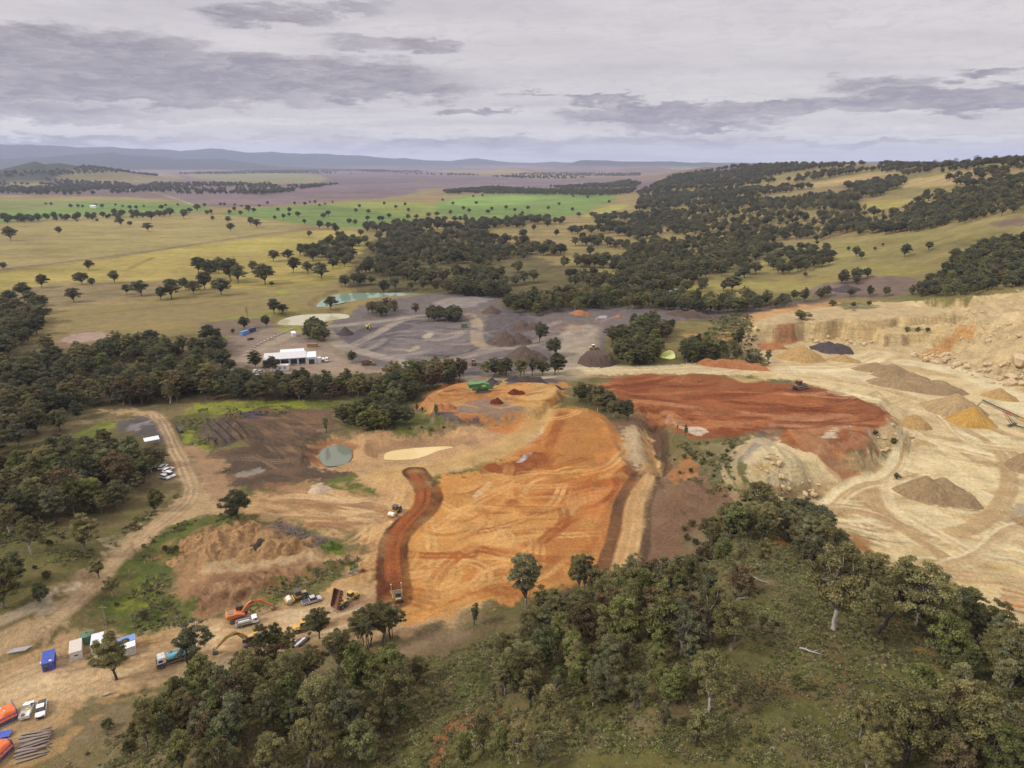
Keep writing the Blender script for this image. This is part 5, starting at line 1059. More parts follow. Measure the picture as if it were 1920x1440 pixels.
for u, v, h in [(1285, 818, 22), (1270, 806, 10)]: single(u, v, h, 'young', 'small dark shrub on the white patch below the red fill', 'shrubs on the white patch', kind='bush', cat='bush')
for u, v, h in [(1676, 833, 12), (1640, 815, 9), (1560, 574, 12), (1600, 576, 10), (1630, 572, 9), (1700, 624, 9), (1720, 626, 9), (1738, 630, 8), (1680, 898, 12), (1735, 918, 10)]:
    single(u, v, h, 'bush', 'small green bush on the bare quarry ground', 'bushes on the quarry ground', kind='bush', cat='bush')
single(1500, 545 + 55, 16, 'bush', 'wide low bush on the bench above the quarry wall', kind='bush', cat='bush', wide=1.6)
grove([(640, 812), (740, 805), (830, 800), (835, 808), (740, 815)], 5, (1, 2), 'bush', 'low green bush along the bank above the ponds', 'bushes above the ponds', kind='bush', cat='bush')

def put_tree(t):
    if t['kind'] == 'grass_tuft' and t['tp'][:4] == 'bush': t['kind'] = 'bush'
    k = t['tp']; T = TP[k]; s = t['h'] / T['H']
    root = bpy.data.objects.new(t['kind'], None); COL.objects.link(root); root.empty_display_size = .5
    root.location = t['p']; w = t['wide'] * trg.uniform(.92, 1.08)
    root.rotation_euler = (0, 0, t['rz'] if t['rz'] is not None else trg.uniform(0, 6.28)); root.scale = (s * w, s * w, s)
    tag(root, t['label'], t['cat'], t['group'])
    if k in PROTO:
        for o in PROTO[k]:
            c = o.copy(); COL.objects.link(c); c.parent = root
    else: PROTO[k] = [obj('crown', T['crown'], None, root), obj('stem' if t['kind'] in ('bush', 'grass_tuft') else 'trunk', T['trunk'], None, root)]
def seen(t):
    p = t['p']; 
    if p.y < 20: return False
    d = depth(p); u = 960 + F * p.x / d; return -60 < u < 1980
TREES = [t for t in TREES if seen(t)]
rest = []
for kind, cap in (('gum_tree', 300), ('paddock_tree', 250), ('bush', 150)):
    l = sorted([t for t in TREES if t['kind'] == kind], key=lambda t: -t['px'])
    for t in l[:cap]: put_tree(t)
    rest += l[cap:]
def scatter(name, lst):
    """the remaining, smaller trees: one object of instances"""
    keys = sorted({t['tp'] for t in lst})
    me = bpy.data.meshes.new(name); me.from_pydata([tuple(t['p']) for t in lst], [], [])
    for nm, fn in (('kk', lambda t: keys.index(t['tp'])), ('rot', lambda t: trg.uniform(0, 6.28)), ('sc', lambda t: t['h'] / TP[t['tp']]['H']), ('wd', lambda t: t['wide'] * trg.uniform(.95, 1.3))):
        a = me.attributes.new(nm, 'FLOAT', 'POINT'); a.data.foreach_set('value', [float(fn(t)) for t in lst])
    o = tag(obj(name, me), kind='stuff')
    g = bpy.data.node_groups.new(name, 'GeometryNodeTree'); g.interface.new_socket('Geometry', in_out='INPUT', socket_type='NodeSocketGeometry')
    g.interface.new_socket('Geometry', in_out='OUTPUT', socket_type='NodeSocketGeometry')
    k = NT(g); gi = k.new('NodeGroupInput'); go = k.new('NodeGroupOutput'); J = k.new('GeometryNodeJoinGeometry')
    at_ = lambda nm: k.new('GeometryNodeInputNamedAttribute', {'Name': nm}, data_type='FLOAT').outputs[0]
    s = at_('sc'); w = k.math('MULTIPLY', s, at_('wd')); kk = at_('kk')
    scv = k.new('ShaderNodeCombineXYZ', {0: w, 1: w, 2: s}).outputs[0]; rv = k.new('ShaderNodeCombineXYZ', {2: at_('rot')}).outputs[0]
    for i, key in enumerate(keys):
        if key not in PROTO:
            q = dict(next(t for t in lst if t['tp'] == key and 30 < t['p'].y)); q['label'] = 'small straw coloured grass tuft on the rough ground'; q['cat'] = 'grass tuft'; q['group'] = 'grass tufts'; q['kind'] = 'grass_tuft'; put_tree(q)
        j = k.new('GeometryNodeJoinGeometry')
        for src in PROTO[key]:
            oi = k.new('GeometryNodeObjectInfo', {'Object': src, 'As Instance': False}, transform_space='ORIGINAL'); k.l.new(oi.outputs['Geometry'], j.inputs[0])
        sel = k.math('COMPARE', kk, float(i), .1)
        ip = k.new('GeometryNodeInstanceOnPoints', {'Points': gi.outputs[0], 'Instance': j.outputs[0], 'Selection': sel, 'Rotation': rv, 'Scale': scv})
        k.l.new(ip.outputs[0], J.inputs[0])
    k.l.new(J.outputs[0], go.inputs[0])
    o.modifiers.new('scatter', 'NODES').node_group = g
if rest: scatter('woodland', rest)
TREES = []
UG = ('low growth', 'low growth')
grove([(100, 1445), (330, 1335), (560, 1280), (780, 1240), (940, 1190), (1100, 1150), (1240, 1100), (1330, 1020), (1430, 975), (1520, 1015), (1650, 1110), (1780, 1165), (1990, 1200), (2100, 1500), (-40, 1500)], 1.5, (.25, .7), 'tuft tuft tuft tuft tuft tuft tuft tuft tuft bush', *UG, kind='grass_tuft', dens=(7, -.3), wide=1.25, maxn=40000)
grove([(-60, 960), (160, 1000), (330, 940), (330, 930), (240, 1000), (170, 1060), (140, 1120), (60, 1150), (-60, 1180)], 2.4, (.4, 1.3), 'tuft tuft bush', *UG, kind='grass_tuft', dens=(9, .0), wide=1.25)
grove([(196, 1100), (240, 1050), (300, 1000), (360, 968), (470, 965), (400, 985), (330, 1030), (320, 1100), (350, 1170), (270, 1190), (200, 1185)], 1.9, (.3, 1.0), 'tuft tuft bush', *UG, kind='grass_tuft', dens=(7, -.05), wide=1.3)
grove([(450, 1130), (540, 1090), (650, 1050), (690, 1060), (640, 1085), (540, 1118), (460, 1150)], 1.7, (.3, .9), 'tuft tuft bush', *UG, kind='grass_tuft', dens=(6, -.1), wide=1.4)
grove([(1230, 860), (1340, 830), (1420, 815), (1370, 870), (1380, 925), (1330, 930), (1270, 890)], 2.4, (.4, 1.2), 'tuft tuft bush', *UG, kind='grass_tuft', dens=(8, .0), wide=1.3)
grove([(1330, 600), (1400, 585), (1420, 660), (1440, 680), (1330, 680)], 3, (.6, 1.6), 'tuft tuft bush', *UG, kind='grass_tuft', dens=(8, -.1), wide=1.3)
grove([(330, 770), (640, 750), (640, 765), (400, 790), (410, 850), (440, 900), (400, 890), (340, 820)], 2.6, (.3, .9), 'tuft tuft bush', *UG, kind='grass_tuft', dens=(9, .05), wide=1.3)
TREES = [t for t in TREES if seen(t)]; print('UNDERGROWTH', len(TREES))
scatter('undergrowth', TREES)
print('TREES', len(TREES), 'rest', len(rest), {k: sum(t['kind'] == k for t in TREES) for k in ('gum_tree', 'paddock_tree', 'bush')})
for u, v, h, lab in [(464, 592, 14, 'bare dead tree on the pasture above the workshop'), (1298, 478 + 25, 8, 'bare dead tree on the grassy slope at right')]:
    p = at(u, v); o = obj('dead_tree', make_dead(int(u), h * depth(p) / F * 1.6), None, None, p); tag(o, lab, 'tree')
# ================================================================== MODELLED THINGS: helpers
class P:
    """collects boxes, cylinders, prisms and sheets into one mesh (local x forward, y left, z up)"""
    def __init__(s): s.bm = bmesh.new()
    def add(s, V, Fc, M=None):
        vs = [s.bm.verts.new((M @ Vector(v)) if M else v) for v in V]
        fs = []
        for f in Fc:
            try: fs.append(s.bm.faces.new([vs[i] for i in f]))
            except ValueError: pass
        return vs, fs
    def box(s, x, y, z, sx, sy, sz, rot=(0, 0, 0), bev=0.0, top=(1, 1)):
        a, b, c = sx / 2, sy / 2, sz / 2; tx, ty = a * top[0], b * top[1]
        V = [(-a, -b, -c), (a, -b, -c), (a, b, -c), (-a, b, -c), (-tx, -ty, c), (tx, -ty, c), (tx, ty, c), (-tx, ty, c)]
        M = Matrix.Translation((x, y, z)) @ (Matrix.Rotation(rot[2], 4, 'Z') @ Matrix.Rotation(rot[1], 4, 'Y') @ Matrix.Rotation(rot[0], 4, 'X'))
        vs, fs = s.add(V, [(3, 2, 1, 0), (4, 5, 6, 7), (0, 1, 5, 4), (1, 2, 6, 5), (2, 3, 7, 6), (3, 0, 4, 7)], M)
        if bev > 0:
            es = list({e for f in fs for e in f.edges})
            bmesh.ops.bevel(s.bm, geom=es, offset=bev, segments=1, affect='EDGES')
        return s
    def cyl(s, p0, p1, r0, r1=None, n=12):
        r1 = r0 if r1 is None else r1; p0, p1 = Vector(p0), Vector(p1); t = (p1 - p0).normalized(); u = t.orthogonal().normalized(); w = t.cross(u)
        V = [p + (u * math.cos(2 * math.pi * j / n) + w * math.sin(2 * math.pi * j / n)) * r for p, r in ((p0, r0), (p1, r1)) for j in range(n)]
        s.add(V, [(j, (j + 1) % n, n + (j + 1) % n, n + j) for j in range(n)] + [tuple(range(n))[::-1], tuple(range(n, 2 * n))]); return s
    def prism(s, prof, y0, y1, M=None, inset=0.0):
        """profile in x,z extruded over y; inset narrows the upper part (tumblehome)"""
        n = len(prof); zs = [p[1] for p in prof]; lo, hi = min(zs), max(zs)
        f = lambda y, z: y * (1 - inset * (z - lo) / (hi - lo + 1e-9))
        V = [(x, f(y0, z), z) for x, z in prof] + [(x, f(y1, z), z) for x, z in prof]
        s.add(V, [(j, (j + 1) % n, n + (j + 1) % n, n + j) for j in range(n)] + [tuple(range(n))[::-1], tuple(range(n, 2 * n))], M); return s
    def build(s, name, m, parent=None, bev=0.0, smooth=False):
        bmesh.ops.recalc_face_normals(s.bm, faces=s.bm.faces[:])
        if bev: bmesh.ops.bevel(s.bm, geom=[e for e in s.bm.edges if len(e.link_faces) == 2 and e.calc_face_angle(0) > .5], offset=bev, segments=2, affect='EDGES')
        me = bpy.data.meshes.new(name); s.bm.to_mesh(me); s.bm.free()
        if smooth: me.polygons.foreach_set('use_smooth', np.ones(len(me.polygons), bool))
        return obj(name, me, m, parent)
def copy_tree(o, parent=None):
    c = o.copy(); COL.objects.link(c); c.parent = parent
    for ch in list(o.children): copy_tree(ch, c)
    return c
def pose(root, a, b, t=.5):
    """stand a thing on the ground between photo points a (rear) and b (front)"""
    A, B = at(*a), at(*b); m = A.lerp(B, t); m.z = kz(m); root.location = m
    root.rotation_euler = (0, 0, math.atan2(B.y - A.y, B.x - A.x)); return root
YEL = lambda: mat('machine_yellow', (.60, .36, .045), .5, dirt=.14)
def pal(k):
    T = {'yellow': ((.50, .31, .06), .5, 0), 'orange': ((.54, .15, .04), .5, 0), 'white': ((.72, .72, .70), .45, 0), 'offwhite': ((.60, .57, .52), .6, 0), 'silver': ((.46, .47, .49), .35, .3),
         'black': ((.015, .015, .017), .45, 0), 'rubber': ((.022, .021, .021), .85, 0), 'glass': ((.02, .025, .03), .1, 0), 'steel': ((.20, .19, .18), .5, .4), 'dsteel': ((.065, .06, .058), .6, .3),
         'blue': ((.02, .06, .34), .5, 0), 'lblue': ((.10, .22, .48), .5, 0), 'cyan': ((.12, .44, .56), .5, 0), 'navy': ((.02, .035, .10), .5, 0), 'green': ((.03, .20, .06), .5, 0), 'dgreen': ((.05, .13, .07), .7, 0),
         'roof': ((.50, .50, .50), .5, .1), 'roofl': ((.62, .65, .67), .45, .1), 'wall': ((.55, .55, .54), .6, 0), 'beige': ((.52, .47, .40), .6, 0), 'rust': ((.13, .055, .03), .9, 0), 'tarp': ((.72, .13, .02), .6, 0),
         'tarpb': ((.05, .09, .26), .6, 0), 'red': ((.45, .03, .02), .5, 0), 'lime': ((.50, .62, .08), .5, 0), 'log': ((.22, .18, .16), .9, 0), 'log2': ((.30, .26, .23), .9, 0), 'galv': ((.42, .43, .44), .4, .5), 'brown': ((.24, .13, .055), .8, 0),
         'concrete': ((.36, .33, .30), .9, 0), 'maroon': ((.16, .02, .03), .5, 0)}
    c, r, m = T[k]; return mat(k, c, r, m)
def wheel(parent, x, y, r, w=.28, name='wheel', n=18):
    s = 1 if y > 0 else -1; p = P(); y0, y1 = y - w / 2, y + w / 2; b = w * .18
    p.cyl((x, y0, r), (x, y0 + b, r), r * .9, r, n); p.cyl((x, y0 + b, r), (x, y1 - b, r), r, r, n); p.cyl((x, y1 - b, r), (x, y1, r), r, r * .9, n)
    o = p.build(name, pal('rubber'), parent)
    P().cyl((x, y + s * (w / 2 - .06), r), (x, y + s * (w / 2 + .015), r), r * .56, r * .5, 12).build('rim', pal('silver' if r < .45 else 'steel'), o); return o
def track_unit(parent, y, L_, H, w, x0=0.0):
    a = L_ / 2 - H / 2; pr = [(x0 + a + H / 2 * math.cos(t), H / 2 + H / 2 * math.sin(t)) for t in np.linspace(-math.pi / 2, math.pi / 2, 8)] + [(x0 - a + H / 2 * math.cos(t), H / 2 + H / 2 * math.sin(t)) for t in np.linspace(math.pi / 2, 1.5 * math.pi, 8)]
    o = P().prism(pr, y - w / 2, y + w / 2).build('track', pal('dsteel'), parent)
    p = P()
    for i in range(int(L_ / .34)): p.box(x0 - a + i * .34, y, H + .02, .16, w * .98, .05)
    for i in range(6): p.cyl((x0 - a + 2 * a * i / 5, y - w / 2 - .03, H * .42), (x0 - a + 2 * a * i / 5, y + w / 2 + .03, H * .42), H * .27, None, 10)
    p.build('rollers', pal('steel'), o); return o

# ------------------------------------------------------------------ cars and utes
def pickup(label, a, b, paint='white', tray='dsteel', kind='dual', group=None, cat='ute', roof=True):
    t = thing('pickup', label, cat, group=group); w = 1.86; bm_ = pal(paint)
    cab0, cab1 = (-.55, 1.35) if kind == 'dual' else (.1, 1.35)
    P().prism([(-2.55, .5), (-2.62, .95), (cab0 - .1, 1.0), (cab0, 1.05), (1.35, 1.05), (2.35, .96), (2.62, .8), (2.66, .45), (2.2, .38), (-2.2, .38)], -w / 2, w / 2, None, .06).build('body', bm_, t, .05)
    P().prism([(cab0, 1.04), (cab0 + .12, 1.62), (cab0 + .3, 1.72), (.75, 1.74), (1.42, 1.06)], -w / 2 + .06, w / 2 - .06, None, .2).build('window', pal('glass'), t, .02)
    P().prism([(cab0 + .16, 1.705), (cab0 + .3, 1.77), (.72, 1.79), (.92, 1.70)], -.70, .70).build('roof', bm_, t, .02)
    if kind == 'dual':
        for y in (-.62, .62): P().box(.05, y * 1.13, 1.38, .1, .05, .66, (R(-14 if y > 0 else 14), 0, 0)).build('door_pillar', bm_, t)
    ty = P(); L0 = -2.58; L1 = cab0 - .12
    if tray == 'white':   # flat tray body
        ty.box((L0 + L1) / 2, 0, .98, L1 - L0, 1.9, .08); ty.box((L0 + L1) / 2, .93, 1.1, L1 - L0, .05, .26); ty.box((L0 + L1) / 2, -.93, 1.1, L1 - L0, .05, .26); ty.box(L0, 0, 1.1, .05, 1.9, .26); ty.box(L1 - .02, 0, 1.35, .06, 1.7, .75)
        tr = ty.build('tray', pal('offwhite'), t); P().box(L0 + .7, .3, 1.12, .7, .6, .25, bev=.03).build('toolbox', pal('dsteel'), tr); P().box(L1 - .3, -.2, 1.16, .35, .6, .3, bev=.05).build('hi_vis_bag', pal('lime'), tr)
    else:
        ty.box((L0 + L1) / 2 + .02, 0, 1.005, L1 - L0 - .14, w - .3, .04); ty.build('tray', pal(tray), t)
        p = P(); p.cyl((L1, -.7, 1.0), (L1 - .25, -.6, 1.62), .035, None, 6); p.cyl((L1, .7, 1.0), (L1 - .25, .6, 1.62), .035, None, 6); p.cyl((L1 - .25, -.6, 1.62), (L1 - .25, .6, 1.62), .035, None, 6); p.build('roll_bar', pal('black'), t)
    P().box(2.64, 0, .58, .12, 1.5, .3, bev=.03).build('bumper', pal('black'), t)
    for y in (-.68, .68): P().box(2.52, y, .84, .2, .36, .16, bev=.02).build('headlight', pal('silver'), t); P().box(1.25, y * 1.45, 1.1, .12, .2, .16, bev=.02).build('mirror', pal('black'), t)
    for x in (-1.55, 1.65):
        for y in (-.8, .8): wheel(t, x, y, .39, .26)
    return pose(t, a, b)
def car(label, a, b, paint='black', van=False, group=None, cat='car'):
    t = thing('van' if van else 'parked_car', label, cat, group=group); m = pal(paint); h = 2.0 if van else 1.5
    P().prism([(-2.2, .35), (-2.28, .85), (-2.1, 1.0), (1.1, 1.0), (2.1, .86), (2.25, .6), (2.2, .35)], -.9, .9, None, .06).build('body', m, t, .05)
    P().prism([(-2.05, .98), (-1.85, h - .1), (-1.6, h), (.35 if not van else .8, h), (1.2, 1.0)], -.84, .84, None, .18).build('window', pal('glass'), t, .02)
    P().prism([(-1.86, h - .07), (-1.6, h + .045), (.3 if not van else .75, h + .045), (.5 if not van else .95, h - .09)], -.66, .66).build('roof', m, t, .02)
    if van: P().prism([(-2.04, 1.0), (-1.84, h - .1), (-.3, h - .1), (-.3, 1.0)], -.86, .86, None, .16).build('panel', m, t)
    for y in (-.62, .62): P().box(2.14, y, .72, .18, .34, .15, bev=.02).build('headlight', pal('silver'), t)
    for x in (-1.4, 1.4):
        for y in (-.78, .78): wheel(t, x, y, .34, .22)
    return pose(t, a, b)

# ------------------------------------------------------------------ trucks
def truck_cab(t, x, paint, lower=None, h=2.75):
    c = P().prism([(x - .95, .75), (x - .95, h - .1), (x - .8, h), (x + .5, h), (x + .72, h - .25), (x + .95, 1.55), (x + .98, .75)], -1.18, 1.18, None, .05).build('cab', pal(paint), t, .06)
    P().box(x + .86, 0, 1.98, .1, 2.06, .72, (0, R(-16), 0), bev=.02).build('windscreen', pal('glass'), c)
    for y in (-1.165, 1.165): P().box(x + .15, y, 1.98, .85, .06, .62, bev=.02).build('side_window', pal('glass'), c)
    if lower: P().box(x, 0, 1.06, 1.99, 2.4, .66, bev=.03).build('lower_panel', pal(lower), c)
    for y in (-.85, .85): P().box(x + .98, y, .9, .08, .4, .2, bev=.02).build('headlight', pal('silver'), c)
    P().box(x + 1.0, 0, .62, .14, 2.3, .28, bev=.03).build('bumper', pal('black'), t); return c
def tank_truck(label, a, b, paint, lower, tank, size=1.0):
    t = thing('tank_truck', label, 'truck'); truck_cab(t, 3.2, paint, lower)
    P().box(-.6, 0, .82, 7.4, .95, .28).build('chassis', pal('dsteel'), t)
    p = P(); pr = [(1.08 * math.cos(q), 1.95 + .88 * math.sin(q)) for q in np.linspace(0, 2 * math.pi, 20, endpoint=False)]
    M = Matrix.Rotation(R(90), 4, 'Z'); p.prism(pr, -1.9, 4.1, M); k = p.build('tank', pal(tank), t, .05)
    q = P()
    for x in (-3.2, -1.2, .9): q.cyl((x, 0, 2.8), (x, 0, 2.95), .28, None, 10)
    q.build('manhole', pal('dsteel'), k); q = P(); q.box(-1.1, 0, 2.86, 5.4, .5, .05); q.build('walkway', pal('steel'), k)
    for y in (-1.05, 1.05): P().box(-1.0, y, .95, 5.2, .12, .3).build('side_rail', pal('steel'), t)
    for x in (3.3, -2.0, -3.3):
        for y in (-1.0, 1.0): wheel(t, x, y, .5, .34 if x > 0 else .55)
    return pose(t, a, b)
def service_truck(label, a, b, body='steel', cat='truck'):
    t = thing('service_truck', label, cat); truck_cab(t, 2.3, 'white', None, 2.4)
    P().box(-.7, 0, .75, 5.6, .9, .25).build('chassis', pal('dsteel'), t)
    P().box(-1.05, 0, 1.0, 4.7, 2.3, .14, bev=.02).build('tray', pal('silver'), t)
    for y in (-.92, .92):
        k = P().box(-1.05, y, 1.42, 4.3, .46, .7, bev=.04).build('tool_locker', pal(body), t)
        P().box(-1.05, y + (.24 if y > 0 else -.24), 1.36, 4.1, .03, .12).build('hi_vis_stripe', pal('lime'), k)
    P().cyl((-2.6, 0, 1.5), (.6, 0, 1.5), .36, None, 14).build('fuel_tank', pal('offwhite'), t)
    p = P()
    for x in (-2.9, -1.6, -.3, .9): p.cyl((x, -1.1, 1.8), (x, 1.1, 1.8), .04, None, 6)
    p.cyl((-2.9, -1.1, 1.8), (.9, -1.1, 1.8), .04, None, 6); p.cyl((-2.9, 1.1, 1.8), (.9, 1.1, 1.8), .04, None, 6); p.build('rack', pal('silver'), t)
    P().box(-3.1, .5, 1.4, .4, .8, .9, bev=.04).build('hose_reel', pal('red'), t)
    for x in (2.4, -1.9):
        for y in (-.95, .95): wheel(t, x, y, .42, .3 if x > 0 else .5)
    pose(t, a, b); t.scale = (.82,) * 3; return t
def dump_truck(label, a, b, up, paint='yellow', tray='rust', t=.5):
    g = thing('dump_truck', label, 'dump truck')
    h = P().prism([(2.3, 1.3), (2.3, 2.2), (3.9, 2.0), (4.7, 1.7), (4.8, .9), (3.0, .8)], -.95, .95).build('bonnet', pal(paint), g, .06); P().box(4.78, 0, 1.3, .1, 1.2, .6).build('grille', pal('black'), h)
    c = P().prism([(.7, 1.2), (.8, 3.1), (1.0, 3.25), (2.2, 3.25), (2.5, 2.2), (2.5, 1.2)], -.85, .85, None, .04).build('cab', pal('glass'), g, .04)
    P().box(1.55, 0, 3.33, 1.75, 1.9, .16, bev=.04).build('cab_roof', pal(paint), c); P().box(1.6, 0, 1.5, 1.9, 1.8, .7, bev=.04).build('cab_base', pal(paint), c)
    P().box(-1.9, 0, 1.15, 6.2, 1.0, .5, bev=.04).build('frame', pal(paint), g); P().box(.4, 0, 1.25, 1.2, .8, .7, bev=.04).build('hitch', pal('dsteel'), g)
    for y in (-1.25, 1.25): P().prism([(2.4, 1.45), (2.7, 1.85), (4.2, 1.75), (4.5, 1.3), (4.3, 1.3), (4.1, 1.6), (2.8, 1.68), (2.55, 1.4)], y - .35, y + .35).build('mudguard', pal(paint), g)
    for x in (3.4, -1.6, -3.5):
        for y in (-1.25, 1.25): wheel(g, x, y, .92, .62)
    M = Matrix.Translation((-4.6, 0, 1.75)) @ Matrix.Rotation(R(-66 if up else 0), 4, 'Y')
    p = P(); L_, w = 5.6, 2.9; pr = [(-.7, .45), (.3, 0), (4.9, 0), (5.5, .9), (5.5, 1.6), (5.15, 1.6)]
    p.prism([(-.9, .62), (.25, 0), (4.8, 0), (5.5, 1.0), (5.5, 1.75), (5.4, 1.75), (5.4, 1.05), (4.74, .12), (.3, .12), (-.85, .72)], -w / 2, w / 2, M)
    for y in (-w / 2, w / 2): p.prism([(-.9, .6), (.2, 0), (4.8, 0), (5.5, 1.0), (5.5, 1.75), (-.2, 1.35)], y - .06, y + .06, M)
    tr = p.build('tray', pal(paint if tray != 'rust' else 'rust'), g)
    q = P(); q.prism([(.3, .125), (4.7, .125), (4.7, .16), (.3, .16)], -w / 2 + .08, w / 2 - .08, M); q.build('tray_floor', pal('rust'), tr)
    q = P()
    for i in range(5): q.prism([(.5 + i * 1.0, -.1), (.7 + i, -.1), (.7 + i, 1.1), (.5 + i, 1.1)], -w / 2 - .14, -w / 2 - .065, M); q.prism([(.5 + i * 1.0, -.1), (.7 + i, -.1), (.7 + i, 1.1), (.5 + i, 1.1)], w / 2 + .065, w / 2 + .14, M)
    q.build('ribs', pal(paint), tr)
    if up: P().cyl((-1.5, 0, 1.4), M @ Vector((3.0, 0, -.02)), .16, .1, 10).build('hoist_ram', pal('steel'), g)
    pose(g, a, b, t); g.scale = (.8,) * 3; return g
# ------------------------------------------------------------------ diggers, rollers, dozers
def excavator(label, a, b, paint, swing=0.0, reach=1.0, tint='dsteel', stripe='black', s=1.0, t=.5):
    g = thing('excavator', label, 'excavator')
    for y in (-1.3, 1.3): track_unit(g, y, 4.6, 1.0, .62)
    P().box(0, 0, .75, 2.0, 2.2, .5, bev=.05).build('undercarriage', pal('dsteel'), g); P().cyl((0, 0, 1.0), (0, 0, 1.3), .8, None, 16).build('slew_ring', pal('dsteel'), g)
    h = P().prism([(1.5, 1.3), (1.5, 1.7), (-.4, 2.3), (-2.6, 2.3), (-2.9, 2.0), (-2.9, 1.35), (-2.6, 1.3)], -1.35, 1.35).build('house', pal(paint), g, .07)
    P().box(-1.7, .1, 2.36, 1.2, 1.5, .12, bev=.02).build('engine_cover', pal('steel'), h)
    q = P()
    for x in (-2.7, -1.7, -.7): q.cyl((x, -1.28, 2.25), (x, -1.28, 3.0), .03, None, 6); q.cyl((x, 1.28, 2.25), (x, 1.28, 3.0), .03, None, 6)
    for z in (2.65, 3.0):
        for y in (-1.28, 1.28): q.cyl((-2.7, y, z), (-.7, y, z), .03, None, 6)
        q.cyl((-2.7, -1.28, z), (-2.7, 1.28, z), .03, None, 6)
    q.build('railing', pal('yellow' if paint == 'orange' else paint), h)
    c = P().prism([(-.35, 1.5), (-.35, 3.0), (-.1, 3.1), (1.0, 3.1), (1.5, 2.4), (1.55, 1.5)], .42, 1.36).build('cab', pal('glass'), g, .04)
    P().prism([(-.38, 3.0), (-.1, 3.16), (1.0, 3.16), (1.08, 3.04)], .38, 1.4).build('cab_roof', pal('black' if paint == 'orange' else paint), c)
    # boom as a bent box beam, stick and bucket
    def beam(pts, w, hs, name, m, par):
        p = P(); V = []
        for i, (x, z) in enumerate(pts):
            A = pts[max(i - 1, 0)]; B = pts[min(i + 1, len(pts) - 1)]; d = Vector((B[0] - A[0], 0, B[1] - A[1])).normalized(); nn = Vector((-d.z, 0, d.x)); o = Vector((x, -.25, z))
            for sy, sg in ((-1, -1), (1, -1), (1, 1), (-1, 1)): V.append(o + nn * hs[i] * sg * .5 + Vector((0, sy * w / 2, 0)))
        Fc = [(0, 1, 2, 3), tuple(len(V) - 4 + j for j in (3, 2, 1, 0))]
        for i in range(len(pts) - 1):
            for j in range(4): Fc.append((i * 4 + j, i * 4 + (j + 1) % 4, i * 4 + 4 + (j + 1) % 4, i * 4 + 4 + j))
        p.add(V, Fc); return p.build(name, m, par)
    e = (5.6 * reach, 3.6); tip = (8.3 * reach, 1.2)
    B = beam([(1.0, 1.9), (2.4, 3.4), (3.4 * reach, 4.1), e], .55, (.55, .85, .8, .5), 'boom', pal(paint), g)
    P().box(3.3 * reach, -.25, 3.95, 1.3, .58, .34, (0, R(-8), 0)).build('stripe', pal(stripe), B)
    S = beam([(e[0] - .7, e[1] + .55), e, ((e[0] + tip[0]) / 2, (e[1] + tip[1]) / 2), tip], .42, (.4, .7, .5, .3), 'stick', pal(paint), g)
    P().cyl((2.0, -.25, 2.0), (3.3 * reach, -.25, 3.6), .12, None, 10).build('ram', pal('steel'), B); P().cyl((3.3 * reach, -.25, 4.6), (e[0] - .6, -.25, e[1] + .6), .1, None, 10).build('ram', pal('steel'), S)
    x, z = tip
    P().prism([(x - .1, z + .2), (x + .5, z - .1), (x + .7, z - .8), (x + .2, z - 1.2), (x - .5, z - 1.1), (x - .4, z - .95), (x + .1, z - 1.0), (x + .4, z - .7), (x + .2, z - .1)], -.95, .45).build('bucket', pal('rust' if paint == 'orange' else 'dsteel'), g)
    pose(g, a, b, t); g.scale = (s, s, s); return g
def roller(label, a, b):
    g = thing('road_roller', label, 'roller')
    P().cyl((2.2, -1.07, .78), (2.2, 1.07, .78), .78, None, 26).build('drum', pal('offwhite'), g, .03)
    f = P(); f.box(2.2, -1.2, .8, 2.1, .16, .36); f.box(2.2, 1.2, .8, 2.1, .16, .36); f.box(3.2, 0, .8, .2, 2.55, .4); f.box(1.15, 0, .85, .3, 2.4, .5); f.build('drum_frame', pal('yellow'), g, .02)
    P().box(.6, 0, .95, .9, .7, .5, bev=.04).build('hitch', pal('dsteel'), g)
    h = P().prism([(-2.6, .8), (-2.65, 1.6), (-2.3, 1.85), (-.8, 1.95), (-.8, .8)], -.85, .85).build('bonnet', pal('navy'), g, .06); P().box(-1.7, 0, 1.92, 1.3, 1.1, .14, bev=.03).build('bonnet_top', pal('yellow'), h)
    c = P().box(-.1, 0, 2.1, 1.5, 1.5, 1.35, bev=.05, top=(.92, .92)).build('cab', pal('glass'), g); P().box(-.1, 0, 2.86, 1.95, 1.9, .14, bev=.04).build('cab_roof', pal('dsteel'), c); P().box(-.1, 0, 1.25, 1.5, 1.6, .5, bev=.04).build('cab_base', pal('yellow'), c)
    for y in (-.95, .95): wheel(g, -1.5, y, .78, .55)
    return pose(g, a, b)
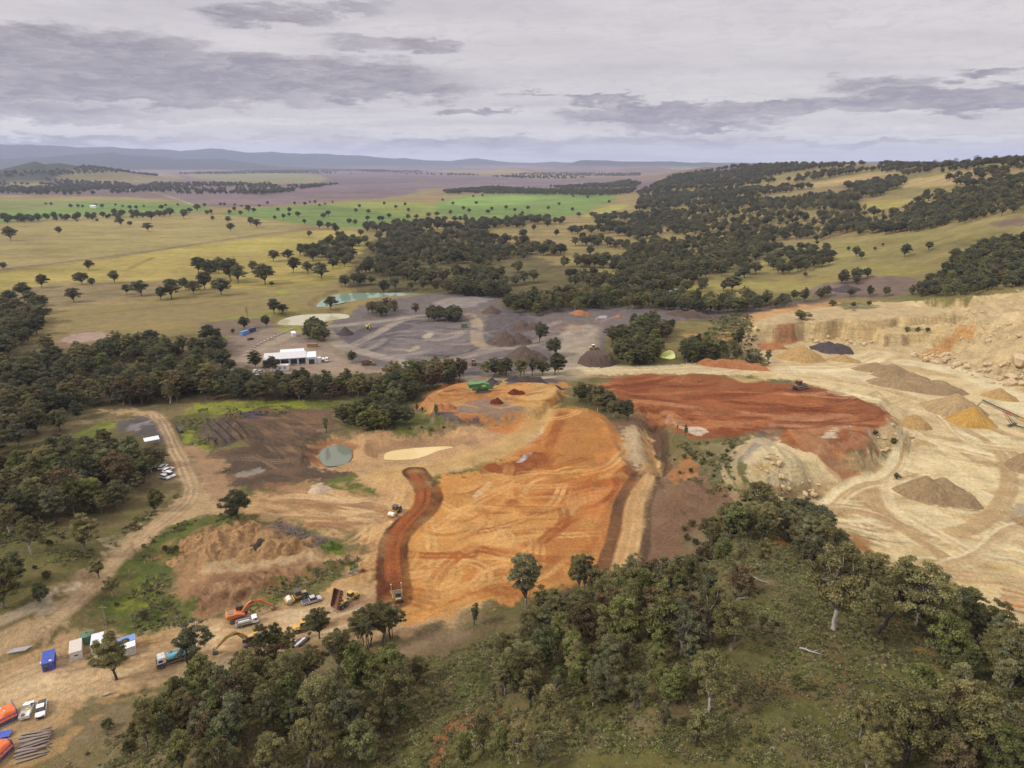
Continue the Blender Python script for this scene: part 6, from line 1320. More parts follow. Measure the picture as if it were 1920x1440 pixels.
def dozer(label, a, b, paint='yellow', masts=True, s=1.0):
    g = thing('bulldozer', label, 'bulldozer')
    for y in (-1.05, 1.05): track_unit(g, y, 4.0, 1.15, .6)
    h = P().prism([(.2, .8), (.2, 2.0), (2.0, 1.85), (2.2, 1.7), (2.2, .8)], -.7, .7).build('bonnet', pal(paint), g, .06); P().box(2.22, 0, 1.3, .06, 1.1, .7).build('grille', pal('black'), h); P().cyl((1.2, .3, 1.9), (1.2, .3, 2.7), .08, None, 8).build('exhaust', pal('dsteel'), h)
    c = P().box(-.8, 0, 2.3, 1.5, 1.6, 1.4, bev=.05, top=(.9, .9)).build('cab', pal('glass'), g); P().box(-.8, 0, 3.05, 1.8, 1.9, .16, bev=.04).build('cab_roof', pal('dsteel' if masts else paint), c)
    P().box(-1.0, 0, 1.25, 2.4, 1.5, .8, bev=.06).build('body', pal(paint), g); P().box(-2.3, 0, 1.1, .5, 1.3, .9, bev=.05).build('fuel_tank', pal('dsteel'), g)
    B = P().prism([(2.75, .1), (2.95, .1), (2.8, .7), (2.98, 1.35), (2.85, 1.4), (2.65, .7)], -1.9, 1.9).build('blade', pal(paint), g)
    for y in (-1.45, 1.45): P().box(1.4, y, .6, 2.8, .16, .26).build('push_arm', pal(paint), g)
    if masts:
        for y in (-1.5, 1.5): m_ = P().cyl((2.75, y, 1.3), (2.75, y, 3.5), .05, None, 8).build('mast', pal('offwhite'), B); P().cyl((2.75, y, 3.5), (2.75, y, 3.68), .17, None, 12).build('antenna', pal('white'), m_)
    else: q = P().prism([(-2.5, 1.2), (-3.2, 1.3), (-3.5, .3), (-3.35, .3), (-3.1, 1.0), (-2.5, .9)], -.14, .14).build('ripper', pal('dsteel'), g)
    pose(g, a, b); g.scale = (s, s, s); return g
def loader(label, a, b):
    g = thing('wheel_loader', label, 'loader'); P().box(-1.4, 0, 1.5, 2.4, 1.7, 1.1, bev=.1).build('bonnet', pal('yellow'), g); P().box(.8, 0, 1.1, 1.8, 1.2, .8, bev=.06).build('front_frame', pal('yellow'), g)
    c = P().box(0, 0, 2.4, 1.5, 1.5, 1.5, bev=.05, top=(.9, .9)).build('cab', pal('glass'), g); P().box(0, 0, 3.2, 1.8, 1.8, .16, bev=.04).build('cab_roof', pal('white'), c)
    for y in (-.5, .5): P().box(2.2, y, 1.1, 2.2, .2, .4, (0, R(22), 0)).build('lift_arm', pal('yellow'), g)
    P().prism([(3.0, .2), (4.1, .1), (4.1, .2), (3.2, .4), (3.1, 1.2), (3.3, 1.5), (3.0, 1.4)], -1.4, 1.4).build('bucket', pal('dsteel'), g)
    for x in (-1.5, 1.4):
        for y in (-1.05, 1.05): wheel(g, x, y, .78, .55)
    return pose(g, a, b)
# ================================================================== STOCKPILES AND ROCKS
def pile_mat(name, col, col2=None):
    if name in _mats: return _mats[name]
    m, k, b = base_mat(name); co = k.new('ShaderNodeNewGeometry').outputs['Position']; oc = k.new('ShaderNodeTexCoord').outputs['Object']
    sp = k.new('ShaderNodeSeparateXYZ', {0: oc}).outputs; an = k.math('ARCTAN2', sp[1], sp[0])
    rad = k.noise(k.new('ShaderNodeCombineXYZ', {0: k.math('COSINE', an), 1: k.math('SINE', an), 2: k.math('MULTIPLY', sp[2], .02)}).outputs[0], 7.0, 5, .65)
    c2 = col2 if col2 is not None else tuple(np.array(col) * .72)
    c = k.mix(k.ramp(rad, .38, .62), tuple(col), tuple(c2))
    nn = k.noise(co, 1.1, 6, .7); v = k.math('ADD', k.math('MULTIPLY', k.math('SUBTRACT', nn, .5), 1.5), 1.0); cc = k.vec('SCALE', c); k.l.new(v, k.n[-1].inputs['Scale'])
    k.l.new(cc, b.inputs['Base Color']); b.inputs['Roughness'].default_value = .95; b.inputs['Specular IOR Level'].default_value = .15
    bp = k.new('ShaderNodeBump', {'Height': nn, 'Strength': .8, 'Distance': .5}); k.l.new(bp.outputs[0], b.inputs['Normal']); _mats[name] = m; return m
def pile(label, u, vf, w, h, mt, name='gravel_pile', ratio=.8, cat='pile', peaks=None, flat=0.0, rough=.5, group=None, deep=None):
    """a heap: u = middle, vf = photo row of its front foot, w = width in photo px, h = height m"""
    A = at(u, vf); d = depth(A); rx = w / 2 * d / F; ry = deep if deep else rx * ratio
    dirv = Vector((A.x, A.y, 0)).normalized(); side = Vector((dirv.y, -dirv.x, 0)); c = A + dirv * ry
    pk = [(0, 0, h)] if not peaks else peaks     # (side offset share, depth share, height)
    nr, na = 22, 72; V = []; rg = np.random.default_rng(int(u * 7 + vf)); ph = rg.uniform(0, 6.28, 6); sl = .72
    for i in range(nr + 1):
        s = i / nr
        for j in range(na):
            a = 2 * math.pi * j / na; k = 1 + .05 * math.sin(2 * a + ph[0]) + .05 * math.sin(3 * a + ph[1]) + .03 * math.sin(5 * a + ph[2]) + .02 * math.sin(9 * a + ph[3])
            V.append((math.cos(a) * rx * k * s, math.sin(a) * ry * k * s, s))
    V = np.array(V); x, y = V[:, 0], V[:, 1]; top = np.zeros(len(V))
    for px, py, hh in pk:
        q = np.hypot((x - px * rx) / rx, (y - py * ry) / ry)
        reach_ = 1 - math.hypot(px, py) * .85
        top = np.maximum(top, hh * np.clip(1 - (q + .06 * vnoise(x * .5 + ph[4], y * .5)) / max(reach_, .25), 0, 1) ** 1.0)
    if flat: top = np.minimum(top, flat + .2 * vnoise(x / 3, y / 3, 4))
    else: top = np.where(top > h * .96, h * .96 + (top - h * .96) * .6, top)
    e = np.clip((1 - V[:, 2]) * 6, 0, 1); top = top + e * rough * fbm(x / 2.6 + ph[0], y / 2.6, 5, 12, .62)
    wx = c.x + side.x * x + dirv.x * y; wy = c.y + side.y * x + dirv.y * y; gz = height(wx, wy); z = gz + np.where(V[:, 2] > .99, -.4, top * e + .02)
    ox, oy = pk[0][0] * rx, pk[0][1] * ry; oz = float(gz.mean())
    co = np.stack([wx, wy, z], 1); O = np.array([c.x + side.x * ox + dirv.x * oy, c.y + side.y * ox + dirv.y * oy, oz]); co -= O
    Fc = [(i * na + j, (i + 1) * na + j, (i + 1) * na + (j + 1) % na, i * na + (j + 1) % na) for i in range(1, nr) for j in range(na)] + [tuple(na + j for j in range(na))]
    me = bpy.data.meshes.new(name); me.from_pydata([tuple(q) for q in co], [], Fc); me.polygons.foreach_set('use_smooth', np.ones(len(me.polygons), bool))
    o = obj(name, me, mt, None, tuple(O)); return tag(o, label, cat, group)
GB = pile_mat('brown_gravel', G(138, 116, 98)); GD = pile_mat('dark_gravel', G(96, 86, 86)); GT = pile_mat('tan_sand', G(200, 166, 112)); GG = pile_mat('golden_sand', G(182, 140, 72), G(206, 166, 96)); GP = pile_mat('pale_grey_sand', G(196, 168, 118), G(166, 142, 112))
GR = pile_mat('red_earth', G(120, 60, 36)); GO = pile_mat('orange_earth', G(190, 132, 90)); GX = pile_mat('quarry_grey', G(172, 148, 110), G(150, 128, 98)); GH = pile_mat('heap_earth', G(190, 154, 110), G(160, 124, 88)); GC = pile_mat('coffee_gravel', G(112, 96, 84))
pile('large grey-brown pile alone on the pale quarry floor', 1752, 950, 160, 8, GX, ratio=.62, peaks=[(-.25, -.2, 8), (.1, .2, 7), (.4, .1, 5)])
pile('golden sand cone under the head of the conveyor', 1817, 803, 84, 7.5, GG, 'sand_pile', ratio=1.0, rough=.12)
pile('tall grey and tan cone left of the golden cone', 1786, 785, 118, 9.0, GP, 'sand_pile', ratio=.9, rough=.12)
pile('small tan pile beside the road below the boulders', 1872, 751, 66, 5, GT, 'sand_pile', ratio=.6)
pile('long grey pile nearest the haul road in the row of three', 1718, 737, 178, 6.0, GX, ratio=.42, peaks=[(-.45, -.1, 5.5), (0, 0, 6), (.4, .1, 5.5)])
pile('middle grey pile of the row of three', 1690, 716, 110, 5.5, GX, ratio=.4, peaks=[(-.3, 0, 5.5), (.3, .1, 4.5)])
pile('rearmost grey pile of the row of three', 1652, 702, 106, 5.5, GX, ratio=.45, peaks=[(-.2, 0, 5.0), (.3, .1, 5)])
pile('tan sand pile below the quarry wall at left', 1500, 680, 92, 8, GT, 'sand_pile', ratio=.8)
pile('dark grey pile behind the tan sand pile', 1560, 665, 84, 5.5, GD, ratio=.7, peaks=[(-.2, 0, 5.5), (.3, .1, 5)])
pile('small tan pile in front of the dark grey pile', 1580, 680, 66, 3.5, GT, 'sand_pile', ratio=.5)
pile('low reddish bank along the pale haul road', 1372, 693, 140, 4.5, GO, 'earth_bank', ratio=.22, peaks=[(-.6, 0, 4), (-.2, 0, 4.5), (.2, 0, 4.5), (.6, 0, 3.6)])
pile('low reddish bank at the foot of the bushy mound', 1448, 655, 60, 3.6, GO, 'earth_bank', ratio=.4)
pile('flat topped brown pile with a loader on it', 1118, 689, 78, 8, GC, ratio=.8, flat=6.2, peaks=[(-.15, 0, 13), (.2, 0, 13), (0, .3, 13)])
pile('big brown pile behind the row of gums above the crusher pad', 984, 684, 92, 9, GC, ratio=.75, peaks=[(-.05, 0, 9), (.35, .1, 6)])
pile('big dark pile with two white posts at its foot', 955, 651, 88, 8, GC, ratio=.75, peaks=[(-.2, 0, 8), (.35, .1, 7)])
pile('brown heap on the rim of the gravel yard behind the posts', 985, 622, 60, 6, GC, ratio=.8, peaks=[(-.2, 0, 6), (.4, 0, 5)])
pile('small brown cone near the far wood in the gravel yard', 921, 592, 42, 5, GC, ratio=.9)
pile('dark gravel cone in front of the small excavator', 648, 630, 34, 5, GD, ratio=.9)
pile('bright orange heap on the far gravel terrace', 1088, 593, 44, 3.2, GO, 'earth_pile', ratio=.7, flat=2.8)
pile('small rusty heap between the flat topped pile and the gums on the right', 1160, 598, 16, 2, GO, 'earth_pile')
pile('dark grey heap in the hollow above the quarry', 1586, 549, 56, 5, GD, ratio=.8)
pile('long brown bank on the far gravel road', 1290, 598, 90, 5, GC, ratio=.4, peaks=[(-.4, 0, 5), (.1, 0, 5), (.5, 0, 4)])
pile('red earth heap on the crusher pad, the far one', 968, 742, 34, 2.6, GR, 'earth_pile', peaks=[(-.2, 0, 2.6), (.5, 0, 1.4)])
pile('red earth heap on the crusher pad, the near one', 931, 759, 28, 2.6, GR, 'earth_pile', peaks=[(.1, 0, 2.6), (-.4, 0, 1.8)])
pile('wide orange heap at the left end of the crusher pad', 836, 772, 44, 2.6, GO, 'earth_pile', peaks=[(-.4, 0, 2.4), (.3, 0, 2.6)])
pile('dark heap behind the green crusher', 922, 724, 32, 3.4, GD)
pile('dark low bank at the back of the crusher pad', 1002, 718, 118, 3, GD, 'earth_bank', ratio=.16, peaks=[(-.6, 0, 2.6), (-.2, 0, 3), (.2, 0, 3), (.6, 0, 2.6)])
pile('grey layered heap at the right edge of the quarry floor', 1925, 890, 84, 7, GX, ratio=.9, peaks=[(-.1, 0, 7), (.5, 0, 6)])
pile('pale heap at the far right corner of the quarry', 1946, 998, 96, 5, GX, ratio=.5)
pile('black-brown heap among the dirt heaps', 488, 1046, 36, 3.2, pile_mat('black_earth', G(92, 78, 68)), 'earth_pile', ratio=1.1)
for i, (u, v, w, h) in enumerate([(512, 1052, 64, 2.8), (462, 1060, 48, 2.2), (540, 1046, 30, 2), (556, 1040, 38, 2.2), (420, 1030, 70, 2.2), (400, 1050, 60, 1.8), (360, 1030, 50, 1.7), (470, 1010, 54, 2), (340, 1060, 50, 1.5), (585, 1030, 40, 1.6)]):
    pile('tan dirt heap among the rough heaps right of the left track', u, v, w, h * 1.1, GH, 'dirt_heap', rough=.6, group='tan dirt heaps')
pile('brown bank along the top of the red fill', 1290, 718, 60, 3.5, pile_mat('clay', G(170, 112, 74)), 'earth_pile', ratio=.5)
pile('rocky tan knob at the right tip of the red fill', 1712, 806, 66, 6, GT, 'earth_pile', ratio=.7, rough=.9, flat=5)
pile('low white mound on the edge of the tan clearing', 600, 926, 44, 1.8, pile_mat('chalk', G(222, 196, 166)), 'earth_pile', rough=.3)
pile('grass covered mound beside the brush heap', 622, 1037, 44, 2.2, pile_mat('grassy', G(104, 122, 48), G(80, 96, 40)), 'earth_pile', ratio=.8)

# ------------------------------------------------------------------ boulders
rk = random.Random(12); RM_ = []
def rock_mesh(seed):
    bm = bmesh.new(); bmesh.ops.create_icosphere(bm, subdivisions=3, radius=1); v = Vector((seed * 3.1, seed * 1.7, 0)); rg = random.Random(seed)
    pl_ = [(Vector((rg.gauss(0, 1), rg.gauss(0, 1), rg.gauss(0, .8))).normalized(), rg.uniform(.62, .85)) for _ in range(11)]
    for q in bm.verts:
        for nn, d in pl_:
            s = q.co.dot(nn)
            if s > d: q.co -= nn * (s - d)
        q.co *= Vector((1.15, .9, .75)).length * 0 + 1
        q.co += q.normal * .05 * float(vnoise(np.array([q.co.x * 3 + seed]), np.array([q.co.y * 3 + q.co.z * 2]))[0])
        q.co = Vector((q.co.x * 1.2, q.co.y * .9, q.co.z * .75))
    me = bpy.data.meshes.new('boulder'); bm.to_mesh(me); bm.free(); return me
m, k, b = base_mat('sandstone'); oi = k.new('ShaderNodeObjectInfo').outputs['Random']; co = k.new('ShaderNodeTexCoord').outputs['Object']
c = k.mix(k.ramp(k.noise(co, 2.2, 5, .65), .35, .7), G(226, 204, 166), G(186, 152, 104)); c = k.mix(k.math('MULTIPLY', oi, .5), c, G(214, 192, 150)); k.l.new(c, b.inputs['Base Color']); b.inputs['Roughness'].default_value = .9
RM_ = [rock_mesh(i + 1) for i in range(6)]
for q in RM_: q.materials.append(m)
NR = [0]; small = []
def rocks(poly, n, smin, smax, label, group):
    Pw = ground(poly); x0, y0 = Pw.min(0); x1, y1 = Pw.max(0); k = 0; guard = 0
    while k < n and guard < 40000:
        guard += 1; x, y = rk.uniform(x0, x1), rk.uniform(y0, y1)
        if sdist(np.array([x]), np.array([y]), Pw)[0] < 0: continue
        k += 1; s = smin + (smax - smin) * rk.random() ** 3.2; z = float(height(np.array([x]), np.array([y]))[0])
        o = bpy.data.objects.new('boulder', RM_[rk.randrange(6)]); COL.objects.link(o); o.location = (x, y, z + s * .3); o.rotation_euler = (rk.uniform(-.3, .3), rk.uniform(-.3, .3), rk.uniform(0, 6.28)); o.scale = (s, s, s * rk.uniform(.8, 1.1)); tag(o, label, 'boulder', group)
rocks([(1700, 668), (1760, 668), (1850, 690), (1935, 690), (1935, 735), (1860, 718), (1780, 692)], 120, .6, 2.6, 'pale boulder in the rubble along the foot of the scree slope', 'boulders at the foot of the scree')
rocks([(1780, 600), (1850, 600), (1930, 610), (1930, 660), (1850, 650), (1790, 630)], 55, .5, 2.2, 'pale boulder scattered on the scree slope at right', 'boulders on the scree slope')
rocks([(1500, 628), (1540, 614), (1600, 626), (1640, 646), (1600, 652), (1520, 640)], 40, .6, 2.0, 'pale boulder at the foot of the quarry wall', 'boulders below the quarry wall')
rocks([(1430, 858), (1470, 850), (1500, 880), (1545, 905), (1530, 930), (1460, 925), (1420, 890)], 45, .4, 1.6, 'pale boulder on the rocky spur left of the ramp', 'boulders on the rocky spur')
rocks([(1634, 812), (1660, 800), (1720, 815), (1700, 845), (1640, 842)], 28, .4, 1.3, 'pale boulder below the tip of the red fill', 'boulders below the red fill')
for u, v, s, lab in [(1908, 688, 5.0, 'very large rounded boulder at the right edge of the scree'), (1735, 678, 2.6, 'single white boulder at the left end of the rubble'), (1893, 716, 3.2, 'large pale slab at the front of the rubble')]:
    p = at(u, v); o = obj('boulder', RM_[int(u) % 6], None, None, p + Vector((0, 0, s * .3))); o.scale = (s, s, s); o.rotation_euler = (.1, .1, u); tag(o, lab, 'boulder')
# ------------------------------------------------------------------ farm houses far away
for u, v, l, lab in [(342, 347, 14, 'white farmhouse among the far trees at left'), (384, 349, 12, 'small white shed right of the far farmhouse'), (240, 358, 16, 'pale long shed in the far tree line'), (902, 357, 40, 'long white farm shed in the far tree line at centre'), (935, 358, 24, 'shorter white farm shed beside the long one at centre'), (176, 390, 14, 'pale house beside the green field at left')]:
    p = at(u, v); g = thing('farm_building', lab, 'farm building', p); P().box(0, 0, 2.4, l, 9, 4.8).build('wall', pal('white'), g)
    P().prism([(-5, 4.8), (0, 7.2), (5, 4.8)], -l / 2 - .4, l / 2 + .4, Matrix.Rotation(R(90), 4, 'Z')).build('roof', pal('roofl'), g)
# ================================================================== THE MACHINE PARK
excavator('orange excavator with its boom stretched towards the roller on the pale yard', (441, 1163), (476, 1153), 'orange', t=.2)
excavator('yellow excavator with a maroon band, half hidden behind slender gums', (486, 1206), (432, 1221), 'yellow', stripe='maroon', t=.2)
excavator('small yellow excavator on the grey gravel beside the pale dam', (686, 612), (694, 618), 'yellow', reach=.7)
roller('yellow roller with a dark cab roof parked beside the silver ute', (577, 1119), (540, 1131))
roller('roller working at the left edge of the dark red dirt road', (750, 956), (733, 970))
pickup('silver dual cab ute parked beside the yellow roller', (568, 1134), (601, 1124), 'silver', 'dsteel')
pickup('white ute with a pale tray and a lime bag, left of the two white utes', (47, 1350), (57, 1322), 'white', 'white', 'single')
pickup('white dual cab ute facing the camera, right of the two white utes', (81, 1318), (76, 1348), 'white', 'dsteel')
dump_truck('yellow dump truck with its rusty tray tipped up', (630, 1144), (672, 1114), True)
dump_truck('yellow dump truck with its tray down, half hidden behind gum crowns', (610, 1174), (548, 1186), False, tray='rust')
service_truck('white service truck with steel lockers parked beside the orange excavator', (446, 1177), (483, 1167))
tank_truck('water truck with a sky blue tank and a white and navy cab', (362, 1231), (303, 1251), 'white', 'navy', 'cyan')
dozer('bulldozer with two white masts at the lower end of the dark red dirt road', (749, 1134), (743, 1110), masts=True, s=.9)
dozer('bulldozer pushing earth at the far edge of the red fill', (1488, 731), (1510, 727), 'brown', masts=False, s=1.5)
dump_truck('brown haul truck on the pale track below the gravel yard', (676, 685), (706, 684), False, 'brown', 'rust')
dump_truck('yellowish truck seen from behind in the gap between the dark trees', (889, 690), (887, 678), False, 'yellow', 'rust')
loader('small loader standing on top of the flat brown gravel pile', (1104, 656), (1120, 655))
tank_truck('white tanker parked in front of the pale end of the workshop', (592, 679), (614, 679), 'white', None, 'white')
car('black car parked on the grass verge beside the left dirt track', (333, 803), (342, 812), 'black')
car('white van in the cluster of vehicles under the trees by the track', (312, 893), (326, 896), 'white', True)
for q, (a, b) in enumerate([((302, 882), (310, 876)), ((312, 886), (320, 882)), ((306, 897), (314, 899)), ((278, 880), (284, 879))]):
    car('white car in the cluster of vehicles under the trees by the track', a, b, 'white', group='white cars under the trees by the track')
for q, (a, b, c) in enumerate([((478, 698), (484, 696), 'white'), ((486, 700), (493, 699), 'silver'), ((480, 707), (488, 706), 'white'), ((500, 720), (508, 718), 'white'), ((498, 690), (505, 690), 'navy'), ((466, 638), (474, 636), 'black')]):
    car('%s car parked among the trees near the workshop' % c, a, b, c, group='%s cars near the workshop' % c if c == 'white' else None)

# ------------------------------------------------------------------ site sheds and containers
def shed_box(name, label, cat, front, back, w, l, h, wallm, roofm, ribs=True, pitch=0.0, extra=None):
    g = thing(name, label, cat); wl = P().box(-l / 2, 0, h / 2, l, w, h, bev=.03)
    if ribs:
        for i in range(int(l / .5)): wl.box(-.3 - i * .5, w / 2 + .02, h / 2, .2, .04, h * .9); wl.box(-.3 - i * .5, -w / 2 - .02, h / 2, .2, .04, h * .9)
    wo = wl.build('wall', wallm, g)
    rf = P().box(-l / 2, 0, h + .07, l + .2, w + .2, .12, (pitch, 0, 0), bev=.02)
    for i in range(int(w / .4)): rf.box(-l / 2, -w / 2 + .2 + i * .4, h + .145, l + .1, .05, .04, (pitch, 0, 0))
    ro = rf.build('roof', roofm, g)
    A, B = at(*front), at(*back); d = A - B; A.z = kz(A); g.location = A; g.rotation_euler = (0, 0, math.atan2(d.y, d.x))
    if extra: extra(g, wo, ro)
    g.scale = (.8,) * 3
    return g
def ex_blue(g, w, r):
    d = P().box(.03, -.5, 1.15, .06, .9, 2.0, bev=.02).build('door', pal('navy'), g); P().box(.07, -.5, 1.9, .04, .8, .5).build('notice', pal('green'), d)
    P().box(.06, .85, 2.0, .04, .5, .3).build('sign', pal('red'), g); P().box(-.9, .6, 2.75, .6, .6, .08).build('vent', pal('white'), r)
    P().cyl((.35, .2, 0), (.35, .2, .7), .14, None, 10).build('fire_extinguisher', pal('red'), g); P().box(-1.8, -1.75, 1.9, .8, .5, .7, bev=.04).build('air_conditioner', pal('offwhite'), g)
def ex_off(g, w, r):
    P().box(.03, .1, 1.6, .05, .9, .5, bev=.02).build('window', pal('glass'), g); P().box(.06, .1, 1.95, .25, 1.1, .1).build('awning', pal('offwhite'), g)
    for x in (-1.6, -4.2): P().box(x, -1.53, 1.5, 1.0, .06, .8).build('window', pal('glass'), g)
    P().box(-3.0, -1.53, 1.1, .85, .06, 2.0).build('door', pal('beige'), g)
shed_box('site_container', 'bright blue site container with a door and a red sign', 'container', (93, 1260), (96, 1232), 2.9, 6.2, 2.6, pal('blue'), pal('blue'), extra=ex_blue)
shed_box('site_office', 'beige site office with a small front window', 'site office', (144.5, 1239), (145.5, 1212), 3.0, 6.2, 2.7, pal('offwhite'), pal('beige'), False, extra=ex_off)
shed_box('site_office', 'white site office beside the green water tank', 'site office', (184, 1227), (187, 1199), 3.1, 6.4, 2.7, pal('offwhite'), pal('roofl'), False, extra=ex_off)
def ex_bw(g, w, r): P().box(-4.3, 0, 2.95, 3.2, 5.8, .06, (R(4), 0, 0)).build('blue_roof_sheet', pal('lblue'), r)
shed_box('site_shed', 'shed with a half blue, half white roof behind the full-crowned gum', 'shed', (237, 1233), (236, 1206), 5.4, 5.6, 2.7, pal('offwhite'), pal('white'), True, R(4), ex_bw)
p = at(165, 1204); g = thing('water_tank', 'round dark green water tank between the two pale site offices', 'water tank', p)
P().cyl((0, 0, 0), (0, 0, 2.1), 1.35, None, 28).build('tank_wall', pal('dgreen'), g); P().cyl((0, 0, 2.1), (0, 0, 2.45), 1.4, .25, 28).build('lid', pal('dgreen'), g); P().cyl((0, 0, 2.4), (0, 0, 2.52), .25, None, 12).build('hatch', pal('black'), g)
# tarped bins at the left edge
def bin_(label, a, b, w, l, h, sag):
    g = thing('waste_bin', label, 'bin'); q = P(); q.box(0, 0, .25, l, w, .2); q.box(0, w / 2, h / 2, l, .1, h); q.box(0, -w / 2, h / 2, l, .1, h); q.box(l / 2, 0, h * .75, .1, w + .3, h * 1.5); q.box(-l / 2, 0, h / 2, .1, w, h)
    for i in range(7): q.box(-l / 2 + .4 + i * l / 7, w / 2 + .08, h / 2, .12, .08, h); q.box(-l / 2 + .4 + i * l / 7, -w / 2 - .08, h / 2, .12, .08, h)
    q.build('bin_wall', pal('tarpb'), g, .01)
    nx, ny = 28, 18; V = []
    for i in range(nx + 1):
        for j in range(ny + 1):
            x = -l / 2 + (l - .1) * i / nx; y = (j / ny - .5) * (w + .5); e = min(1, (.5 - abs(j / ny - .5)) * 9); z = h * (.5 + .5 * e) + .12 + (.55 * math.sin(math.pi * j / ny) + sag * float(fbm(np.array([x * .9]), np.array([y * .9]), 3, 7)[0])) * e
            V.append((x, y, z))
    me = bpy.data.meshes.new('tarp'); me.from_pydata(V, [], [(i * (ny + 1) + j, (i + 1) * (ny + 1) + j, (i + 1) * (ny + 1) + j + 1, i * (ny + 1) + j + 1) for i in range(nx) for j in range(ny)]); me.polygons.foreach_set('use_smooth', np.ones(len(me.polygons), bool))
    o = obj('tarp', me, pal('tarp'), g); s = P()
    for x, y in ((-1.5, -.9), (.2, -1.0), (1.3, -.7), (.9, .7)): s.box(x, y, h + .75, .28, .28, .2, bev=.04)
    s.build('sandbags', pal('white'), o); return pose(g, a, b)
bin_('blue-walled bin under an orange tarp next to the white utes', (-24, 1364), (18, 1344), 3.6, 6.2, 1.6, .5)
bin_('blue-walled bin under an orange tarp at the left bottom edge of the photo', (-36, 1446), (4, 1408), 3.6, 6.4, 1.6, .5)
P().box(0, 0, .5, 3.4, 1.6, .1, (R(8), 0, R(12)), bev=.02).build('sheet_panel', pal('blue')); o = COL.objects['sheet_panel'] if 'sheet_panel' in COL.objects else bpy.data.objects['sheet_panel']; o.location = at(4, 1380); tag(o, 'flat blue sheet lying between the two tarped bins', 'sheet')
# logs
lr = random.Random(3)
def log_mesh(i):
    L_ = lr.uniform(4.4, 6.2); r = lr.uniform(.14, .26); return tubes_mesh('log', [(wob((-L_ / 2, 0, 0), (L_ / 2, 0, 0), lr, 6, .02), [r * x for x in (1, 1.02, .95, .9, .82, .75)])], 9)
lms = [log_mesh(i) for i in range(4)]
for m_ in lms: m_.materials.append(pal('log'))
for i in range(15):
    row = i // 9; v = 1372 + (i % 9) * 6.4 + row * 4; p = at(66 + lr.uniform(-5, 5) - (i % 9) * .6, v); p.z += .22 + row * .36
    o = obj('log', lms[i % 4], None, None, p); o.rotation_euler = (0, 0, R(22) + lr.uniform(-.12, .12)); tag(o, 'grey weathered log in the loose stack below the white utes', 'log', 'stacked logs below the white utes')
p = at(84, 1406); o = obj('log', lms[1], None, None, p + Vector((1.5, -.4, .3))); o.rotation_euler = (0, 0, R(-28)); o.scale = (.9, .5, .5); tag(o, 'thin log sticking out across the end of the stack', 'log')
for i in range(7):
    A = at(33, 1221); o = P().cyl((-2.6, 0, 0), (2.6, 0, 0), .1, None, 10).build('steel_rail', pal('galv')); o.location = A + Vector((.1 * i, -.55 + i * .26, .12 + .02 * (i % 2))); o.rotation_euler = (0, 0, R(17)); o.scale = (.75, .75, .75); tag(o, 'long galvanised rail lying in the row beside the yard road', 'rail', 'galvanised rails beside the yard road')
g = thing('barrier_frame', 'yellow steel frame standing behind the blue and white shed', 'frame', at(285, 1208)); q = P()
for x in (-1.2, 1.2): q.box(x, 0, .7, .1, .1, 1.4); q.box(x, 0, .05, .1, .9, .1)
q.build('post', pal('yellow'), g); q = P(); q.box(0, 0, 1.4, 2.5, .1, .1); q.box(0, 0, .5, 2.3, .08, .08); q.build('rail', pal('yellow'), g); g.rotation_euler = (0, 0, R(14))
for i in range(9):
    A = at(543 + i * 3.6, 1212 - i * .9); o = P().cyl((0, -1.6, 0), (0, 1.6, 0), .28, None, 12).build('liner_roll', pal('white' if i in (1, 5, 6) else 'dsteel')); o.location = A + Vector((0, 0, .28)); o.rotation_euler = (0, 0, R(-24))
    tag(o, '%s roll of liner in the row behind the slender gums' % ('white' if i in (1, 5, 6) else 'dark'), 'roll', '%s liner rolls behind the slender gums' % ('white' if i in (1, 5, 6) else 'dark'))
def mesh_panel(label, a, b):
    A, B = at(*a), at(*b); L_ = (B - A).length; g = thing('fence_panel', label, 'fence'); q = P(); q.cyl((-L_ / 2, 0, 0), (-L_ / 2, 0, 1.7), .05, None, 8); q.cyl((L_ / 2, 0, 0), (L_ / 2, 0, 1.7), .05, None, 8); q.cyl((0, 0, 0), (0, 0, 1.7), .04, None, 8); q.build('post', pal('galv'), g)
    q = P()
    for z in (.25, .9, 1.65): q.cyl((-L_ / 2, 0, z), (L_ / 2, 0, z), .04, None, 8)
    for i in range(26): q.cyl((-L_ / 2 + L_ * i / 25, 0, .25), (-L_ / 2 + L_ * i / 25, 0, 1.65), .018, None, 5)
    q.build('mesh', pal('galv'), g); return pose(g, a, b)
mesh_panel('grey wire fence panel at the end of the green bank', (650, 1082), (675, 1073))
p = at(679, 1071); g = thing('drum_barrel', 'red barrel standing at the end of the wire fence panel', 'barrel', p); P().cyl((0, 0, 0), (0, 0, 1.1), .36, None, 16).build('barrel', pal('red'), g, .03); P().cyl((0, 0, 1.1), (0, 0, 1.2), .2, None, 10).build('cap', pal('green'), g)
p = at(205, 1199); g = thing('utility_pole', 'thin timber pole behind the white site office', 'pole', p); P().cyl((0, 0, -.5), (0, 0, 9.5), .15, .1, 10).build('pole', pal('log'), g); P().box(0, 0, 9.0, 1.8, .1, .12).build('crossarm', pal('log'), g)
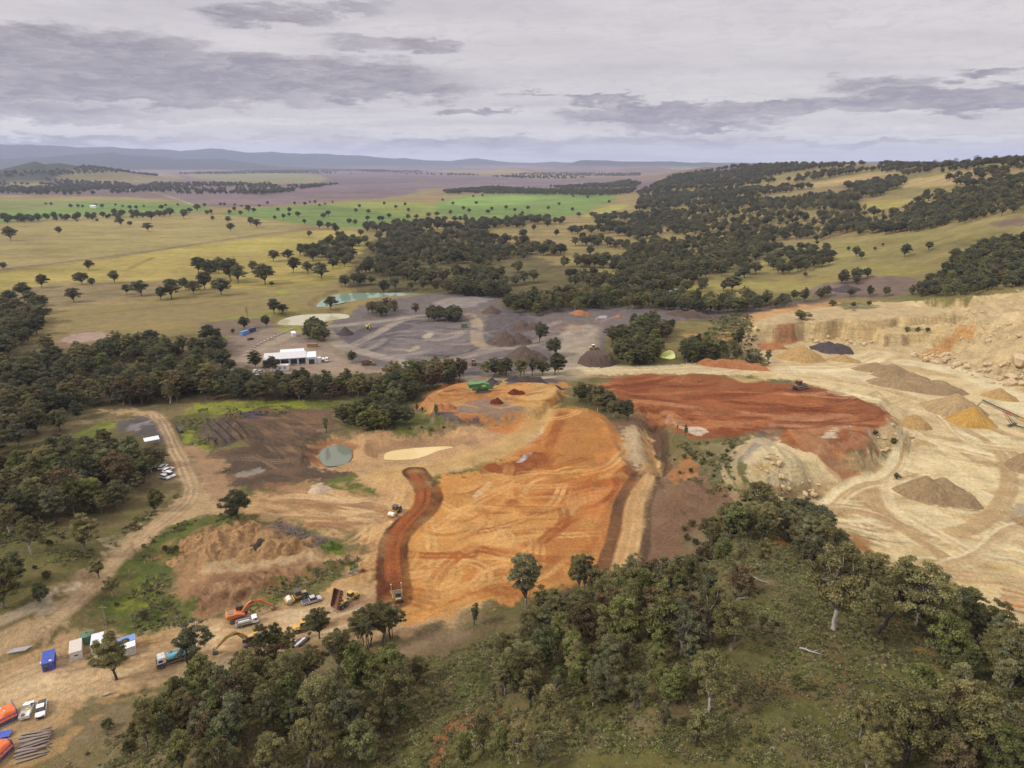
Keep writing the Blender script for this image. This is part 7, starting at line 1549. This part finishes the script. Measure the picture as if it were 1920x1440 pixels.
# heap of cut branches
br = random.Random(9); sg = []
A, B = at(512, 985), at(612, 1032)
for i in range(260):
    c = A.lerp(B, br.random()) + Vector((br.gauss(0, 1.3), br.gauss(0, 1.6), 0)); c.z = kz(c) + br.uniform(.1, 1.5); d = Vector((br.gauss(0, 1), br.gauss(0, 1), br.gauss(0, .35))).normalized() * br.uniform(.8, 2.6)
    r = br.uniform(.03, .12); sg.append((wob(c - d, c + d, br, 4, .12), [r, r * .9, r * .7, r * .3]))
me = tubes_mesh('brush_heap', sg, 5); me.materials.append(BARK['grey']); tag(obj('brush_heap', me), 'long heap of cut grey branches beside the dirt heaps', 'branches')

for u, v, l, a, lab in [(1432, 1092, 5, -50, 'fallen grey trunk lying on the grass near the crest'), (1316, 1190, 6, -55, 'pale fallen limb below the grove'), (610, 1262, 4, 30, 'fallen log on the bank below the machine park'), (1395, 1122, 3.4, 10, 'short dark log on the foreground slope'), (205, 1304, 3, 12, 'pale log lying on the grass below the site sheds'), (1520, 1225, 4, -35, 'thin fallen branch across the grassy slope')]:
    o = obj('fallen_log', tubes_mesh('fallen_log', [(wob((-l / 2, 0, 0), (l / 2, 0, .3), lr, 6, .04), [.2, .19, .16, .13, .09, .04]), (wob((0, 0, .1), (l * .3, l * .2, .6), lr, 4, .1), [.1, .07, .05, .02]), (wob((-.5, 0, .1), (l * .1, -l * .22, .5), lr, 4, .1), [.08, .06, .04, .02])], 7), pal('log2'), None, at(u, v, .18)); o.rotation_euler = (0, 0, R(a)); tag(o, lab, 'log')
# ------------------------------------------------------------------ workshop and yard
def workshop():
    g = thing('workshop', 'long workshop with a pale roof and open bays', 'workshop'); A, B = at(495, 689), at(594, 682); L_ = 33.0; D = 12.0; H = 5.6
    # local x along the front, y to the back
    P().prism([(0, H - .9), (D * 0 + 0, H - .7), (D, H + .7), (D, H + .5)], 0, 26.5, Matrix.Rotation(R(90), 4, 'Z') @ Matrix.Scale(-1, 4, (0, 1, 0))).build('roof', pal('roof'), g)
    q = P(); q.box(13.2, D - .1, H / 2 + .1, 26.4, .2, H + .4); q.box(.1, D / 2, H / 2 - .3, .2, D, H - .8); q.build('wall', pal('wall'), g)
    q = P()
    for x in (.1, 5.2, 10.4, 15.8, 16.4, 21.0, 21.6, 26.3): q.box(x, .12, H / 2 - .4, .35, .3, H - .8)
    q.build('post', pal('roofl'), g); P().box(13.2, .0, H - .75, 26.6, .25, .45).build('fascia', pal('roofl'), g)
    P().box(13, D / 2, .06, 26, D, .12).build('floor_slab', pal('concrete'), g)
    w = P(); w.box(29.7, D / 2, 2.4, 6.2, D - .4, 4.8); w.build('annex', pal('roofl'), g); P().box(29.7, D / 2, 5.0, 6.6, D + .2, .2, (R(4), 0, 0)).build('annex_roof', pal('roofl'), g); P().box(29.9, .15, 1.7, 3.6, .2, 3.2).build('annex_door', pal('black'), g)
    b = P().box(17.5, D + 4.2, 2.6, 15, 8, 5.2).build('rear_bay', pal('wall'), g); P().box(17.5, D + 4.2, 5.5, 15.6, 8.6, .2, (R(5), 0, 0)).build('rear_roof', pal('roofl'), g)
    P().cyl((34.2, 2.5, 0), (34.2, 2.5, 3.6), 1.9, None, 20).build('tank', pal('roofl'), g)
    A.z = kz(A); g.location = A; g.rotation_euler = (0, 0, math.atan2(B.y - A.y, B.x - A.x)); s = (B - A).length / L_; g.scale = (s, s, s); return g
workshop()
def office():
    g = thing('office_hut', 'white office hut with three windows in front of the workshop', 'office'); P().box(0, 0, 1.6, 9.5, 3.2, 3.0, bev=.03).build('wall', pal('white'), g); P().box(0, 0, 3.18, 9.9, 3.6, .16, bev=.02).build('roof', pal('offwhite'), g)
    for x in (-2.2, .4, 3.0): P().box(x, -1.62, 1.8, .9, .06, .9).build('window', pal('glass'), g)
    P().box(-3.6, -1.62, 1.2, .9, .06, 2.0).build('door', pal('offwhite'), g); return pose(g, (510, 695), (540, 694))
office()
def cont(label, a, b, l, w, h, m, name='container'):
    g = thing(name, label, 'container'); q = P().box(0, 0, h / 2, l, w, h, bev=.03)
    for i in range(int(l / .5)): q.box(-l / 2 + .3 + i * .5, w / 2 + .02, h / 2, .2, .04, h * .9); q.box(-l / 2 + .3 + i * .5, -w / 2 - .02, h / 2, .2, .04, h * .9)
    q.build('wall', pal(m), g); P().box(0, 0, h + .04, l, w, .08).build('roof', pal(m), g)
    for y in (-w / 4, w / 4): P().box(l / 2 + .03, y, h / 2, .06, w / 2 - .1, h - .2).build('door', pal(m), g)
    return pose(g, a, b)
cont('white box container in the yard behind the workshop', (554, 636), (548, 626), 7, 2.6, 2.8, 'white')
cont('blue container at the far end of the workshop yard', (452, 630), (466, 625), 7, 2.5, 2.6, 'lblue')
cont('dark blue container behind the blue one at the end of the workshop yard', (462, 625), (478, 621), 7, 2.5, 2.6, 'navy')
cont('faded orange container beside the rear of the workshop', (580, 650), (592, 650), 6, 2.5, 2.2, 'brown')
cont('pale green container on the far side of the grey gravel yard', (867, 614), (874, 614), 4, 2.6, 3.0, 'dgreen')
cont('white site box on the gravel road at right beyond the dark clump', (1332, 583), (1337, 583), 2.4, 2.4, 3.2, 'white')
for u in (928.5, 934):
    p = at(u, 646); g = thing('marker_post', 'short white post at the foot of the dark gravel pile', 'post', p, group='white posts at the dark pile'); P().cyl((0, 0, 0), (0, 0, 2.6), .45, .35, 10).build('post', pal('white'), g)
g = thing('lean_to', 'grey roofed lean-to at the edge of the grove by the gravel patch', 'shed'); P().box(0, 0, 2.6, 5.5, 3.6, .1, (R(5), 0, 0)).build('roof', pal('roofl'), g); q = P()
for x in (-2.6, 2.6):
    for y in (-1.6, 1.6): q.cyl((x, y, 0), (x, y, 2.6), .07, None, 8)
q.build('post', pal('galv'), g); pose(g, (279, 836), (293, 833))
yr = random.Random(4)
for i in range(15):
    t = i / 14; u = 458 + t * 90; v = 664 - 50 * t ** .7 + 4; p = at(u, v); o = P().box(0, 0, .4, 1.7, .9, .8, bev=.15).build('boulder_block', pal('concrete')); o.location = p; o.rotation_euler = (0, 0, yr.uniform(0, 3)); tag(o, 'dark stone block in the row along the workshop road', 'stone', 'stone blocks along the workshop road')
# green crusher, conveyor
def crusher():
    g = thing('mobile_crusher', 'green mobile crusher standing on the orange pad', 'crusher')
    for y in (-1.2, 1.2): track_unit(g, y, 5.5, 1.0, .5, -.5)
    P().box(-.4, 0, 1.5, 9.0, 1.6, .5, bev=.05).build('chassis', pal('green'), g)
    P().box(-4.4, 0, 3.4, 4.2, 2.6, 1.7, top=(1.1, 1.25)).build('hopper', pal('green'), g)
    b = P().prism([(-2.2, 1.7), (-2.2, 4.2), (-.6, 4.3), (2.5, 3.4), (3.4, 1.7)], -1.1, 1.1).build('crusher_body', pal('green'), g, .08); P().box(-.2, -1.13, 3.0, 1.8, .08, .7).build('panel', pal('lime'), b)
    P().box(-2.6, -1.4, 2.7, .25, .3, 4.0, (0, R(32), 0)).build('brace', pal('green'), g)
    c = P().box(5.2, 0, 2.7, 6.4, .9, .3, (0, R(-24), 0)).build('conveyor', pal('green'), g); P().box(5.2, 0, 2.89, 6.3, .7, .06, (0, R(-24), 0)).build('belt', pal('rubber'), c)
    pose(g, (886, 737), (928, 733)); g.scale = (1.15,) * 3; return g
crusher()
def stacker():
    A = at(1835, 782); B = at(1925, 806); d = B - A; L_ = 34.0; g = thing('conveyor_stacker', 'long dark conveyor dropping sand onto the golden pile', 'conveyor'); g.location = (A.x, A.y, kz(A)); g.rotation_euler = (0, 0, math.atan2(d.y, d.x))
    head = Vector((0, 0, 9.6)); tail = Vector((28, 0, 3.4)); q = P()
    for y in (-.7, .7):
        for dz in (0, -1.0): q.cyl(head + Vector((0, y, dz)), tail + Vector((0, y, dz)), .09, None, 6)
        for i in range(26):
            a_ = head.lerp(tail, i / 26); b_ = head.lerp(tail, (i + 1) / 26); q.cyl(a_ + Vector((0, y, 0)), b_ + Vector((0, y, -1.0)), .05, None, 5); q.cyl(a_ + Vector((0, y, 0)), a_ + Vector((0, y, -1.0)), .05, None, 5)
    q.build('truss', pal('dsteel'), g); an = math.atan2(head.z - tail.z, tail.x - head.x); m = head.lerp(tail, .5)
    P().box(m.x, 0, m.z + .12, 28.6, 1.1, .1, (0, an, 0)).build('belt', pal('rubber'), g); q = P()
    for y in (-.85, .85):
        for i in range(20): a_ = head.lerp(tail, i / 19); q.cyl(a_ + Vector((0, y, 0)), a_ + Vector((0, y, .9)), .03, None, 5)
        q.cyl(head + Vector((0, y, .9)), tail + Vector((0, y, .9)), .035, None, 5)
    q.build('handrail', pal('maroon'), g); P().box(13.2, -.8, 6.1, 3.0, .1, .6, (0, an, 0)).build('sign', pal('red'), g); P().box(22, 0, 4.4, 8.6, 1.7, .9, (0, an, 0)).build('hopper_frame', pal('yellow'), g)
    q = P()
    for y in (-1.4, 1.4): q.cyl((10.5, y * .5, 6.6), (15.5, y, .9), .13, None, 8); q.cyl((11.8, y * .5, 6.3), (16.5, y, .9), .1, None, 8)
    q.build('strut', pal('dsteel'), g); P().box(15.5, 0, .8, 1.2, 6.4, .5, (0, 0, R(-8))).build('axle', pal('dsteel'), g)
    for y in (-3.2, -2.4, 2.4, 3.2): wheel(g, 15.5, y, .6, .5)
    P().box(22, 0, .9, 12, .5, .4).build('drawbar', pal('dsteel'), g); P().box(25, -.4, 1.2, 3.6, 1.6, 1.3, bev=.06).build('engine_box', pal('yellow'), g)
    f = P().cyl((-.2, 0, 8.6), (-1.6, 0, 6.0), .22, .4, 10); f.build('falling_sand', pile_mat('golden_sand', G(176, 136, 72)), g); g.scale = (.92,) * 3
stacker()
# ================================================================== HAZE
def haze():
    x0, x1, y0, y1, z0, z1 = -26000, 26000, -26000, 26000, -12, 520
    me = bpy.data.meshes.new('haze')
    me.from_pydata([(x, y, z) for z in (z0, z1) for y in (y0, y1) for x in (x0, x1)], [], [(0, 2, 3, 1), (4, 5, 7, 6), (0, 1, 5, 4), (2, 6, 7, 3), (0, 4, 6, 2), (1, 3, 7, 5)])
    m = bpy.data.materials.new('haze_air'); m.use_nodes = True; k = NT(m.node_tree); k.n.clear()
    v = k.new('ShaderNodeVolumePrincipled', {'Color': (.62, .71, .99, 1), 'Density': HAZE_D, 'Anisotropy': .2})
    out = k.new('ShaderNodeOutputMaterial'); k.l.new(v.outputs[0], out.inputs['Volume'])
    m.cycles.homogeneous_volume = True
    tag(obj('haze', me, m), kind='stuff')
HAZE_D = 4.8e-5
haze()
